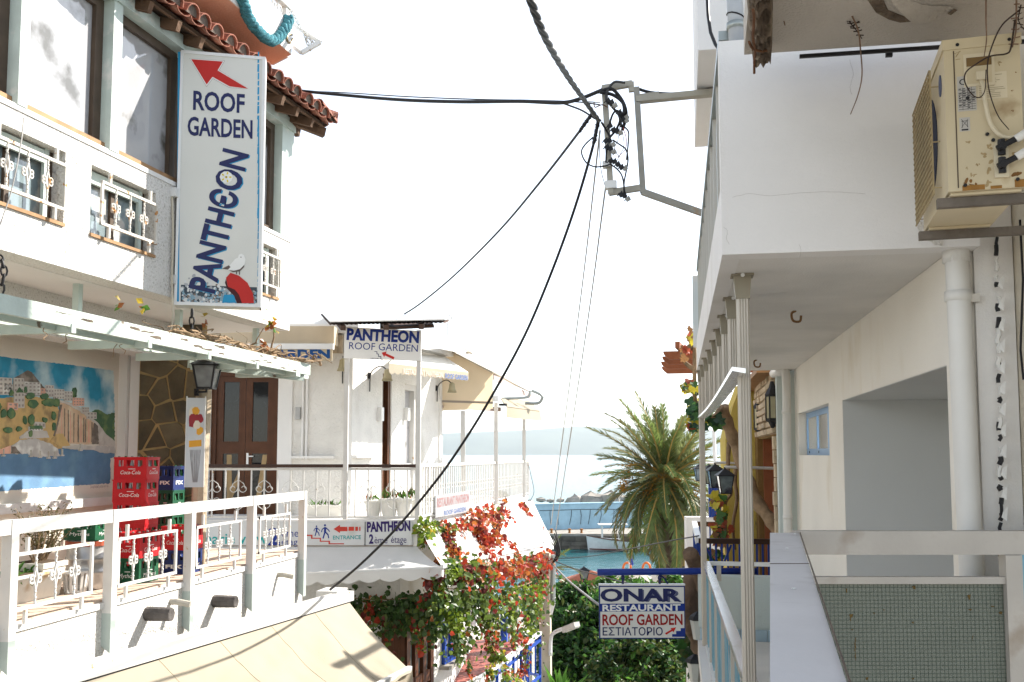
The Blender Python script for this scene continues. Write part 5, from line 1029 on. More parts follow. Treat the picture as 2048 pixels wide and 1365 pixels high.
# small lettered awning and large corner canopy
m_yel = mat('cream side curtain canvas', (.74, .60, .42), .8, .06, 1.5, .1, 200, thin=.4)
SW_ = thing('lettered_awning', 'small sunlit awning with faded blue lettering on its valance', 'awning', P(860, 730, d=19))
t0, t1, e0, e1 = SF((supx(790), SF.px(790, 708)[1], .05)), SF((sL-.1, SF.px(884, 712)[1], .05)), P(778, 727, d=17.0), P(937, 745, d=20.6)
vs = [t0.lerp(t1, i/20).lerp(e0.lerp(e1, i/20), j/4) for i in range(21) for j in range(5)]; b = MB(); b.add(vs, [(i*5+j, i*5+j+1, (i+1)*5+j+1, (i+1)*5+j) for i in range(20) for j in range(4)]); b.build('canvas', m_white_c, SW_)
v2 = []
for i in range(97): q = e0.lerp(e1, i/96); v2 += [q, q-zz*(.15+.035*abs(math.sin(i*.5236)))]
b = MB(); b.add(v2, [(2*i, 2*i+1, 2*i+3, 2*i+2) for i in range(96)]); b.build('valance', m_crm, SW_)
VF = FR(e0 - zz*.02, e1-e0, zz); lv = (e1-e0).length; VF = VF.off(.012)
t = MB(VF); t.text('ROOF GARDEN', lv*.66, -.15, .10, lv*.32, .03); t.build('lettering', mat('faded blue print', (0, 0, 0)), SW_); t = MB(VF); t.text('RESTAURANT PANTHEON', lv*.15, -.14, .10, lv*.48, .02); t.build('lettering', mat('very faded print', (.56, .47, .40), .8), SW_)
CC = thing('corner_canopy', 'large cream canopy with side curtain and tube frame at the balcony corner', 'canopy', P(960, 780, d=22))
q = [P(884, 693, d=22.2), P(986, 748, d=22.0), P(986, 806, d=22.0), P(986, 818, d=22.1), P(885, 822, d=22.3)]
nu, nv = 16, 10; vs = []
for i in range(nu+1):
    t = i/nu; a, c = q[0].lerp(q[1], t), q[4].lerp(q[3], t)
    for j in range(nv+1): s_ = j/nv; vs.append(a.lerp(c, s_) - f0*.03*math.sin(t*9)*s_)
b = MB(); b.add(vs, [(i*(nv+1)+j, (i+1)*(nv+1)+j, (i+1)*(nv+1)+j+1, i*(nv+1)+j+1) for i in range(nu) for j in range(nv)]); b.build('side_curtain', m_yel, CC, True)
MB().bar(P(885, 803, d=22.2), P(986, 806, d=21.95), .04, .05).build('curtain_bar', mat('grey brown trim', (0, 0, 0)), CC)
MB().slab([P(885, 815, d=22.25), P(1002, 823, d=23.5), P(1002, 815, d=23.6), P(885, 808, d=22.3)], .02).build('hem', mat('mauve hem', (.42, .33, .30), .8), CC)
r0, r1, r2, r3 = P(879, 690, d=22.1), P(1060, 782, d=26), P(1045, 779, d=33), P(960, 735, d=33)
MB().slab([r0, P(986, 744, d=21.9), P(1056, 782, d=27), r3], .03).build('roof_canvas', m_crm, CC); MB().bar(r0+zz*.03, r1, .06, .07).build('edge_rail', m_wht, CC)
MB().slab([P(988, 760, d=22.2), P(1064, 798, d=27), P(1063, 790, d=27), P(988, 748, d=22.2)], .02).build('mauve_valance', mat('mauve hem', (0, 0, 0)), CC)
m_tube = mat('galvanised tube', (.34, .37, .36), .35, .15, 5, metal=.5)
MB().tube(smoothpath([P(1003, 798, d=24), P(1048, 796, d=24), P(1058, 792, d=24), P(1060, 782, d=24)], 5), .035, 7).build('arm', m_tube, CC); MB().tube(smoothpath([P(1063, 781, d=24.5), P(1083, 791, d=24.5), P(1083, 800, d=24.5), P(1075, 807, d=24.5), P(1050, 807, d=24.5)], 5), .04, 7).build('arm', m_tube, CC)
MB().slab([P(1001, 799, d=23.6), P(1056, 802, d=26), P(1080, 824, d=25.2), P(1013, 815, d=22.8)], .02).build('drop_canvas', m_crm, CC)
v2 = []
for i in range(31): p_ = P(1013, 815, d=22.8).lerp(P(1080, 824, d=25.2), i/30); v2 += [p_, p_ + rt*.03*i/30*2 - zz*(.24+.0*i)]
b = MB(); b.add(v2, [(2*i, 2*i+1, 2*i+3, 2*i+2) for i in range(30)]); b.build('drop_valance', m_crm, CC)
for x, y0, y1, d in ((926, 822, 932, 19.8), (992, 806, 930, 22.4), (1048, 838, 926, 25.8)): MB().bar(P(x, y1, d=d)-zz*.9, P(x, y0, d=d), .09, .09).build('post', m_wht, CC)
MB().lathe([(.09, 0), (.09, .12)], P(992, 803, d=22), 8).build('motor_box', m_alu, CC); MB().lathe([(.1, 0), (.1, .05)], P(1006, 812, d=22.9), 10).build('gear', m_dark, CC)
# ---- lower floor
LW = P(780, 1040, d=17.4); zl = -5.6
mq = [P(540, 1200, d=17.2), P(800, 1200, d=17.6), P(905, 1200, d=20), P(960, 1200, d=26)]
for a in mq: a.z = zl
LF1 = FR(mq[0], mq[1]-mq[0], zz); LF2 = FR(mq[1], mq[2]-mq[1], zz); LF3 = FR(mq[2], mq[3]-mq[2], zz)
hh = zF - .1 - zl
for fr, a, c in ((LF1, mq[0], mq[1]), (LF2, mq[1], mq[2]), (LF3, mq[2], mq[3])): MB(fr).box((0, 0, -.25), ((c-a).length, hh, 0)).build('lower_wall', m_wallm, MBD)
def lpx(fr, x0, x1, y0, y1):
    a, c = fr.px(x0, (y0+y1)/2), fr.px(x1, (y0+y1)/2); return a[0], c[0], fr.px((x0+x1)/2, y1)[1], fr.px((x0+x1)/2, y0)[1]
for x0, x1 in ((768, 803), ):
    u0, u1, v0_, v1_ = lpx(LF1, x0, x1, 1215, 1420); b = MB(LF1)
    for k in range(4): uu = u0+(u1-u0)*k/3; b.box((uu-.05, v0_, 0), (uu+.05, v1_, .08))
    b.box((u0+.05, v1_-.1, 0), (u1-.05, v1_, .075)); b.box((u0+.05, v1_-1.35, 0), (u1-.05, v1_-1.2, .075)); o = b.build('brown_window', m_door, MBD); MB(LF1).box((u0+.05, v0_, .0), (u1-.05, v1_-.1, .02)).build('pane', m_pane2, o)
u0, u1, v0_, v1_ = lpx(LF2, 808, 856, 1205, 1430); b = MB(LF2)
for k in range(4): uu = u0+(u1-u0)*k/3; b.box((uu-.07, v0_, 0), (uu+.07, v1_, .09))
b.box((u0+.07, v1_-.14, 0), (u1-.07, v1_, .08)); b.box((u0+.07, v1_-1.5, 0), (u1-.07, v1_-1.3, .08)); o = b.build('brown_door', m_door, MBD); MB(LF2).box((u0+.07, v0_, .0), (u1-.07, v1_-.14, .02)).build('pane', m_pane2, o)
u0, u1, v0_, v1_ = lpx(LF2, 885, 908, 1240, 1322); b = MB(LF2); m_bl = mat('blue gloss paint', (.015, .06, .32), .4, .15, 5)
for k in range(3): uu = u0+(u1-u0)*k/2; b.box((uu-.05, v0_, 0), (uu+.05, v1_, .07))
b.box((u0+.05, v0_, 0), (u1-.05, v0_+.1, .065)); b.box((u0+.05, v1_-.1, 0), (u1-.05, v1_, .065)); o = b.build('blue_window', m_bl, MBD); MB(LF2).box((u0+.05, v0_+.1, .0), (u1-.05, v1_-.1, .02)).build('pane', m_pane2, o); MB(LF2).box((u0-.15, v0_-.08, 0), (u1+.15, v0_-.01, .2)).build('window_ledge', m_conc, MBD)
# porch with red tiles and blue stair rail
m_rt = mat('red porch tile', (.30, .09, .07), .5, .15, 4, objvar=.15); PO = thing('porch', 'raised porch paved with red tiles behind the blue stair railing', 'porch', P(960, 1340, d=22))
pz = P(1000, 1330, d=22).z; pa, pb = P(880, 1330, d=19.2), P(1070, 1330, d=24.5); pa.z = pb.z = pz; PFm = FR(pa, pb-pa, zz); pl = (pb-pa).length
MB(PFm).box((-1, -3.2, -2.2), (pl, -.02, 0)).build('wall', m_wallm, PO)
for i in range(18):
    for j in range(6): MB(PFm).box((-.9+i*.36, -.02, -2.16+j*.36), (-.9+i*.36+.345, R.uniform(0, .003), -2.16+j*.36+.345)).build('tile', m_rt, PO) if -.9+i*.36+.35 < pl else 0
SR = thing('stair_railing', 'bright blue stair railing with white handrail rising to the porch', 'railing', P(1020, 1330, d=20))
h0_, h1_ = P(955, 1362, d=18.5), P(1080, 1266, d=22.5); MB().bar(h0_ - (h1_-h0_)*.4, h1_, .09, .06).build('handrail', m_alu, SR)
MB().bar(h0_-(h1_-h0_)*.4 - zz*.16, h1_-zz*.16, .05, .05).build('rail', m_bl, SR); MB().bar(h0_-(h1_-h0_)*.4 - zz*.95, h1_-zz*.95, .05, .05).build('rail', m_bl, SR)
for i in range(9):
    q = h0_.lerp(h1_, i/8-.1 if i < 8 else 1.0); MB().bar(q-zz*1.1, q-zz*.05, .05, .05, (1, 0, 0)).build('baluster', m_bl, SR)
    if i < 8 and i % 2 == 0:
        n2 = h0_.lerp(h1_, (i+1)/8-.1); MB().bar(q-zz*.9, n2-zz*.2, .03, .03).build('cross_bar', m_bl, SR); MB().bar(q-zz*.2, n2-zz*.9, .03, .03).build('cross_bar', m_bl, SR)
h2_ = P(1010, 1258, d=25); MB().bar(h1_, h1_+(h2_-h1_)*1.0, .08, .06).build('handrail', m_dkrail, SR); MB().bar(h1_-zz*.95, h2_-zz*.95, .05, .05).build('rail', m_bl, SR)
for i in range(1, 8): q = h1_.lerp(h2_, i/8); MB().bar(q-zz*.95, q-zz*.04, .035, .035, (1, 0, 0)).build('baluster', m_bl, SR)
for x in (1008,): MB().bar(P(x, 1330, d=25), P(x, 1225, d=25), .16, .16, (1, 0, 0)).build('blue_post', m_bl, SR)
# concrete pole and street lamp
m_pole = mat('pale concrete pole', (.50, .44, .36), .85, .12, 3, .3, 40); cp = P(1091, 1365, d=24.3); ct = P(1091, 1105, d=24.3)
CP = thing('utility_pole', 'pale square concrete utility pole at the end of the creeper', 'pole', V((cp.x, cp.y, -6.7)))
b = MB(); h = .15; h2 = .12; b.hexa([V((cp.x+x*h, cp.y+y*h, -6.7)) for x, y in ((-1,-1), (1,-1), (1,1), (-1,1))] + [V((cp.x+x*h2, cp.y+y*h2, ct.z)) for x, y in ((-1,-1), (1,-1), (1,1), (-1,1))]); b.build('pole', m_pole, CP)
for i in range(14): z = -6+i*.32; MB().tube([V((cp.x-.02, cp.y-.128-.0018*(14-i), z)), V((cp.x-.02, cp.y-.13-.002*(14-i), z))], .018, 6).build('bolt_hole', m_dark, CP)
MB().tube([V((cp.x+.2, cp.y, -3.5)), P(1106, 1205, d=24.3), P(1106, 1110, d=24.3)], .06, 7).build('cable_duct', m_tube, CP); MB().bar(P(1107, 1206, d=24.3), P(1098, 1238, d=24.3), .05, .1).build('bracket', m_alu, CP)
SLm = thing('street_lamp', 'pale street lamp head on a curved arm fixed to the concrete pole', 'street lamp', P(1101, 1300, d=24.2))
MB().tube(smoothpath([P(1101, 1312, d=24.1), P(1101, 1285, d=24.1), P(1104, 1270, d=24), P(1116, 1262, d=23.8), P(1131, 1257, d=23.5)], 5), .045, 8).build('arm', m_alu, SLm, True)
a, c = P(1129, 1259, d=23.5), P(1154, 1249, d=23.1); b = MB(); b.bar(a, c, .16, .11); b.build('head', mat('pale lamp housing', (.62, .60, .55), .4), SLm); MB().bar(a-zz*.065, c-zz*.065, .13, .03).build('diffuser', m_bulb, SLm); MB().bar(P(1098, 1290, d=24.25), P(1101, 1310, d=24.1), .03, .2).build('clamp', m_alu, SLm)
# ================= right building =================
m_rw = mat('white painted concrete', (.76, .745, .73), .85, .05, 1.5, .16, 90, col2=(.60, .57, .52), s2=1.3, t2=.57, w2=.3, streak=3)
m_cream = mat('cream wall paint', (.80, .77, .71), .85, .05, 1, .25, 90, col2=(.60, .52, .38), s2=1.2, t2=.58, w2=.22, streak=2)
m_ceil = mat('grey white ceiling paint', (.72, .70, .67), .85, .05, 2, .2, 80, col2=(.50, .50, .48), s2=.6, t2=.5, w2=.3)
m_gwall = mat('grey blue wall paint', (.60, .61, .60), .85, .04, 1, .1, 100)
m_pvc = mat('white plastic pipe', (.66, .65, .62), .4, .06, 3, .1, 20, col2=(.48, .46, .43), s2=2, t2=.6, streak=6)
m_cap = mat('olive beige bracket', (.28, .25, .19), .5, .1, 6); m_apost = mat('ribbed beige aluminium', (.50, .46, .40), .4, .05, 6, metal=.15)
m_bluep = mat('blue tinted panel', (.17, .37, .47), .25, .1, 3, coat=.4)
Ca = P(1447, 519, d=5.0); ZC = Ca.z; Cb = P(1395.5, 743, Z=ZC)
XW = 1.32; Yn, Yf = Ca.y, Cb.y
RBD = thing('right_building', 'white building with long balcony, deep grey niche and small blue window', 'building', V((1.3, 8, -5)))
RW = FR((XW, Yf+.2, 0), (0, -1, 0), zz); rL = Yf+.2-Yn
def rp(x, y): return RW.px(x, y)
n0u, n1u, nt_ = rp(1687, 900)[0], rL-.14, rp(1687, 800)[1]; w0u, w1u, wb_, wt_ = rp(1597, 860)[0], rp(1658, 860)[0], rp(1620, 911)[1], rp(1658, 806)[1]
zb = -5.5
b = MB(RW); b.box((-.02, zb, -.3), (w0u, 4.5, 0)); b.box((w0u, zb, -.3), (w1u, wb_, 0)); b.box((w0u, wt_, -.3), (w1u, 4.5, 0)); b.box((w1u, zb, -.3), (n0u, 4.5, 0)); b.box((n0u, nt_, -.3), (n1u, 4.5, 0)); b.box((n1u, zb, -.3), (rL, 4.5, 0)); b.build('wall', m_cream, RBD)
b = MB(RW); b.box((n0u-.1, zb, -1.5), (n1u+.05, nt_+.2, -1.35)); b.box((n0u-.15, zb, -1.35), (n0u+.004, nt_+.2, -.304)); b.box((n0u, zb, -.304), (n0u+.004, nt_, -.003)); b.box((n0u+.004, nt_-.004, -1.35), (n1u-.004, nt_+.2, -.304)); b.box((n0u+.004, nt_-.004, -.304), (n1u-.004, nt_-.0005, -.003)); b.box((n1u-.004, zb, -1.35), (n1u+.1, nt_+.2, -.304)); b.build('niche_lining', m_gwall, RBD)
MB(RW).box((n0u-.1, -2.5, -1.35), (n1u, -2.25, -.3)).build('niche_floor', m_floor, RBD)
q = P(1723, 812, X=XW+.3); MB().tube([q+V((-.006, .0, .0))+V((0, .075*math.cos(a*math.pi/8), .075*math.sin(a*math.pi/8))) for a in range(17)], .004, 4).build('sealed_hole_ring', m_gwall, RBD)
m_blf = mat('pale blue window frame', (.20, .33, .52), .4, .06, 5)
b = MB(RW); t = .05; b.box((w0u, wb_, -.115), (w1u, wb_+.07, -.09)); b.box((w0u, wt_-.06, -.115), (w1u, wt_, -.09))
for u in (w0u, w0u+(w1u-w0u)*.36, w0u+(w1u-w0u)*.70): b.box((u, wb_+.07, -.115), (u+.04, wt_-.06, -.09))
b.box((w1u-.04, wb_+.07, -.115), (w1u, wt_-.06, -.09)); wo = b.build('window', m_blf, RBD)
for a, c, m in ((.04, .36, m_pane2), (.4, .70, m_pane), (.74, .97, mat('brown shutter', (.16, .11, .08), .6))): MB(RW).box((w0u+(w1u-w0u)*a+.01, wb_+.07, -.108), (w0u+(w1u-w0u)*c, wt_-.06, -.10)).build('pane', m, wo)
b = MB(RW)
for k in (.1, .42, .78): b.tube([(w0u+(w1u-w0u)*k, wb_+.035, -.092), (w0u+(w1u-w0u)*k, wb_+.035, -.085)], .014, 6)
b.build('drain_hole', m_dark, wo)
# upper balcony
def lineC(t, z): p = Ca.lerp(Cb, t); return V((p.x, p.y, z))
ztop_n = P(1434, 105, d=5.0).z
b = MB(); b.hexa([V((x, y, z)) for z in (ZC, ZC+.16) for x, y in ((Ca.x, Ca.y), (XW-.003, Ca.y), (XW-.003, Yf), (Cb.x, Yf))]); b.build('balcony_slab', m_ceil, RBD)
MB().hexa([V((x, y, z)) for z in (ZC-.004, ztop_n) for x, y in ((Ca.x-.012, Yn-.14), (XW+.1, Yn-.14), (XW+.1, Yn), (Ca.x-.012, Yn))]).build('parapet', m_rw, RBD)
MB().hexa([V((x, y, z)) for z in (ZC-.004, ZC+.36) for x, y in ((Ca.x-.012, Yn+.003), (Ca.x+.08, Yn+.003), (Cb.x+.08, Yf), (Cb.x-.012, Yf))]).build('fascia', m_rw, RBD)
UR_ = thing('upper_railing', 'aluminium railing with blue panels along the upper balcony edge', 'railing', lineC(.5, ZC+.4))
zr = ZC + 1.2; r0 = P(1399, 543, Z=zr)
MB().bar(V((Ca.x+.03, Yn+.02, zr)), V((Cb.x+.03, Yf-.3, zr)), .07, .05).build('handrail', m_tube, UR_); MB().bar(V((Ca.x+.03, Yn+.02, ZC+.42)), V((Cb.x+.03, Yf-.3, ZC+.42)), .04, .04).build('rail', m_alu, UR_)
for i in range(12):
    p = lineC((i+.2)/12, 0); MB().box((p.x+.005, p.y-.02, ZC+.36), (p.x+.05, p.y+.02, zr-.02)).build('post', m_apost, UR_)
    MB().box((p.x+.02, p.y+.06, ZC+.46), (p.x+.035, p.y+.48, zr-.1)).build('panel', m_bluep, UR_)
MB().box((.19, 9.2, P(1410, 177, d=10).z), (XW+.1, 12.2, 8)).build('top_storey', m_rw, RBD)
# white fin seen past the railing
MB().hexa([V((x, y, z)) for z in (P(1391, 700, d=12.2).z, P(1391, 563, d=12.2).z) for x, y in ((Cb.x-.05, 12.0), (Cb.x+.3, 12.0), (Cb.x+.3, 12.15), (Cb.x-.05, 12.15))]).build('end_panel', m_rw, RBD)
# hairline cracks, a rough repair patch and dry runs on the parapet
m_crack = mat('hairline crack', (.33, .31, .28), .9); m_patch = mat('rough repair plaster', (.70, .67, .62), .95, .1, 8, 1.2, 45)
yp = Yn-.1405
def pp(x, y): r = ray(x, y); return r*(yp/r.y)
for pts in ([(1465, 395), (1500, 388), (1540, 392), (1600, 386), (1665, 384), (1730, 388)], [(1447, 455), (1455, 462), (1453, 476), (1459, 490)], [(1700, 120), (1706, 150), (1700, 175), (1704, 190)], [(1600, 515), (1602, 500), (1598, 488)]):
    q = smoothpath([pp(x, y) for x, y in pts], 4); MB().tube([k+V((R.uniform(-.002, .002), 0, R.uniform(-.002, .002))) for k in q], .0006, 4).build('crack', m_crack, RBD)
for poly, m in (([(1832, 446), (1850, 441), (1872, 448), (1884, 462), (1886, 492), (1868, 490), (1852, 478), (1838, 466)], m_patch),):
    pts = [pp(x, y) for x, y in rough(poly, 2, 6)]; n = len(pts); b = MB(); b.add(pts + [k + V((R.uniform(-.002, .002), -R.uniform(.003, .008), 0)) for k in pts], [tuple(range(n, 2*n))] + [(i, (i+1) % n, n+(i+1) % n, n+i) for i in range(n)]); b.build('repair_patch', m, RBD)
# hooks in the ceiling
m_hook = mat('rusty hook', (.20, .11, .05), .8, .3, 12)
for x, y in ((1592, 622), (1514, 720)):
    q = P(x, y, Z=ZC); MB().tube(smoothpath([q, q+V((-.03, 0, -.02)), q+V((-.02, 0, -.07)), q+V((.025, 0, -.075)), q+V((.035, 0, -.035))], 4), .009, 5).build('ceiling_hook', m_hook, RBD)
ZG = .44
# nine ribbed posts
RLw = thing('balcony_railing', 'aluminium balcony railing with blue panels and shiny handrail', 'railing', V((.4, 8, -1.3)))
zR = -1.27; ra, rb_ = P(1500, 1365, Z=zR), P(1413, 1127, Z=zR); rd = (rb_-ra).normalized()
for i, (x, y) in enumerate([(1484, 550), (1465.4, 596), (1452, 631), (1442, 659), (1432.7, 681), (1423.6, 700), (1415, 716), (1408, 730), (1402, 741)]):
    q = P(x, y, Z=ZC); T = thing('balcony_post', ['nearest ribbed beige post under the balcony ceiling', 'second ribbed post from the front under the balcony ceiling', 'third ribbed post from the front under the ceiling', 'fourth ribbed post from the front under the ceiling', 'fifth, middle one of the nine ribbed posts', 'fourth ribbed post from the far end under the ceiling', 'third ribbed post from the far end under the ceiling', 'last but one ribbed post before the far end', 'farthest ribbed post at the end of the balcony ceiling'][i], 'post', (q.x, q.y, -2.25), 'ribbed posts along the balcony')
    w_ = .030; b = MB(FR((q.x, q.y, 0), (1, 0, 0), (0, 1, 0)))
    pr = []
    for k in range(4):
        for a in range(8):
            t = (a+.5)/8*2-1; d = w_ + (.005 if a % 2 else 0); p_ = V((t*w_, -d)); pr.append(tuple(Matrix.Rotation(k*math.pi/2, 2) @ p_))
    b.prism(pr, -2.25 if i in (0, 8) else ZG, ZC-.13); b.build('shaft', m_apost, T)
    c_ = MB(); c_.hexa([V((q.x+x_*s_, q.y+y_*s_, z)) for z, s_ in ((ZC-.14, .039), (ZC-.012, .047)) for x_, y_ in ((-1,-1), (1,-1), (1,1), (-1,1))]); c_.box((q.x-.062, q.y-.062, ZC-.012), (q.x+.062, q.y+.062, ZC-.0015)); c_.build('bracket', m_cap, T); MB().tube([(q.x, q.y-.064, ZC-.012), (q.x, q.y-.056, ZC-.012)], .012, 6).build('bolt', m_alu, T)
MB().bar(ra-rd*.8, rb_, .075, .05).build('handrail', mat('polished aluminium', (.72, .72, .72), .22, .08, 6, metal=.75, col2=(.45, .42, .38), s2=5, t2=.6), RLw)
MB().bar(rb_ + V((.0, .0, 0)), rb_ + V((1.2, 0, 0)), .05, .045).build('end_rail', m_alu, RLw); MB().bar(rb_+V((.14, 0, -.02)), rb_+V((.14, 0, -.2)), .05, .05, (0, 1, 0)).build('end_post', m_apost, RLw)
for i in range(11):
    p = (ra-rd*.6).lerp(rb_, (i+.4)/11)
    if i % 2: MB().bar(p-zz*.03, p-zz*.98, .035, .035, (0, 1, 0)).build('post', m_apost, RLw)
    for k in range(3): s_ = p + rd*(.08+.14*k); MB().bar(s_-zz*.08, s_-zz*.9, .09, .012, (1, 0, 0)).build('slat', m_bluep, RLw)
MB().bar(ra-rd*.6-zz*.95, rb_-zz*.95, .05, .04).build('bottom_rail', m_alu, RLw)
b = MB(); b.hexa([V((x, y, z)) for z in (-2.45, -2.25) for x, y in ((.2, 2), (XW, 2), (XW, Yf+.2), (.14, Yf+.2))]); b.build('balcony_floor', m_ceil, RBD)
b = MB(); zp = P(1450, 1155, d=12).z; m_mint = mat('pale mint render', (.56, .62, .60), .8, .06, 1, .3, 60); b.box((P(1397, 1200, d=12).x, Yf+.25, -2.1), (XW, Yf+.45, zp)); b.build('end_parapet', m_mint, RBD)
m_ptile = mat('pale blue wall tile', (.40, .52, .60), .3, .05, 2, objvar=.06)
for i in range(7):
    for j in range(5): MB().box((P(1399, 1200, d=12).x+.004+i*.16, Yf+.235, -2.12-j*.2-.195), (P(1399, 1200, d=12).x+i*.16+.156, Yf+.45, -2.12-j*.2)).build('tile', m_ptile, RBD)
MB().box((P(1399, 1200, d=12).x+.01, Yf+.26, -5.5), (XW, Yf+.44, -2.1)).build('lower_wall', m_mint, RBD)
# downpipes
def pipe_(name, pts, r, parent, m, label=None, cat=None, rings=()):
    T = parent or thing(name, label, cat, pts[-1]); MB().tube(smoothpath(pts, 4), r, 12).build('pipe', m, T, True)
    for p, dz in rings: MB().tube([p, p+dz], r*1.14, 12).build('collar', m, T, True)
    return T
a, c = P(1911, 470, d=4.78), P(1946, 1200, d=4.72)
T = pipe_('downpipe', [P(1880, 458, d=4.9), P(1898, 452, d=4.83), P(1910, 470, d=4.78), a.lerp(c, .3), a.lerp(c, .7), c, c-zz*1.5], .056, None, m_pvc, 'large white downpipe with elbow below the air conditioner', 'downpipe', [(a.lerp(c, .16), V((0, 0, -.05))), (a-zz*.04, V((0, 0, -.1)))])
q = a.lerp(c, .165); MB().box((q.x+.04, q.y-.03, q.z-.05), (q.x+.09, q.y+.0, q.z-.01)).build('clip', m_rust, T)
a, c = P(1572, 752, d=11.6), P(1576, 1070, d=11.6)
pipe_('downpipe', [P(1546, 748, d=11.9), P(1562, 745, d=11.7), a, a.lerp(c, .5), c, c-zz*1], .05, None, m_pvc, 'slim white downpipe at the far corner beside the stone cladding', 'downpipe', [(a.lerp(c, .22), V((0, 0, -.04))), (a.lerp(c, .88), V((0, 0, -.04)))])
MB().box((1.115, Yf+.03, zb), (1.319, Yf+.2, ZC-.003)).build('corner_pillar', m_mint, RBD)
# end wall beside the downpipe, cracked cable run, ochre wall
EW = thing('near_wall', 'weathered white and ochre wall ends at the right edge', 'wall', V((1.7, 4.8, -4)))
MB().box((XW+.10, Yn-.03, -4), (1.60, Yn+.3, 2.0)).build('wall', m_rw, EW); x0 = P(1945, 900, d=4.9).x
m_och = mat('ochre stained render', (.62, .56, .45), .9, .12, 3, .6, 30, col2=(.42, .27, .10), s2=1.3, t2=.52, w2=.25, streak=2.5)
MB().box((1.605, 4.62, -4), (2.6, 5.2, 2.2)).build('ochre_wall', m_och, EW); MB().box((1.56, 4.58, -4), (1.66, 4.68, 2.2)).build('corner_strip', m_rw, EW)
MB().tube([P(1975, 440, d=4.85), P(1978, 560, d=4.85)], .012, 6).build('thin_pipe', m_crm, EW)
for i in range(34):
    y = 470+i*20+R.uniform(-6, 6); x = 1994+ (y-470)*.016 + R.uniform(-2, 2); p = P(x, y, d=4.69); q = P(x+R.uniform(-3, 3), y+R.uniform(8, 24), d=4.69)
    MB().tube([p, p.lerp(q, .5)+V((R.uniform(-.008, .008), 0, 0)), q], R.uniform(.006, .013), 5).build('cable_wrap', m_pvc if R.random() < .45 else m_dark, EW)
for i in range(12):
    y = 560+i*42; p = P(1998+(y-470)*.016, y, d=4.67); add = MB(); add.face([p, p+V((.02, 0, .02)), p+V((.012, -.01, -.05)), p+V((-.01, 0, -.03))]); add.build('torn_tape', m_pvc, EW)
b = MB(); b.tube([P(x, y, d=4.52) for x, y in ((2040, 440), (2046, 560), (2041, 700), (2047, 760))], .006, 4); b.build('crack_wire', m_dark, EW)
# ================= overhead slab with spalled beam =================
m_old = mat('flaking grey concrete ceiling', (.50, .46, .41), .9, .08, 2, .6, 70, col2=(.30, .27, .22), s2=2.2, t2=.64, w2=.08)
m_spall = mat('spalled brown concrete', (.17, .13, .095), .95, .45, 14, 1.6, 38, col2=(.22, .18, .13), s2=12, t2=.55, w2=.08)
OS = thing('overhead_slab', 'old flaking concrete slab overhead with a crumbling beam edge', 'slab', V((1.2, 4, 1.9)))
ZS = P(1490, 108, d=4.5).z
e0, e1 = P(1488, 110, Z=ZS), P(1895, 99, Z=ZS); e1.y = e0.y-.0; q = [e0, V((3.2, e0.y+.0, ZS)), V((3.2, .8, ZS)), V((P(1470, -80, Z=ZS).x, .8, ZS))]
b = MB(); b.hexa(q[::-1] + [p+zz*.16 for p in q[::-1]]); b.build('slab', m_old, OS)
MB().bar(P(1600, 106, Z=ZS-.004)+V((0, .02, -.01)), V((2.4, e0.y+.03, ZS-.016)), .016, .016).build('edge_shade_bar', m_dark, OS); MB().bar(P(1778, 104, d=4.5), P(1778, 114, d=4.5), .03, .02, (0, 1, 0)).build('edge_clip', m_dark, OS)  # dark bar added as the shadow gap along the slab edge
zB = ZS-.09; L0, L1, R0, R1 = P(1487, -40, Z=zB), P(1501, 118, Z=zB), P(1549, -40, Z=zB), P(1546, 118, Z=zB)
vs = []; nu, nv = 30, 9
for i in range(nu+1):
    for j in range(nv+1):
        p = L0.lerp(L1, i/nu).lerp(R0.lerp(R1, i/nu), j/nv); k = 1 if 0 < j < nv else 0
        if i >= nu-3: p += (L1-L0).normalized()*.022*(i-nu+4)*(1.0 if j in (2, 3) else .8 if j in (7, 6) else .3)
        p = p + zz*(.10 if k == 0 else (R.uniform(-.03, .03) + .03*math.sin(i*1.3+j))) ; vs.append(p)
b = MB(); b.add(vs, [(i*(nv+1)+j, i*(nv+1)+j+1, (i+1)*(nv+1)+j+1, (i+1)*(nv+1)+j) for i in range(nu) for j in range(nv)])
k = nu*(nv+1); b.add([vs[k+j] for j in range(nv+1)] + [vs[k+j]+zz*.12 for j in range(nv+1)], [(j, j+1, nv+2+j, nv+1+j) for j in range(nv)]); b.build('crumbling_beam', m_spall, OS)
m_rebar = mat('rusty reinforcing bar', (.13, .06, .03), .85, .3, 20)
for pts in ([(1506, 20), (1508, 40), (1506, 75), (1510, 100), (1508.5, 125), (1508.5, 147)], [(1498, 84), (1506, 98), (1522, 103), (1536, 101)]):
    MB().tube(smoothpath([P(x, y, Z=zB-.035) if y < 118 else P(x, y, d=4.35) for x, y in pts], 3), .006, 6).build('rebar', m_rebar, OS)
pk = [(1728, -10), (1740, 8), (1752, 26), (1778, 40), (1800, 46), (1822, 44), (1812, 36), (1796, 30), (1775, 22), (1760, -10)]
b = MB(); b.slab([P(x, y, Z=ZS-.003) for x, y in pk], .004); b.build('bare_patch', m_spall, OS)
b = MB(); g = [P(x, y, Z=ZS-z) for x, y, z in ((1775, -10, .004), (1790, 14, .03), (1812, 36, .05), (1826, 47, .05), (1852, 49, .04), (1872, 40, .02), (1890, 22, .008), (1905, 18, .004))]; t_ = [P(x, y, Z=ZS-.004) for x, y in ((1800, -12), (1812, -5), (1830, 5), (1845, 10), (1860, 12), (1875, 12), (1888, 12), (1906, 14))]
b.add(g+t_, [(i, i+1, 9+i, 8+i) for i in range(7)]); b.build('paint_flap', m_old, OS)
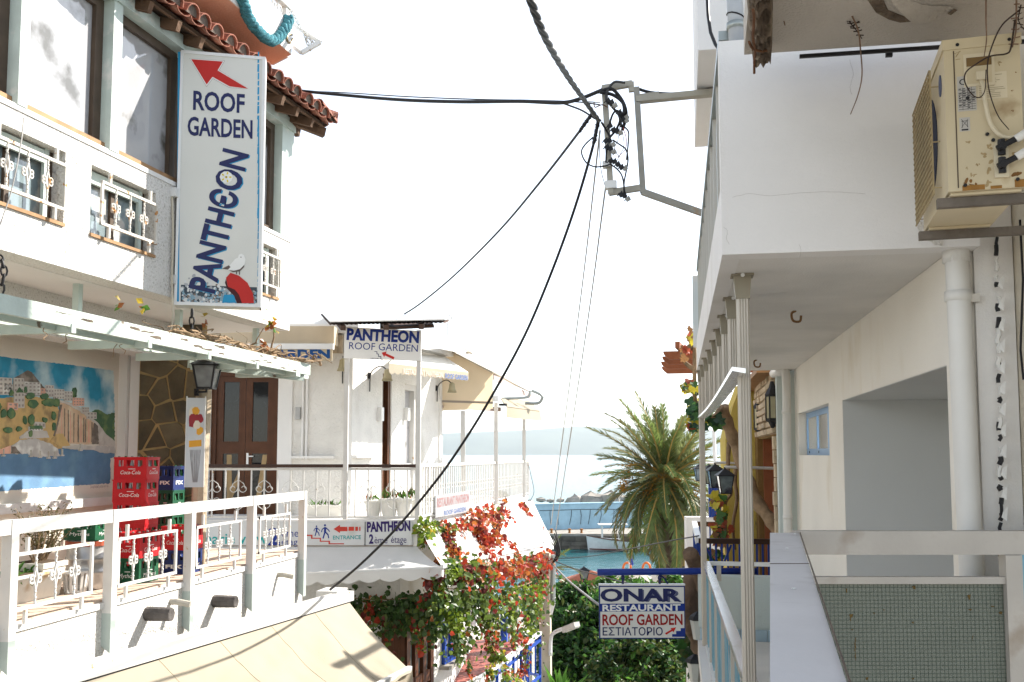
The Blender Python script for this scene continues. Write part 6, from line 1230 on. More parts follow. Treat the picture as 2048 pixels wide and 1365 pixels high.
b = MB(); b.slab([P(x, y, Z=ZS-.003) for x, y in ((1896, 27), (1908, 18), (1914, 20), (1902, 29))], .004); b.build('bare_patch', m_spall, OS)
GP = thing('grey_pipe', 'grey plastic drainpipe with collar beside the crumbling beam', 'pipe', P(1473, 105, d=5.03))
a, c = P(1475, 104, d=4.95), P(1466, -60, d=4.95); MB().tube([a, c], .042, 14).build('pipe', mat('grey plastic pipe', (.40, .42, .44), .35, .06, 3), GP, True); k = a.lerp(c, .27); MB().tube([k, k+(c-a).normalized()*.035], .05, 14).build('collar', m_tube, GP, True); MB().tube([a-zz*.0, a+(c-a)*.03], .048, 14).build('collar', m_pvc, GP, True)
for t in (.43,): k = a.lerp(c, t); MB().tube([k+V((.045*math.cos(x*.6), .045*math.sin(x*.6), .015*math.cos(x*.6)*-1)) for x in range(11)], .004, 4).build('wire_tie', m_dark, GP)
# dry hanging twigs
TG = thing('hanging_twigs', 'thin dry creeper twigs hanging from the overhead slab', 'vine', P(1720, 60, d=4.0))
m_twig = mat('dry twig', (.20, .13, .09), .9, .3, 15); m_twd = mat('dark dead twig', (.05, .035, .03), .9, .3, 15)
def twig(pts, d, r, m, spur=0, par=TG):
    q = smoothpath([P(x, y, d=d) for x, y in pts], 5); b = MB(); b.tube(q, [r*(1-.5*i/len(q)) for i in range(len(q))], 5)
    if spur:
        for i in range(1, len(q)-1, 2):
            for s_ in ((-1, 1) if i % 2 else (1,)): b.tube([q[i], q[i]+rt*R.uniform(.008, .022)*s_+zz*R.uniform(-.004, .008)], r*.7, 4)
    b.build('twig', m, par)
twig([(1690, -5), (1702, 28), (1716, 60), (1721, 100), (1724, 150), (1716, 190), (1701, 229)], 4.1, .0042, m_twig); twig([(1662, -5), (1680, 15), (1692, 32), (1702, 48), (1712, 60), (1724, 78)], 4.15, .004, m_twd, 1); twig([(1722, -5), (1725, 20), (1722, 38), (1705, 52)], 4.15, .004, m_twd, 1)
twig([(1565, -5), (1566, 15), (1565, 30), (1570, 51)], 4.15, .005, m_twig); twig([(1628, -5), (1626, 10), (1619, 24)], 4.15, .005, m_twig); twig([(1612, 5), (1620, 18), (1632, 8), (1638, 22)], 4.15, .002, m_twd)
# ================= air conditioner =================
av = f0*math.cos(rad(15.7)) + rt*math.sin(rad(15.7)); ao = P(1897, 384, d=3.75); AF_ = FR(ao, rt*math.cos(rad(15.7)) - f0*math.sin(rad(15.7)), zz); AWd, AH, AD = .272, .60, .72
m_ac = mat('yellowed cream appliance paint', (.55, .47, .32), .45, .1, 3, col2=(.26, .17, .08), s2=5, t2=.59, w2=.16); m_acl = mat('cream plastic', (.60, .53, .39), .45, .06, 4); m_rst2 = mat('rust stain', (.30, .15, .04), .8, .3, 18)
AC = thing('air_conditioner', 'yellowed outdoor air conditioner unit on rusty wall brackets', 'air conditioner', AF_((.13, 0, -.35)))
b = MB(AF_); b.box((0, 0, -AD), (AWd, AH, 0)); b.build('casing', m_ac, AC)
b = MB(AF_); b.box((-.006, AH-.035, -AD-.005), (AWd+.006, AH+.006, .006)); b.build('lid', m_ac, AC); MB(AF_).box((.034, .012, 0), (.038, AH-.04, .0015)).build('panel_seam', m_brn, AC)
b = MB(AF_); b.box((.07, AH-.19, .0), (.18, AH-.06, .004)); b.build('handle_recess', m_acl, AC); MB(AF_).box((.08, AH-.11, .004), (.17, AH-.075, .0055)).build('recess_shadow', mat('painted grip shade', (.16, .10, .04), .6), AC); MB(AF_).box((.08, AH-.18, .004), (.17, AH-.112, .0055)).build('recess_back', m_ac, AC)  # brown strip paints the shade inside the grip recess
b = MB(AF_)
for u, v in ((.05, AH-.018), (.235, AH-.018), (.145, .215), (.165, .19), (.225, .19), (.06, .02), (.245, .03), (.08, AH-.235)): b.tube([(u, v, .002), (u, v, .008)], .007, 8)
b.build('screw', m_dark, AC)
t = MB(AF_); m_ink = mat('black ink', (.03, .03, .035), .6); m_sil = mat('silver label', (.45, .43, .40), .4, .06, 8)
MB(AF_).box((.045, .315, 0), (.112, .455, .001)).build('rating_plate', m_sil, AC); t.text('CE', .052, .42, .026, .052, 0, .0014)
for i in range(9): t.box((.048, .322+i*.0095, .001), (.109, .3235+i*.0095, .0015))
for u in (.062, .08, .095): t.box((u, .32, .001), (u+.0012, .41, .0016))
for i in range(34): u, v = R.choice((.049, .064, .082, .097)), .324+R.randrange(9)*.0095; t.box((u, v+.0025, .001), (u+R.uniform(.005, .011), v+.006, .0015))
t.build('lettering', m_ink, AC); MB(AF_).box((.118, .355, 0), (.222, .46, .0008)).build('notice_label', m_acl, AC); t = MB(AF_)
for i in range(13): t.box((.122, .362+i*.0072, .0008), (.122+R.uniform(.05, .095), .3645+i*.0072, .0012))
t.build('lettering', mat('faded grey ink', (.33, .28, .19), .6), AC)
MB(AF_).box((.048, .235, 0), (.086, .29, .0009)).build('bin_label', m_sil, AC); t = MB(AF_); 
for a, c in (((.055, .25), (.079, .283)), ((.079, .25), (.055, .283)), ((.058, .25), (.058, .275)), ((.076, .25), (.076, .275)), ((.055, .276), (.079, .276))): t.tube([(*a, .0012), (*c, .0012)], .0009, 4)
t.box((.055, .238, .0009), (.079, .244, .0013)); t.build('crossed_bin_symbol', m_ink, AC)
GRF = FR(AF_((0, 0, -AD)), AF_.N, zz); gb = GRF.off(.03)
q = GRF; MB(q).prism([(.62+.03*math.cos(a*.5236), AH-.14+.045*math.sin(a*.5236)) for a in range(12)], 0, .004).build('brand_badge', mat('navy badge', (.06, .08, .16), .4, .2, 30), AC)
MB(GRF).prism([(.02+.27+.21*math.cos(a*.2618), AH/2+.21*math.sin(a*.2618)) for a in range(24)], 0, .003).build('fan_opening', mat('blue black fan recess', (.015, .025, .06), .5), AC)
b = MB(gb); gw, gh = .56, AH-.08
for i in range(14): u = .0+gw*i/13; b.tube([(u, .03, .0), (u, .03+gh, .0)], .0036, 4)
for i in range(21): v = .03+gh*i/20; b.tube([(0, v, .003), (gw, v, .003)], .0036, 4)
for u in (0, gw):
    for v in (.06, .25, .48): b.tube([(u, v, 0), (u, v, -.03)], .003, 4)
b.build('wire_guard', mat('corroded wire guard', (.38, .30, .17), .6, .2, 20), AC, kind='stuff')
for k, (u0_, v0_, u1_, v1_) in enumerate(((.05, .0, .13, .02), (.15, .0, .19, .012), (.235, .0, .27, .03))): MB(AF_).box((u0_, v0_, 0), (u1_, v1_, .0012)).build('rust_edge', m_rst2, AC)
m_stn = [mat('brown grime stain', (.34, .25, .13), .7, .3, 20), mat('dark rust stain', (.20, .10, .035), .8, .3, 20)]
for cx_, cy_, rx_, ry_, k in ((.06, .03, .03, .012, 1), (.10, .018, .03, .01, 1), (.15, .022, .02, .014, 0), (.145, .09, .012, .03, 0), (.13, .13, .016, .02, 0), (.15, .16, .012, .02, 0), (.11, .1, .01, .006, 0), (.245, .05, .018, .02, 1), (.235, .12, .01, .03, 0), (.235, .30, .005, .005, 1), (.24, .38, .004, .005, 1), (.255, .45, .005, .004, 1), (.09, .06, .02, .006, 0), (.07, .09, .006, .004, 0), (.08, .19, .012, .006, 0), (.2, AH-.1, .004, .02, 0), (.05, AH-.06, .004, .03, 0)):
    for _ in range(3): MB(AF_).prism(rough(ell(cx_+R.gauss(0, rx_*.5), cy_+R.gauss(0, ry_*.4), rx_*R.uniform(.25, .6), ry_*R.uniform(.25, .6), R.uniform(0, 3), 8), .0014, .01), 0, .0006+R.random()*.0003).build('stain', m_stn[k], AC)
MB(AF_).prism([(.165, .04), (.215, .04), (.217, .17), (.2, .19), (.175, .185), (.163, .16)], 0, .012).build('valve_cover', m_acl, AC)
for v in (.155, .085):
    b = MB(AF_); b.tube([(.19, v, .012), (.19, v, .05)], .016, 8); b.tube([(.17, v-.01, .04), (.235, v+.02, .045)], .012, 7); b.tube([(.19, v-.03, .02), (.19, v+.03, .02)], .014, 7); b.build('valve', m_dark, AC)
    MB().tube(smoothpath([AF_((.235, v+.02, .045)), AF_((.27, v+.04, .05)), AF_((.32, v+.075, .02)), AF_((.40, v+.10, -.1))], 5), .016, 9).build('insulated_pipe', m_pvc, AC, True)
MB().tube(smoothpath([AF_((.13, .43, .006)), AF_((.135, .40, .02)), AF_((.14, .33, .02)), AF_((.155, .25, .02)), AF_((.19, .20, .02)), AF_((.24, .185, .03))], 5), .008, 7).build('power_cable', m_acl, AC, True); MB(AF_).box((.112, .43, 0), (.148, .462, .02)).build('cable_gland', m_acl, AC)
b = MB(AF_); b.box((.01, -.012, -.1), (AWd-.01, -.001, -.02)); b.box((.01, -.012, -AD+.02), (AWd-.01, -.001, -AD+.1)); b.build('foot', m_ac, AC)
m_rbr = mat('rusty bracket steel', (.14, .12, .10), .8, .3, 8, .4, 40, col2=(.22, .11, .04), s2=6, t2=.58)
for n_, x0, lb in ((-.06, -.035, 'near rusty steel bracket bar under the air conditioner'), (-AD+.06, -.03, 'far rusty steel bracket bar under the air conditioner')):
    o = MB(AF_).box((x0, -.05, n_-.018), (.62, -.013, n_+.018)).build('wall_bracket', m_rbr, label=lb, cat='bracket', group='air conditioner brackets'); 
TA = thing('clinging_twigs', 'dead creeper stems clinging over the air conditioner side', 'vine', AF_((.15, .4, .05)))
twig([(1972, -5), (1972, 40), (1973, 80), (1968, 115)], 3.68, .0035, m_twig, 0, TA); twig([(2040, 20), (2005, 50), (1985, 90), (1975, 130), (1978, 180), (1995, 230), (2018, 260)], 3.66, .0035, m_twd, 0, TA); twig([(2030, 40), (2022, 95), (2012, 108), (1980, 113), (1950, 130), (1932, 145), (1930, 165), (1945, 190), (1960, 195), (1970, 180), (1972, 140)], 3.66, .0038, m_twd, 0, TA); twig([(2033, -5), (2032, 60), (2025, 95)], 3.66, .004, m_twig, 1, TA); twig([(2042, 10), (2037, 40), (2048, 60)], 3.66, .003, m_twd, 1, TA)
# ================= near balcony with wired glass =================
NB = thing('wired_glass_balustrade', 'white metal balustrade with wired frosted glass panel', 'balustrade', P(1800, 1365, d=4.2))
m_mw = mat('worn white metal', (.54, .53, .525), .5, .08, 3, .15, 20, col2=(.36, .34, .32), s2=5, t2=.57, w2=.2)
m_mw2 = mat('grimy white metal beam', (.38, .355, .32), .55, .1, 4, .15, 20, col2=(.20, .15, .10), s2=3.5, t2=.57, w2=.2)
zB2 = -.34; q = [P(1540, 1066, Z=zB2), P(1598, 1066, Z=zB2), P(1702, 1392, Z=zB2), P(1540, 1392, Z=zB2)]; k = [q[3]+(q[3]-q[0])*.2, q[2]+(q[2]-q[1])*.2]
b = MB(); b.slab([q[1], q[0], k[0], k[1]], .05); b.build('handrail_board', m_mw, NB); b = MB(); b.bar(q[1]+V((.004, 0, .002)), k[1]+V((.004, 0, .002)), .003, .006); b.build('edge_seam', m_brn, NB); b = MB(); b.bar(q[0].lerp(q[3], .42)+zz*.001, q[1].lerp(q[2], .42)+zz*.001, .0035, .002); b.build('joint', m_brn, NB)
for t_, s_ in ((.03, .15), (.03, .85), (.25, .5), (.62, .5)): c = q[0].lerp(q[3], t_).lerp(q[1].lerp(q[2], t_), s_); MB().tube([c+zz*.001, c+zz*.004], .005, 8).build('rivet', m_alu, NB)
b = MB()
q0 = P(1585, 1067, Z=zB2); GF = FR(V((q0.x+.012, q0.y-.0, -1.5)), rt*math.cos(rad(1)) , zz)
gv = lambda y: GF.px(1800, y)[1]
MB(GF).box((0, gv(1110), -.06), (1.3, gv(1063), 0)).build('top_beam', m_mw2, NB); MB(GF).box((.0, gv(1169), -.045), (GF.px(2015, 1160)[0]-.003, gv(1155), -.006)).build('glazing_bar', m_mw2, NB)
ug = GF.px(2014, 1200)[0]; MB(GF).box((ug, -1.0, -.06), (ug+.07, gv(1110)-.002, .004)).build('post', m_mw2, NB); MB(GF).box((ug+.073, -1.0, -.03), (1.3, gv(1110)-.002, -.02)).build('glass', m_bluep, NB)
m_wg = mat('wired frosted glass', (.17, .185, .155), .3, .10, 2.5, .5, 170, coat=.3, col2=(.27, .25, .22), s2=.9, t2=.5, w2=.3); gt = gv(1169)
MB(GF).box((-.05, -1.0, -.034), (ug-.002, gt, -.026)).build('glass', m_wg, NB)
b = MB(GF); p_ = .0172
u = -.04
while u < ug: b.tube([(u, gt-.62, -.0245), (u+R.uniform(-.001, .001), gt-.3, -.0245), (u, gt, -.0245)], .0008, 4, cap=False); u += p_
v = gt-.62
while v < gt: b.tube([(-.05, v, -.024), (.3, v+R.uniform(-.002, .002), -.024), (ug-.003, v, -.024)], .0009, 4, cap=False); v += p_
b.build('wire_mesh', mat('dark green wire', (.05, .075, .055), .6), NB, kind='stuff')
m_rm = mat('rust fleck', (.10, .065, .02), .8, .3, 30)
for x, y, w_, h_ in ((1697, 1183, 3, 9), (1706, 1234, 9, 5), (1705, 1240, 3, 8), (1752, 1229, 4, 3), (1771, 1222, 3, 2), (1832, 1177, 7, 6), (1830, 1247, 4, 4), (1943, 1196, 4, 8), (1945, 1222, 6, 2), (1990, 1215, 6, 3), (2006, 1228, 7, 5), (1654, 1264, 2, 4), (1708, 1262, 4, 2), (1714, 1300, 2, 40), (1950, 1280, 2, 12), (1830, 1360, 5, 3), (1738, 1360, 4, 6)):
    MB(GF).prism(px2(GF, rough([(x-w_*.6, y-h_*.35), (x+w_*.6, y-h_*.6), (x+w_*.35, y+h_*.6), (x-w_*.2, y+h_*.5)], 1.1, 4)), -.0232, -.0225).build('rust_spot', m_rm, NB)
# ================= stone clad house beyond =================
SBX = 1.1; SBF = FR((SBX, 17, 0), (0, -1, 0), zz)
SH_ = thing('stone_clad_house', 'house with pale split stone cladding, brown recess and yellow wall', 'house', V((1.2, 14, -5)))
su0, su1 = SBF.px(1511, 820)[0], 17-(Yf+.24); svb = SBF.px(1535, 872)[1]; svt = SBF.px(1555, 752)[1]+.2
m_clad = mat('pale split stone', (.52, .41, .28), .85, .15, 6, .9, 22, objvar=.12, col2=(.36, .27, .17), s2=9, t2=.6); m_rec = mat('brown stained render', (.20, .12, .04), .9, .25, 3, .6, 20, col2=(.09, .05, .02), s2=4, t2=.6); m_yell = mat('yellow weathered paint', (.52, .40, .10), .85, .12, 3, .4, 30, col2=(.20, .16, .08), s2=7, t2=.64, w2=.05, streak=4)
MB(SBF).box((su0-.1, svb-.02, -.4), (su1+.0, svt, -.04)).build('backing', m_rec, SH_)
rows = 9; rh = (svt-svb)/rows
for r_ in range(rows):
    u = su0 - R.uniform(0, .2)
    while u < su1-.05:
        l = R.uniform(.2, .55); a, c = max(u, su0), min(u+l, su1)
        if c-a > .04:
            b = MB(SBF); v0_, v1_ = svb+r_*rh+.008, svb+(r_+1)*rh-.006; d = R.uniform(.0, .03); k = [SBF((x, y, z)) for x, y, z in ((a+.006, v0_, -.04), (c-.006, v0_, -.04), (c-.006, v0_+.01, d), (a+.006, v0_+.01, d), (a+.006, v1_, -.04), (c-.006, v1_, -.04), (c-.012, v1_-.008, d+R.uniform(0, .015)), (a+.012, v1_-.01, d+R.uniform(0, .015)))]; b.hexa(k); b.build('stone', m_clad, SH_)
        u += l
for j in range(11):
    v0_ = svb-.02-(j+1)*.17; w_ = R.uniform(.05, .12); MB(SBF).box((su1-w_-.1, v0_+.005, -.3), (su1+.02, v0_+.165, R.uniform(.0, .03))).build('stone', m_clad, SH_)
MB(SBF).box((su0-.6, -5.5, -.5), (su1-.12, svb-.02, -.32)).build('recess', m_rec, SH_)
b = MB(SBF); b.box((su0-.9, -5.5, -.32), (su0-.01, svt+.2, -.02)); b.build('brown_wall', m_rec, SH_); MB(SBF).box((su0-1, svt-.12, -.6), (su1, svt-.05, .2)).build('wood_soffit', mat('brown wood soffit', (.30, .16, .07), .6, .2, 5), SH_)
yl, yr = P(1452, 1100, d=15.6), P(1492, 1100, d=15.6); YF = FR(yl, yr-yl, zz); yw = (yr-yl).length; yt = YF.px(1470, 770)[1]
b = MB(YF); b.prism([(.02, -4), (yw+.3, -4), (yw+.3, yt), (yw*.9, yt), (.14, YF.px(1460, 815)[1]), (.02, YF.px(1453, 880)[1])], -.4, 0); b.build('yellow_wall', m_yell, SH_)
m_bls = mat('blue shutter paint', (.012, .04, .22), .5, .2, 6); BSH = quadframe((1418, 1035), (1452, 1035), 18, 18); bw = BSH.px(1452, 1035)[0]
for i in range(6): MB(BSH).box((bw*i/6+.004, -.0, -.05), (bw*(i+1)/6-.004, BSH.px(1430, 955)[1], R.uniform(0, .01))).build('shutter_board', m_bls, SH_)
MB(BSH).box((-.4, -4, -.3), (bw+.3, -.0, -.06)).build('white_wall', m_smooth, SH_)
for x, y, d, lb in ((1519.5, 860, 14.6, 'black hexagonal wall lantern on the stone cladding, lower and farther one'), (1545.5, 842, 12.0, 'black wall lantern on the stone cladding, nearer the white corner')):
    c = P(x, y, d=d); T = thing('wall_lantern', lb, 'wall lantern', c, 'pair of lanterns on the stone cladding'); hh_ = 46*d/1960*(1.0 if d > 14 else 1.15); w_ = .085
    b = MB(); b.lathe([(.02, -.09), (w_*.6, -.02), (w_, 0), (w_, .03)], c, 6); b.lathe([(w_, 0), (w_*1.05, .03), (w_*.5, .11), (.02, .19)], c+zz*(hh_-.03), 6)
    for k in range(6): a = k*math.pi/3; b.bar(c+V((w_*.93*math.cos(a), w_*.93*math.sin(a), .02)), c+V((w_*.93*math.cos(a), w_*.93*math.sin(a), hh_)), .014, .014, (math.cos(a), math.sin(a), 0))
    b.build('frame', m_dark, T)
    for k in range(6): a, a2 = k*math.pi/3, (k+1)*math.pi/3; MB().add([c+V((w_*.86*math.cos(t), w_*.86*math.sin(t), z)) for t, z in ((a, .03), (a2, .03), (a2, hh_), (a, hh_))], [(0, 1, 2, 3)]).build('pane', mat('amber lamp glass', (.42, .38, .25), .25, .1, 8), T)
    MB().bar(c+zz*hh_*.6, V((SBX+.02, c.y, c.z+hh_*.6)), .05, .12).build('wall_plate', m_dark, T)
# row of hanging lanterns on white arms
m_lp = mat('bluish lantern pane', (.13, .17, .19), .1, .3, 12, coat=.5, col2=(.03, .03, .05), s2=7, t2=.5)
for x, y, d, s_, lb in ((1400, 962, 19.5, .24, 'black street lantern behind the farthest balcony post, left end of the row'), (1419, 968, 17.5, .24, 'black lantern half hidden behind its neighbour, second in the row'), (1431, 975, 15.6, .26, 'black lantern with bluish glass, third in the row'), (1450.5, 987, 13.6, .24, 'largest black lantern of the row, in front of the yellow wall')):
    c = P(x, y, d=d); T = thing('arm_lantern', lb, 'lantern', c, 'row of lanterns on the far balcony'); fr = FR(c, rt, zz)
    lantern_local(T, c, s_*1.5, s_*.85, 1, m_lp); MB().tube([c+zz*s_*1.5, c+zz*s_*1.5+V((1.2, .25, -.03))], .02, 6).build('arm', m_alu, T)
# blue balcony railing, wooden pergola, poles
BR = thing('blue_railing', 'blue crossed balcony railing with dark brown handrails beyond the balcony', 'railing', P(1440, 1130, d=14))
p0, p1, p2, p3 = P(1397, 1082, d=13.6), P(1560, 1084, d=13.6), P(1389, 1048, d=17.2), P(1492, 1050, d=17.2)
for a, c, m, w_ in ((p0, p1, m_dkrail, .07), (p2, p3, m_dkrail, .08), (p2, p0, m_alu, .09)): MB().bar(a, c, .08, w_).build('handrail', m, BR)
for a, c, n in ((p0, p1, 14), (p2, p3, 10)):
    for k in (.3, .92): MB().bar(a-zz*k, c-zz*k, .03, .03).build('rail', m_bls, BR)
    for i in range(n+1): q = a.lerp(c, i/n); MB().bar(q-zz*.95, q-zz*.03, .026 if i else .06, .026 if i else .06, (0, 1, 0)).build('baluster', m_bls, BR)
q, k = p0.lerp(p1, .08), p0.lerp(p1, .40); MB().bar(q-zz*.9, k-zz*.05, .025, .025).build('cross_bar', m_bls, BR); MB().bar(q-zz*.05, k-zz*.9, .025, .025).build('cross_bar', m_bls, BR)
WPg = thing('wooden_pergola', 'brown wooden pergola with four curved beam ends past the balcony', 'pergola', P(1360, 730, d=16))
m_wood = mat('red brown stained wood', (.26, .085, .035), .55, .2, 4, .3, 30)
for i, d in enumerate((15.2, 16.0, 16.9, 17.9)):
    a = P([1326, 1324, 1321.5, 1323][i], 720, d=d); a.z = 1.52; fr = FR(a - zz*.06, (1, 0, 0), zz); MB(fr).prism([(.10, 0), (2.0, 0), (2.0, .13), (0, .13), (.01, .09), (.04, .05)], -.03, .03).build('beam', m_wood, WPg)
a = P(1355, 712, d=15); MB().bar(V((a.x, a.y-.2, 1.65)), V((a.x+.15, a.y+1.2, 1.65)), .07, .1).build('crossbeam', m_wood, WPg); MB().box((1.2, 15.4, -4), (1.35, 15.55, 1.5)).build('post', m_wood, WPg)
for x, x2, y0, y1, d, lb in ((1427, 1434, 830, 957, 19, 'thin white pole beyond the vine, left one of two'), (1449, 1456, 845, 962, 18, 'thin white pole beyond the vine, right one beside the yellow wall')): MB().tube([P(x2, y1, d=d)-zz*2, P(x, y0, d=d)], .035, 7).build('thin_pole', m_alu, label=lb, cat='pole', group='thin white poles')
# curved metal strip by the first post
CS = thing('metal_gutter', 'shiny metal gutter strip slung under the short ribbed hangers of the balcony', 'gutter', P(1440, 800, d=9))
ga, gb2 = P(1474, 745, Z=ZG-.01), P(1400, 838, Z=ZG-.02); vs = []
for i in range(25):
    p = ga.lerp(gb2, i/24) + V((.0, 0, -.035*math.sin(math.pi*i/24))); vs += [p + V((-.025, 0, .03)), p + V((-.025, 0, .008)), p + V((.045, 0, -.006)), p + V((.045, 0, .02))]
b = MB(); b.add(vs, [(4*i+j, 4*i+4+j, 4*i+4+(j+1) % 4, 4*i+(j+1) % 4) for i in range(24) for j in range(4)] + [(3, 2, 1, 0), (96, 97, 98, 99)]); b.build('strip', MATS['polished aluminium'], CS)
# vine trunk with big leaves, and the gnarled tree
VT = thing('grape_vine', 'old grape vine trunk slanting up past the yellow wall with yellow green leaves', 'vine', P(1560, 1068, d=12.6))
c = smoothpath([P(x, y, d=d) for x, y, d in ((1566, 1085, 12.6), (1545, 1045, 12.8), (1515, 1005, 13), (1492, 950, 13.2), (1472, 890, 13.4), (1456, 850, 13.4), (1444, 815, 13.3))], 4); MB().tube(c, [.085+.012*math.sin(i*1.9) for i in range(len(c))], 9).build('trunk', m_vine, VT, True)
for pts in ([(1444, 815, 13.3), (1425, 835, 13), (1408, 830, 12.9), (1385, 825, 12.8)], [(1400, 835, 12.9), (1390, 800, 12.8), (1389, 760, 12.7), (1389, 700, 12.7), (1384, 680, 12.7)], [(1389, 740, 12.7), (1370, 725, 12.8), (1362, 705, 12.8)], [(1384, 690, 12.7), (1370, 700, 12.7), (1391, 695, 12.8)], [(1458, 885, 15), (1456, 940, 15), (1462, 985, 15), (1450, 1010, 15), (1448, 1080, 15)], [(1472, 930, 15.2), (1470, 965, 15.2), (1474, 1000, 15.2), (1466, 1050, 15.2), (1470, 1100, 15.2)], [(1452, 1015, 15), (1450, 1050, 14.8), (1455, 1120, 14.6)]):
    q = wig(P(*pts[0][:2], d=pts[0][2]), P(*pts[0][:2], d=pts[0][2]), 1, 0)[:1]; q = smoothpath([P(x, y, d=d) for x, y, d in pts], 5); MB().tube(q, [.035*(1-.4*i/len(q)) for i in range(len(q))], 6).build('branch', m_vine, VT, True)
m_gl = [leafmat('grape leaf green', (.055, .14, .03)), leafmat('grape leaf yellow', (.50, .42, .04)), leafmat('grape leaf dark', (.02, .06, .025)), leafmat('grape leaf red', (.36, .08, .04)), leafmat('grape leaf brown', (.26, .13, .05))]
def bigleaf(c, s_, m, par, name='leaf'):
    d = V((R.gauss(0, .6), R.gauss(0, .5), -.8+R.gauss(0, .4))).normalized(); n = V((R.gauss(0, .5), -1, R.gauss(.4, .5))).normalized(); x = d.cross(n).normalized(); n = x.cross(d)
    o = [(0, 0, 0), (.45, -.12, .04), (.62, .25, .1), (.42, .45, .02), (.5, .75, .1), (.2, .72, 0), (0, 1.0, -.06), (-.2, .72, 0), (-.5, .75, .1), (-.42, .45, .02), (-.62, .25, .1), (-.45, -.12, .04)]
    b = MB(); v = [c + x*(a*s_) + d*(q*s_) + n*(z*s_) for a, q, z in o] + [c + d*(.4*s_)]; b.add(v, [(i, i+1 if i < 11 else 0, 12) for i in range(12)], ID); b.build(name, m, par)
for x, y, d, sx, sy, n, wts, sz in ((1405, 815, 12.6, 16, 18, 44, (4, .5, 5, .4, .6), .115), (1392, 840, 12.5, 14, 12, 26, (2, 1, 3, .5, .5), .11), (1382, 770, 12.6, 10, 10, 18, (1.5, 4, 0, .6, .6), .10), (1384, 672, 12.6, 6, 10, 14, (.5, 2, 0, 1, 3), .09), (1375, 700, 12.7, 8, 10, 6, (0, .5, 0, 1, 3), .11), (1436, 1000, 14.8, 12, 14, 30, (2, 5, .3, .6, .4), .12), (1445, 1030, 14.8, 10, 12, 16, (2, 2, 1, 2, .5), .11), (1440, 1060, 14.9, 10, 22, 44, (3, 3, 1, 3, 1), .11), (1428, 1110, 14.7, 14, 16, 28, (4, 2, 2, 2, 1), .11), (1432, 835, 12.9, 6, 8, 5, (4, 0, 2, 0, 0), .18)):
    for _ in range(n): bigleaf(P(x+R.gauss(0, sx*.6), y+R.gauss(0, sy*.6), d=d+R.uniform(-.3, .3)), sz*R.uniform(.7, 1.2), m_gl[R.choices(range(5), wts)[0]], VT)
GT = thing('gnarled_tree', 'gnarled grey tree trunk with a sawn branch beside the hanging sign', 'tree', P(1392, 1300, d=12.9))
c = smoothpath([P(x, y, d=d) for x, y, d in ((1420, 1330, 12.9), (1402, 1290, 12.9), (1385, 1240, 12.9), (1383, 1200, 12.9), (1388, 1160, 12.9), (1404, 1150, 12.95))], 4); MB().tube(c, [.13+.02*math.sin(i*2.1) for i in range(len(c))], 10).build('trunk', m_bark, GT, True)
c = smoothpath([P(x, y, d=d) for x, y, d in ((1412, 1180, 12.8), (1402, 1150, 12.7), (1388, 1122, 12.6), (1378, 1104, 12.5))], 4); MB().tube(c, [.115, .12, .11, .115, .11, .105, .11, .105, .10, .095, .1, .1, .085], 10).build('limb', m_bark, GT, True)
for _ in range(70): bigleaf(P(1388+R.gauss(0, 10), 1285+R.gauss(0, 26), d=13.3+R.uniform(-.2, .3)), .13*R.uniform(.6, 1.2), R.choice([m_lf[0], m_lf[3], m_lf[2], m_lf[3]]), GT)
for x, y, d in ((1396, 1240, 12.4), (1390, 1325, 12.6)):
    c = P(x, y, d=d); T = thing('eave_lantern', 'white glass lantern with dark cap on the outer wall, ' + ('upper one' if y < 1300 else 'lower one'), 'lantern', c, 'lanterns on the mint wall'); b = MB(); b.lathe([(.06, -.24), (.1, 0)], c, 6); b.build('shade', m_bulb, T); MB().lathe([(.12, 0), (.1, .05), (.02, .1)], c, 6).build('cap', m_dark, T)
# ================= hanging restaurant sign =================
OSg = thing('hanging_sign', 'white hanging sign with blue border, red and navy lettering on a blue pole', 'sign', P(1285, 1278, d=12.3))
OF = quadframe((1199, 1278), (1371, 1278), 12.3, 12.3); ow = OF.px(1371, 1278)[0]; oh = OF.px(1200, 1172)[1]
MB(OF).box((0, 0, -.06), (ow, oh, -.004)).build('board', mat('sign navy blue', (.012, .03, .17), .4, .1, 5), OSg); MB(OF).box((.012, .012, -.005), (ow-.012, oh-.016, 0)).build('face', mat('sign off white', (.70, .70, .67), .5, .06, 2, col2=(.56, .47, .42), s2=3, t2=.62), OSg)
MB(OF).box((-.004, oh, -.065), (ow+.004, oh+.02, 0)).build('top_edge', m_alu, OSg)
def p6(x, y): return (1060+x/4.475, 1060+y/4.475)
MB(OF).prism(px2(OF, [p6(622, 733), p6(1383, 728), p6(1383, 660), p6(622, 662)]), 0, .002).build('blue_band', m_dblue, OSg)
t = MB(OF); sgtext(t, OF, 'ONAR', p6(642, 641), p6(1362, 648), p6(642, 527), .0, .003); t.build('lettering_shadow', mat('grey navy print', (.10, .11, .2), .5), OSg)
t = MB(OF); sgtext(t, OF, 'ONAR', p6(630, 638), p6(1345, 636), p6(630, 527), .035, .0045); t.build('lettering', m_navy, OSg)
t = MB(OF); sgtext(t, OF, 'RESTAURANT', p6(648, 727), p6(1348, 722), p6(648, 670), .03, .004); t.build('lettering', m_wp, OSg)
t = MB(OF); sgtext(t, OF, 'ROOF GARDEN', p6(648, 852), p6(1366, 848), p6(648, 756), .025, .003); t.build('lettering', mat('dark red print', (.30, .02, .018), .5), OSg)
t = MB(OF); sgtext(t, OF, 'ΕΣΤΙΑΤΟΡΙΟ', p6(650, 945), p6(1188, 944), p6(650, 874), .012, .003); t.build('lettering', m_navy, OSg)
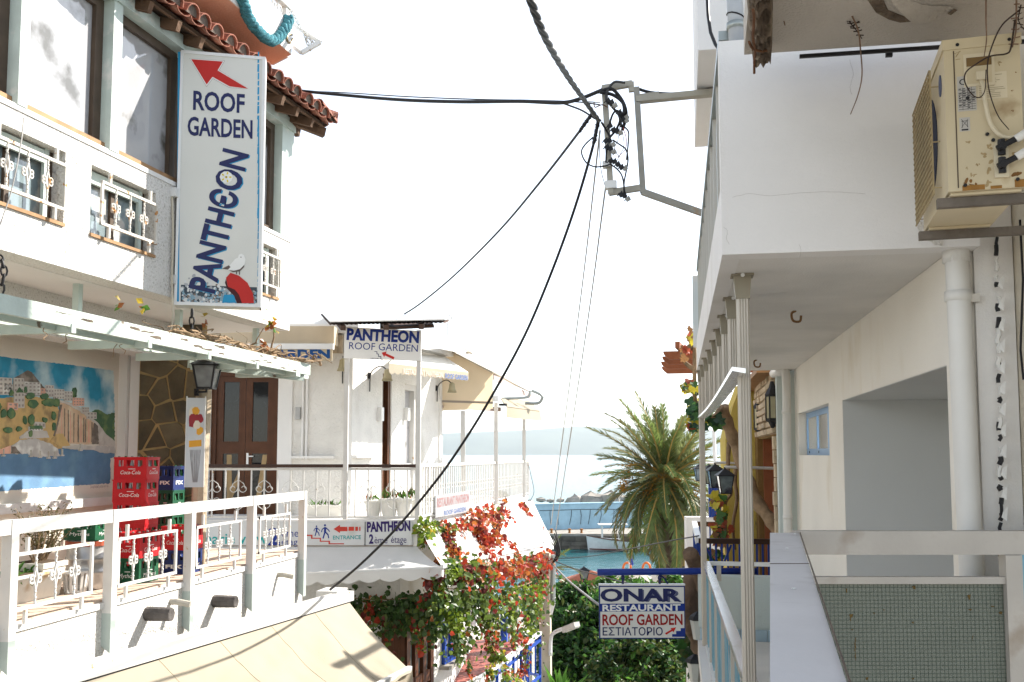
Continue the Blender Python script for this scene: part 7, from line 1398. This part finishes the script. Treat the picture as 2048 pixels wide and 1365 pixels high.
MB(OF).prism(px2(OF, [p6(*q) for q in ((1208, 925), (1265, 893), (1258, 880), (1308, 873), (1283, 918), (1275, 905), (1218, 940))]), 0, .003).build('arrow', m_red, OSg)
MB(OF).prism(px2(OF, [p6(*q) for q in ((1272, 958), (1272, 934), (1308, 934), (1308, 905), (1348, 905), (1348, 880), (1386, 880), (1386, 958))]), 0, .003).build('steps', m_dblue, OSg)
SPo = thing('sign_pole', 'thick blue horizontal pole carrying the hanging sign', 'pole', P(1200, 1145, d=12.3))
MB().tube([P(1195, 1145, d=12.3), P(1395, 1143, d=12.35), P(1512, 1143, d=12.4)], .042, 10).build('pole', m_dblue, SPo, True)
for x in (1246, 1320): 
    u = OF.px(x, 1160)[0]; b = MB(OF); vt_ = OF.px(x, 1145)[1]; b.tube([(u, oh+.02, -.03), (u, vt_, -.03)], .014, 6); b.tube([(u+.02*math.cos(a), vt_-.07+.03*math.sin(a), -.03) for a in [k*.52 for k in range(13)]], .007, 4)
    if x > 1300: b.tube([(u+.1, oh+.02, -.03), (u+.06, oh+.09, -.03), (u+.01, vt_-.04, -.03)], .012, 5)
    b.build('hanger', m_navy, SPo)
# ================= wall bracket and cables =================
DB = 10.0
m_galv = mat('rusty galvanised angle', (.30, .29, .26), .55, .2, 6, .2, 30, metal=.3, col2=(.32, .17, .06), s2=3, t2=.62, w2=.1); m_galv2 = mat('dull aluminium channel', (.36, .34, .29), .5, .12, 5, metal=.25); m_cab = mat('black cable', (.022, .022, .024), .5, .2, 10); m_cabg = mat('grey black twisted cable', (.06, .06, .062), .5, .3, 12); m_wire = mat('pale thin wire', (.36, .35, .33), .5)
def B(x, y, d=DB): return P(x, y, d=d)
BK_ = thing('cable_bracket', 'rusty galvanised wall bracket frame holding the tangle of cables', 'cable bracket', B(1285, 385))
ow_ = V((1.32, B(1285, 385).y+.3, 0))
for a, c, w_, m in (((1273, 176), (1286, 386), .07, m_galv), ((1271, 201), (1428, 186), .10, m_galv2), ((1284, 384), (1414, 430), .075, m_galv), ((1209, 176), (1222, 388), .07, m_galv2), ((1204, 178), (1264, 168), .06, m_galv2), ((1218, 386), (1282, 376), .06, m_galv2), ((1276, 196), (1318, 190), .05, m_galv2), ((1262, 165), (1263, 184), .05, m_galv2)):
    p, q = B(*a), B(*c)
    if a in ((1271, 201), (1284, 384)): q = p.lerp(q, 1.0); e = (q-p).normalized(); q = q + e*((1.33-q.x)/e.x)
    MB().bar(p, q, .06, w_, (0, 1, 0)).build('bar', m, BK_)
p = B(1205, 185)
for pts, r, m in (([(1195, 185), (1222, 178), (1240, 195), (1250, 215), (1252, 235), (1245, 260)], .018, m_cab), ([(1212, 200), (1214, 185), (1228, 165), (1250, 166)], .014, m_cabg), ([(1212, 200), (1225, 215), (1238, 232), (1243, 255)], .014, m_cab), ([(1200, 185), (1225, 190), (1245, 205), (1248, 225), (1240, 240)], .018, m_cab), ([(1216, 260), (1225, 230), (1235, 222), (1240, 240), (1232, 260), (1220, 275)], .012, m_cab), ([(1203, 245), (1215, 265), (1219, 275), (1214, 285)], .012, m_cab), ([(1186, 275), (1170, 290), (1163, 305), (1172, 325), (1190, 334), (1212, 332), (1222, 330), (1240, 345), (1247, 365), (1248, 395)], .008, m_cab), ([(1225, 280), (1240, 290), (1252, 300), (1256, 320), (1252, 345), (1248, 370), (1252, 400)], .008, m_cab), ([(1243, 250), (1256, 262), (1257, 280), (1253, 320)], .008, m_cab), ([(1243, 255), (1248, 290), (1240, 310), (1232, 325)], .004, m_wire), ([(1240, 250), (1236, 280), (1228, 300), (1240, 315)], .004, m_wire), ([(1246, 255), (1253, 280), (1250, 300), (1235, 315)], .004, mat('red wire', (.35, .06, .05), .5)), ([(1213, 300), (1212, 325)], .01, m_cab), ([(1200, 205), (1192, 205), (1178, 204), (1165, 204)], .006, m_galv), ([(1188, 205), (1190, 215), (1204, 210), (1215, 215)], .006, m_rebar)):
    MB().tube(smoothpath([B(x, y, DB-.06-R.uniform(0, .1)) for x, y in pts], 5), r, 6).build('cable_loop', m, BK_, True)
for cx_, cy_, n in ((1228, 258, 4), (1218, 283, 3), (1220, 298, 3), (1232, 326, 5), (1222, 205, 3), (1245, 228, 3), (1250, 240, 2), (1248, 392, 3)):
    for k in range(n):
        c = B(cx_+k*7-n*2, cy_+k*4-n+R.uniform(-2, 2), DB-.12); o = MB(); o.bar(c-rt*.02-zz*.012, c+rt*.02+zz*.01, .035, .04); o.tube([c, c+zz*.035+rt*.01], .008, 5); o.tube([c-rt*.02, c-rt*.04-zz*.02], .006, 5); o.build('connector', m_dark if k < n-1 else m_galv, BK_)
MB().box((*(B(1215, 330)-V((.05, .05, .03))),), (*(B(1215, 330)+V((.05, .05, .03))),)).build('clamp', m_alu, BK_); MB().box((*(B(1222, 371)-V((.06, .05, .04))),), (*(B(1222, 371)+V((.06, .05, .04))),)).build('clamp', m_alu, BK_)
def cable(name, pts, r, m, label, n=6, group='overhead cables'):
    MB().tube(pts, r, n).build(name, m, label=label, cat='cable', group=group, smooth=True)
# twisted feeder overhead
c = smoothpath([P(1050, -30, d=5.2), P(1088, 70, d=6.0), P(1130, 145, d=7.4), P(1168, 200, d=8.9), P(1198, 242, d=9.95)], 14)
TC_ = thing('twisted_cable', 'thick twisted overhead cable coming down from the top of the picture', 'cable', c[-1], 'overhead cables')
for s_ in range(3):
    q = []
    for i, p in enumerate(c): a = i*.75+s_*2.094; q.append(p + (rt*math.cos(a) + zz*.6*math.sin(a)+f0*.5*math.sin(a))*.016)
    MB().tube(q, .013, 6).build('strand', m_cabg, TC_, True)
a = B(1196, 188, DB-.05)
cable('cable', smoothpath([P(560, 178, d=13.6), P(680, 190, d=12.8), P(800, 200, d=12), P(920, 204, d=11.3), P(1040, 203, d=10.7), P(1120, 206, d=10.3), P(1160, 198, d=10.1), P(1205, 180, d=DB-.05)], 6), .021, m_cab, 'thick black cable bundle stretched from the tiled eaves to the bracket')
cable('cable', smoothpath([P(575, 181, d=13.4), P(690, 186, d=12.8), P(820, 194, d=12), P(950, 199, d=11.2), P(1060, 201, d=10.7), P(1150, 204, d=10.1), P(1200, 210, d=10)], 6), .007, m_cab, 'thinner black cable running just above the thick bundle to the bracket')
cable('cable', smoothpath([P(1120, 205, d=10.4), P(1140, 212, d=10.3), P(1165, 222, d=10.1), P(1190, 238, d=10)], 5), .010, m_cab, 'short black cable slung below the thick bundle at the bracket')
cable('cable', smoothpath([P(1270, 176, d=DB), P(1300, 185, d=DB), P(1340, 188, d=DB), P(1380, 186, d=DB), P(1430, 178, d=DB), P(1500, 170, d=DB)], 5), .016, m_cab, 'black cable lying along the upper bracket arm')
def knots(c0, c1, n, par=None): pass
cable('cable', smoothpath([B(1183, 228), P(1150, 275, d=10.8), P(1080, 365, d=12.2), P(1000, 460, d=14), P(910, 550, d=16), P(840, 608, d=17.5), P(798, 635, d=18.4)], 6), .016, m_cab, 'black cable sagging from the bracket to the roof of the middle building')
cable('cable', smoothpath([B(1196, 245), P(1184, 300, d=10), P(1150, 415, d=10.4), P(1105, 540, d=10.8), P(1050, 670, d=11.2), P(985, 790, d=11.6), P(930, 880, d=11.9), P(870, 965, d=12.2), P(790, 1060, d=12.6), P(720, 1130, d=12.9), P(660, 1180, d=13.2)], 6), .0165, m_cab, 'long black cable crossing in front of the balcony down to the cream awning')
for i, (x, y, x2, y2) in enumerate(((1181, 232, 1160, 262), (1196, 246, 1188, 285))):
    T = MB()
    for k in range(9): p = B(x, y).lerp(P(x2, y2, d=10.2), k/8); T.blob(tuple(p), .022+.004*(k % 2), 6, .2)
    T.build('cable_grip', m_cab, BK_)
for x0, y0, x1, y1, lb in ((1200, 262, 1102, 1050, 'left one of two thin white wires dropping to the concrete pole'), (1212, 368, 1112, 1060, 'right one of two thin white wires dropping to the concrete pole')):
    cable('thin_wire', smoothpath([P(x0, y0, d=10), P(x0+(x1-x0)*.42, y0+(y1-y0)*.45, d=14.5), P(x1, y1, d=24)], 8), .010, m_wire, lb, 5, 'thin white wires')
cable('thin_wire', smoothpath([P(1200, 255, d=10), P(1199, 300, d=10.0), P(1202, 340, d=10), P(1210, 372, d=10)], 5), .005, m_wire, 'short white wire hanging inside the bracket frame', 5, 'thin white wires')
cable('cable', [P(1414, -10, d=7.5), P(1416, 30, d=7.5), P(1421, 65, d=7.4), P(1431, 90, d=7.3), P(1446, 108, d=7.2)], .013, m_cab, 'black cable looping down beside the grey drainpipe')
cable('cable', smoothpath([P(1105, 1118, d=24), P(1180, 1113, d=21), P(1260, 1098, d=17.5), P(1330, 1084, d=15), P(1398, 1072, d=13.6)], 5), .009, m_cab, 'thin dark cable from the pole to the blue railing above the sign pole')
cable('cable', smoothpath([P(1108, 1122, d=24), P(1150, 1138, d=21), P(1200, 1152, d=18), P(1250, 1166, d=15.5), P(1290, 1170, d=13)], 5), .013, m_cab, 'dark cable running from the pole towards the top of the hanging sign')
cable('cable', smoothpath([P(1104, 1128, d=24), P(1135, 1160, d=20), P(1165, 1185, d=16.5), P(1195, 1208, d=13.5), P(1225, 1225, d=12.6)], 5), .018, mat('grey cable', (.22, .22, .22), .5), 'grey cable from the pole disappearing behind the hanging sign')
cable('cable', smoothpath([P(960, 1148, d=23), P(1040, 1140, d=23.6), P(1104, 1122, d=24)], 5), .010, m_cab, 'dark cable drooping through the red creeper to the pole')
PT_ = MB(); 
for k in range(5): PT_.tube(smoothpath([P(1103+k*2, 1085-k*6, d=24), P(1112+k*2, 1100, d=23.9), P(1112+R.uniform(-3, 6), 1116, d=23.9), P(1104, 1128, d=24)], 4), .016, 5)
PT_.build('cable_bundle', m_cab, CP, kind='stuff')
cable('cable', smoothpath([P(1057, 930, d=26), P(1064, 960, d=26), P(1068, 985, d=26), P(1060, 1003, d=26)], 4), .008, m_cab, 'thin loose cable hanging off the far balcony corner')
cable('cord', smoothpath([P(48, 236, d=8.4), P(40, 300, d=8.3), P(22, 385, d=8.2), P(0, 450, d=8.1)], 4), .006, m_wire, 'thin twisted cord in front of the left window grille', 5)
# ================= red and green creeper =================
CR = thing('virginia_creeper', 'autumn creeper turning red at the top and hanging green below the side awning', 'creeper', P(980, 1200, d=20))
m_cr = [leafmat(n, c, .4, 0, .45) for n, c in (('creeper scarlet leaf', (.40, .05, .025)), ('creeper orange leaf', (.40, .13, .03)), ('creeper maroon leaf', (.16, .03, .025)), ('creeper green leaf', (.11, .165, .035)), ('creeper dark leaf', (.05, .10, .025)), ('creeper lime leaf', (.20, .28, .03)), ('creeper yellow leaf', (.50, .38, .04)))]
RED, MIX, GRN, DRK, LIM = (6, 3, 2, .6, .2, .2, .05), (2, 1.8, 3, 2.5, 1.5, .6, .15), (.25, .4, .4, 5, 3, 1.8, .18), (.35, .3, .5, 2.5, 6, .3, .05), (.5, 1.0, .6, 3, .5, 4, .5)
LEAVES = []
def pick(p, wts):
    u = min(.955, max(0, .47 + .95*NZ.noise(p*2.0) + R.gauss(0, .16)))*sum(wts)
    for i, w_ in enumerate(wts):
        u -= w_
        if u < 0: return i
    return 3
def creep(path, wpx, hang, count, wts, sz=.12, dj=.25):
    pts = [P(x, y, d=d) for x, y, d in path]; ds = [d for _, _, d in path]; sp = smoothpath(pts, 6)
    MB().tube(sp, .012, 4).build('stem', m_vine, CR)
    for _ in range(int(count*1.4)):
        i = R.randrange(len(sp)-1); p = sp[i].lerp(sp[i+1], R.random()); d = p.dot(f0); s_ = wpx*d/F
        p = p + rt*R.gauss(0, s_*.5) + f0*R.uniform(-dj, dj) + zz*R.gauss(0, s_*.4) - zz*(abs(R.gauss(0, 1))*hang*d/F if hang else 0)
        LEAVES.append((p, sz*.78*R.uniform(.65, 1.25), pick(p, wts)))
creep([(1003, 985, 24), (1000, 1010, 23), (990, 1030, 22.5), (985, 1050, 22)], 9, 0, 150, MIX)
creep([(915, 1062, 18.5), (945, 1035, 19.5), (985, 1030, 21), (1008, 1035, 22.5)], 22, 0, 300, RED); creep([(950, 1050, 19.5), (965, 1080, 19.5), (960, 1110, 19)], 26, 0, 330, RED); creep([(990, 1045, 21.5), (985, 1085, 20.5), (1000, 1110, 20.5)], 14, 0, 170, RED); creep([(985, 1060, 21), (1020, 1090, 21.5), (1035, 1115, 21.5)], 7, 0, 110, MIX)
creep([(1038, 1008, 25), (1050, 1025, 25.5), (1062, 1045, 26), (1080, 1080, 26), (1098, 1110, 25.8), (1102, 1140, 25)], 11, 0, 330, RED); creep([(1048, 1008, 25.5), (1040, 1050, 25), (1072, 1075, 25.5)], 8, 0, 90, RED)
creep([(840, 1042, 16.7), (848, 1062, 16.6), (850, 1085, 16.5)], 14, 0, 110, LIM); creep([(855, 1055, 16.9), (885, 1052, 17.6), (905, 1062, 18)], 14, 0, 150, LIM); creep([(890, 1060, 17.5), (900, 1090, 17.3), (912, 1110, 17)], 13, 0, 150, MIX); creep([(888, 1100, 17), (898, 1125, 16.6), (905, 1140, 16.5)], 6, 0, 40, MIX)
creep([(862, 1140, 16.2), (895, 1128, 16.5), (940, 1130, 17.2), (985, 1132, 18.5)], 22, 14, 620, MIX, .13, .35); creep([(985, 1135, 18.5), (1030, 1130, 20.5), (1075, 1120, 23.5), (1095, 1110, 25)], 24, 6, 460, RED, .13, .4)
creep([(870, 1175, 16.3), (930, 1180, 17), (990, 1180, 18.5), (1050, 1170, 21), (1085, 1150, 24)], 24, 46, 1050, GRN, .12, .5); creep([(960, 1160, 17.8), (975, 1230, 17.9), (985, 1290, 18), (1000, 1310, 18.2)], 14, 6, 300, LIM, .11); creep([(1020, 1180, 19.8), (1026, 1240, 19.9), (1030, 1290, 20)], 7, 4, 130, LIM, .11); creep([(1060, 1160, 22), (1062, 1210, 22), (1058, 1265, 22)], 12, 5, 200, GRN, .12); creep([(1078, 1140, 24), (1076, 1190, 24), (1070, 1240, 23.8)], 9, 3, 140, MIX)
creep([(905, 1200, 16.7), (915, 1260, 16.8), (918, 1310, 17)], 12, 4, 170, GRN, .11); creep([(690, 1195, 17.1), (760, 1200, 17), (830, 1195, 16.7), (880, 1190, 16.5)], 26, 38, 800, DRK, .12, .3); creep([(838, 1230, 16.9), (840, 1270, 16.9), (843, 1305, 16.9)], 5, 2, 60, LIM, .09); creep([(820, 1225, 17), (826, 1250, 17), (824, 1290, 17)], 4, 2, 30, GRN, .09); creep([(870, 1200, 16.6), (872, 1250, 16.7), (860, 1285, 16.7)], 7, 3, 70, GRN, .1)
creep([(1050, 1275, 21), (1053, 1300, 21), (1048, 1330, 20.8), (1030, 1355, 20.5)], 8, 4, 60, RED, .12); creep([(1005, 1330, 19), (1020, 1350, 19.5), (1040, 1365, 20)], 14, 6, 80, LIM, .1); creep([(985, 1330, 18.5), (975, 1355, 18.3)], 10, 4, 40, LIM, .1); creep([(938, 1320, 17.3), (940, 1350, 17.3)], 3, 2, 24, LIM, .09)
def vleaf(p, s_):
    d = V((R.gauss(0, .7), R.gauss(0, .6), -.7+R.gauss(0, .5))).normalized(); n = V((.5+R.gauss(0, .7), -.6+R.gauss(0, .7), .5+R.gauss(0, .6))).normalized(); x = d.cross(n); x = x.normalized() if x.length > 1e-3 else d.orthogonal(); n = x.cross(d)
    return [p + x*a*s_ + d*b_*s_ + n*c_*s_ for a, b_, c_ in ((0, 0, 0), (.42, .12, .08), (.45, .55, .1), (0, 1.05, -.05), (-.45, .55, .1), (-.42, .12, .08))]
LF_ = [(0, 1, 2, 3), (0, 3, 4, 5)]
LEAVES.sort(key=lambda q: q[0].length/q[1]); big = LEAVES[:600:2]; ids = set(id(q) for q in big)
for q in big: MB().add(vleaf(q[0], q[1]*1.1), LF_).build('leaf', m_cr[q[2]], CR)
b = MB()
for q in LEAVES:
    if id(q) not in ids: b.add(vleaf(q[0], q[1]), LF_, ID, q[2])
b.build('foliage', m_cr, CR, kind='stuff')
HAZE = 5.5e-5
# ================= haze over the bay =================
m = bpy.data.materials.new('haze'); m.use_nodes = True; n = m.node_tree.nodes; n.remove(n['Principled BSDF'])
pv = n.new('ShaderNodeVolumePrincipled'); pv.inputs['Color'].default_value = (.76, .88, 1, 1); pv.inputs['Density'].default_value = HAZE; pv.inputs['Anisotropy'].default_value = .2
m.node_tree.links.new(pv.outputs[0], n['Material Output'].inputs['Volume'])
MB().box((-16000, -300, -13.2), (16000, 13000, 360)).build('haze', m, kind='stuff', loc=(0, 0, 0))
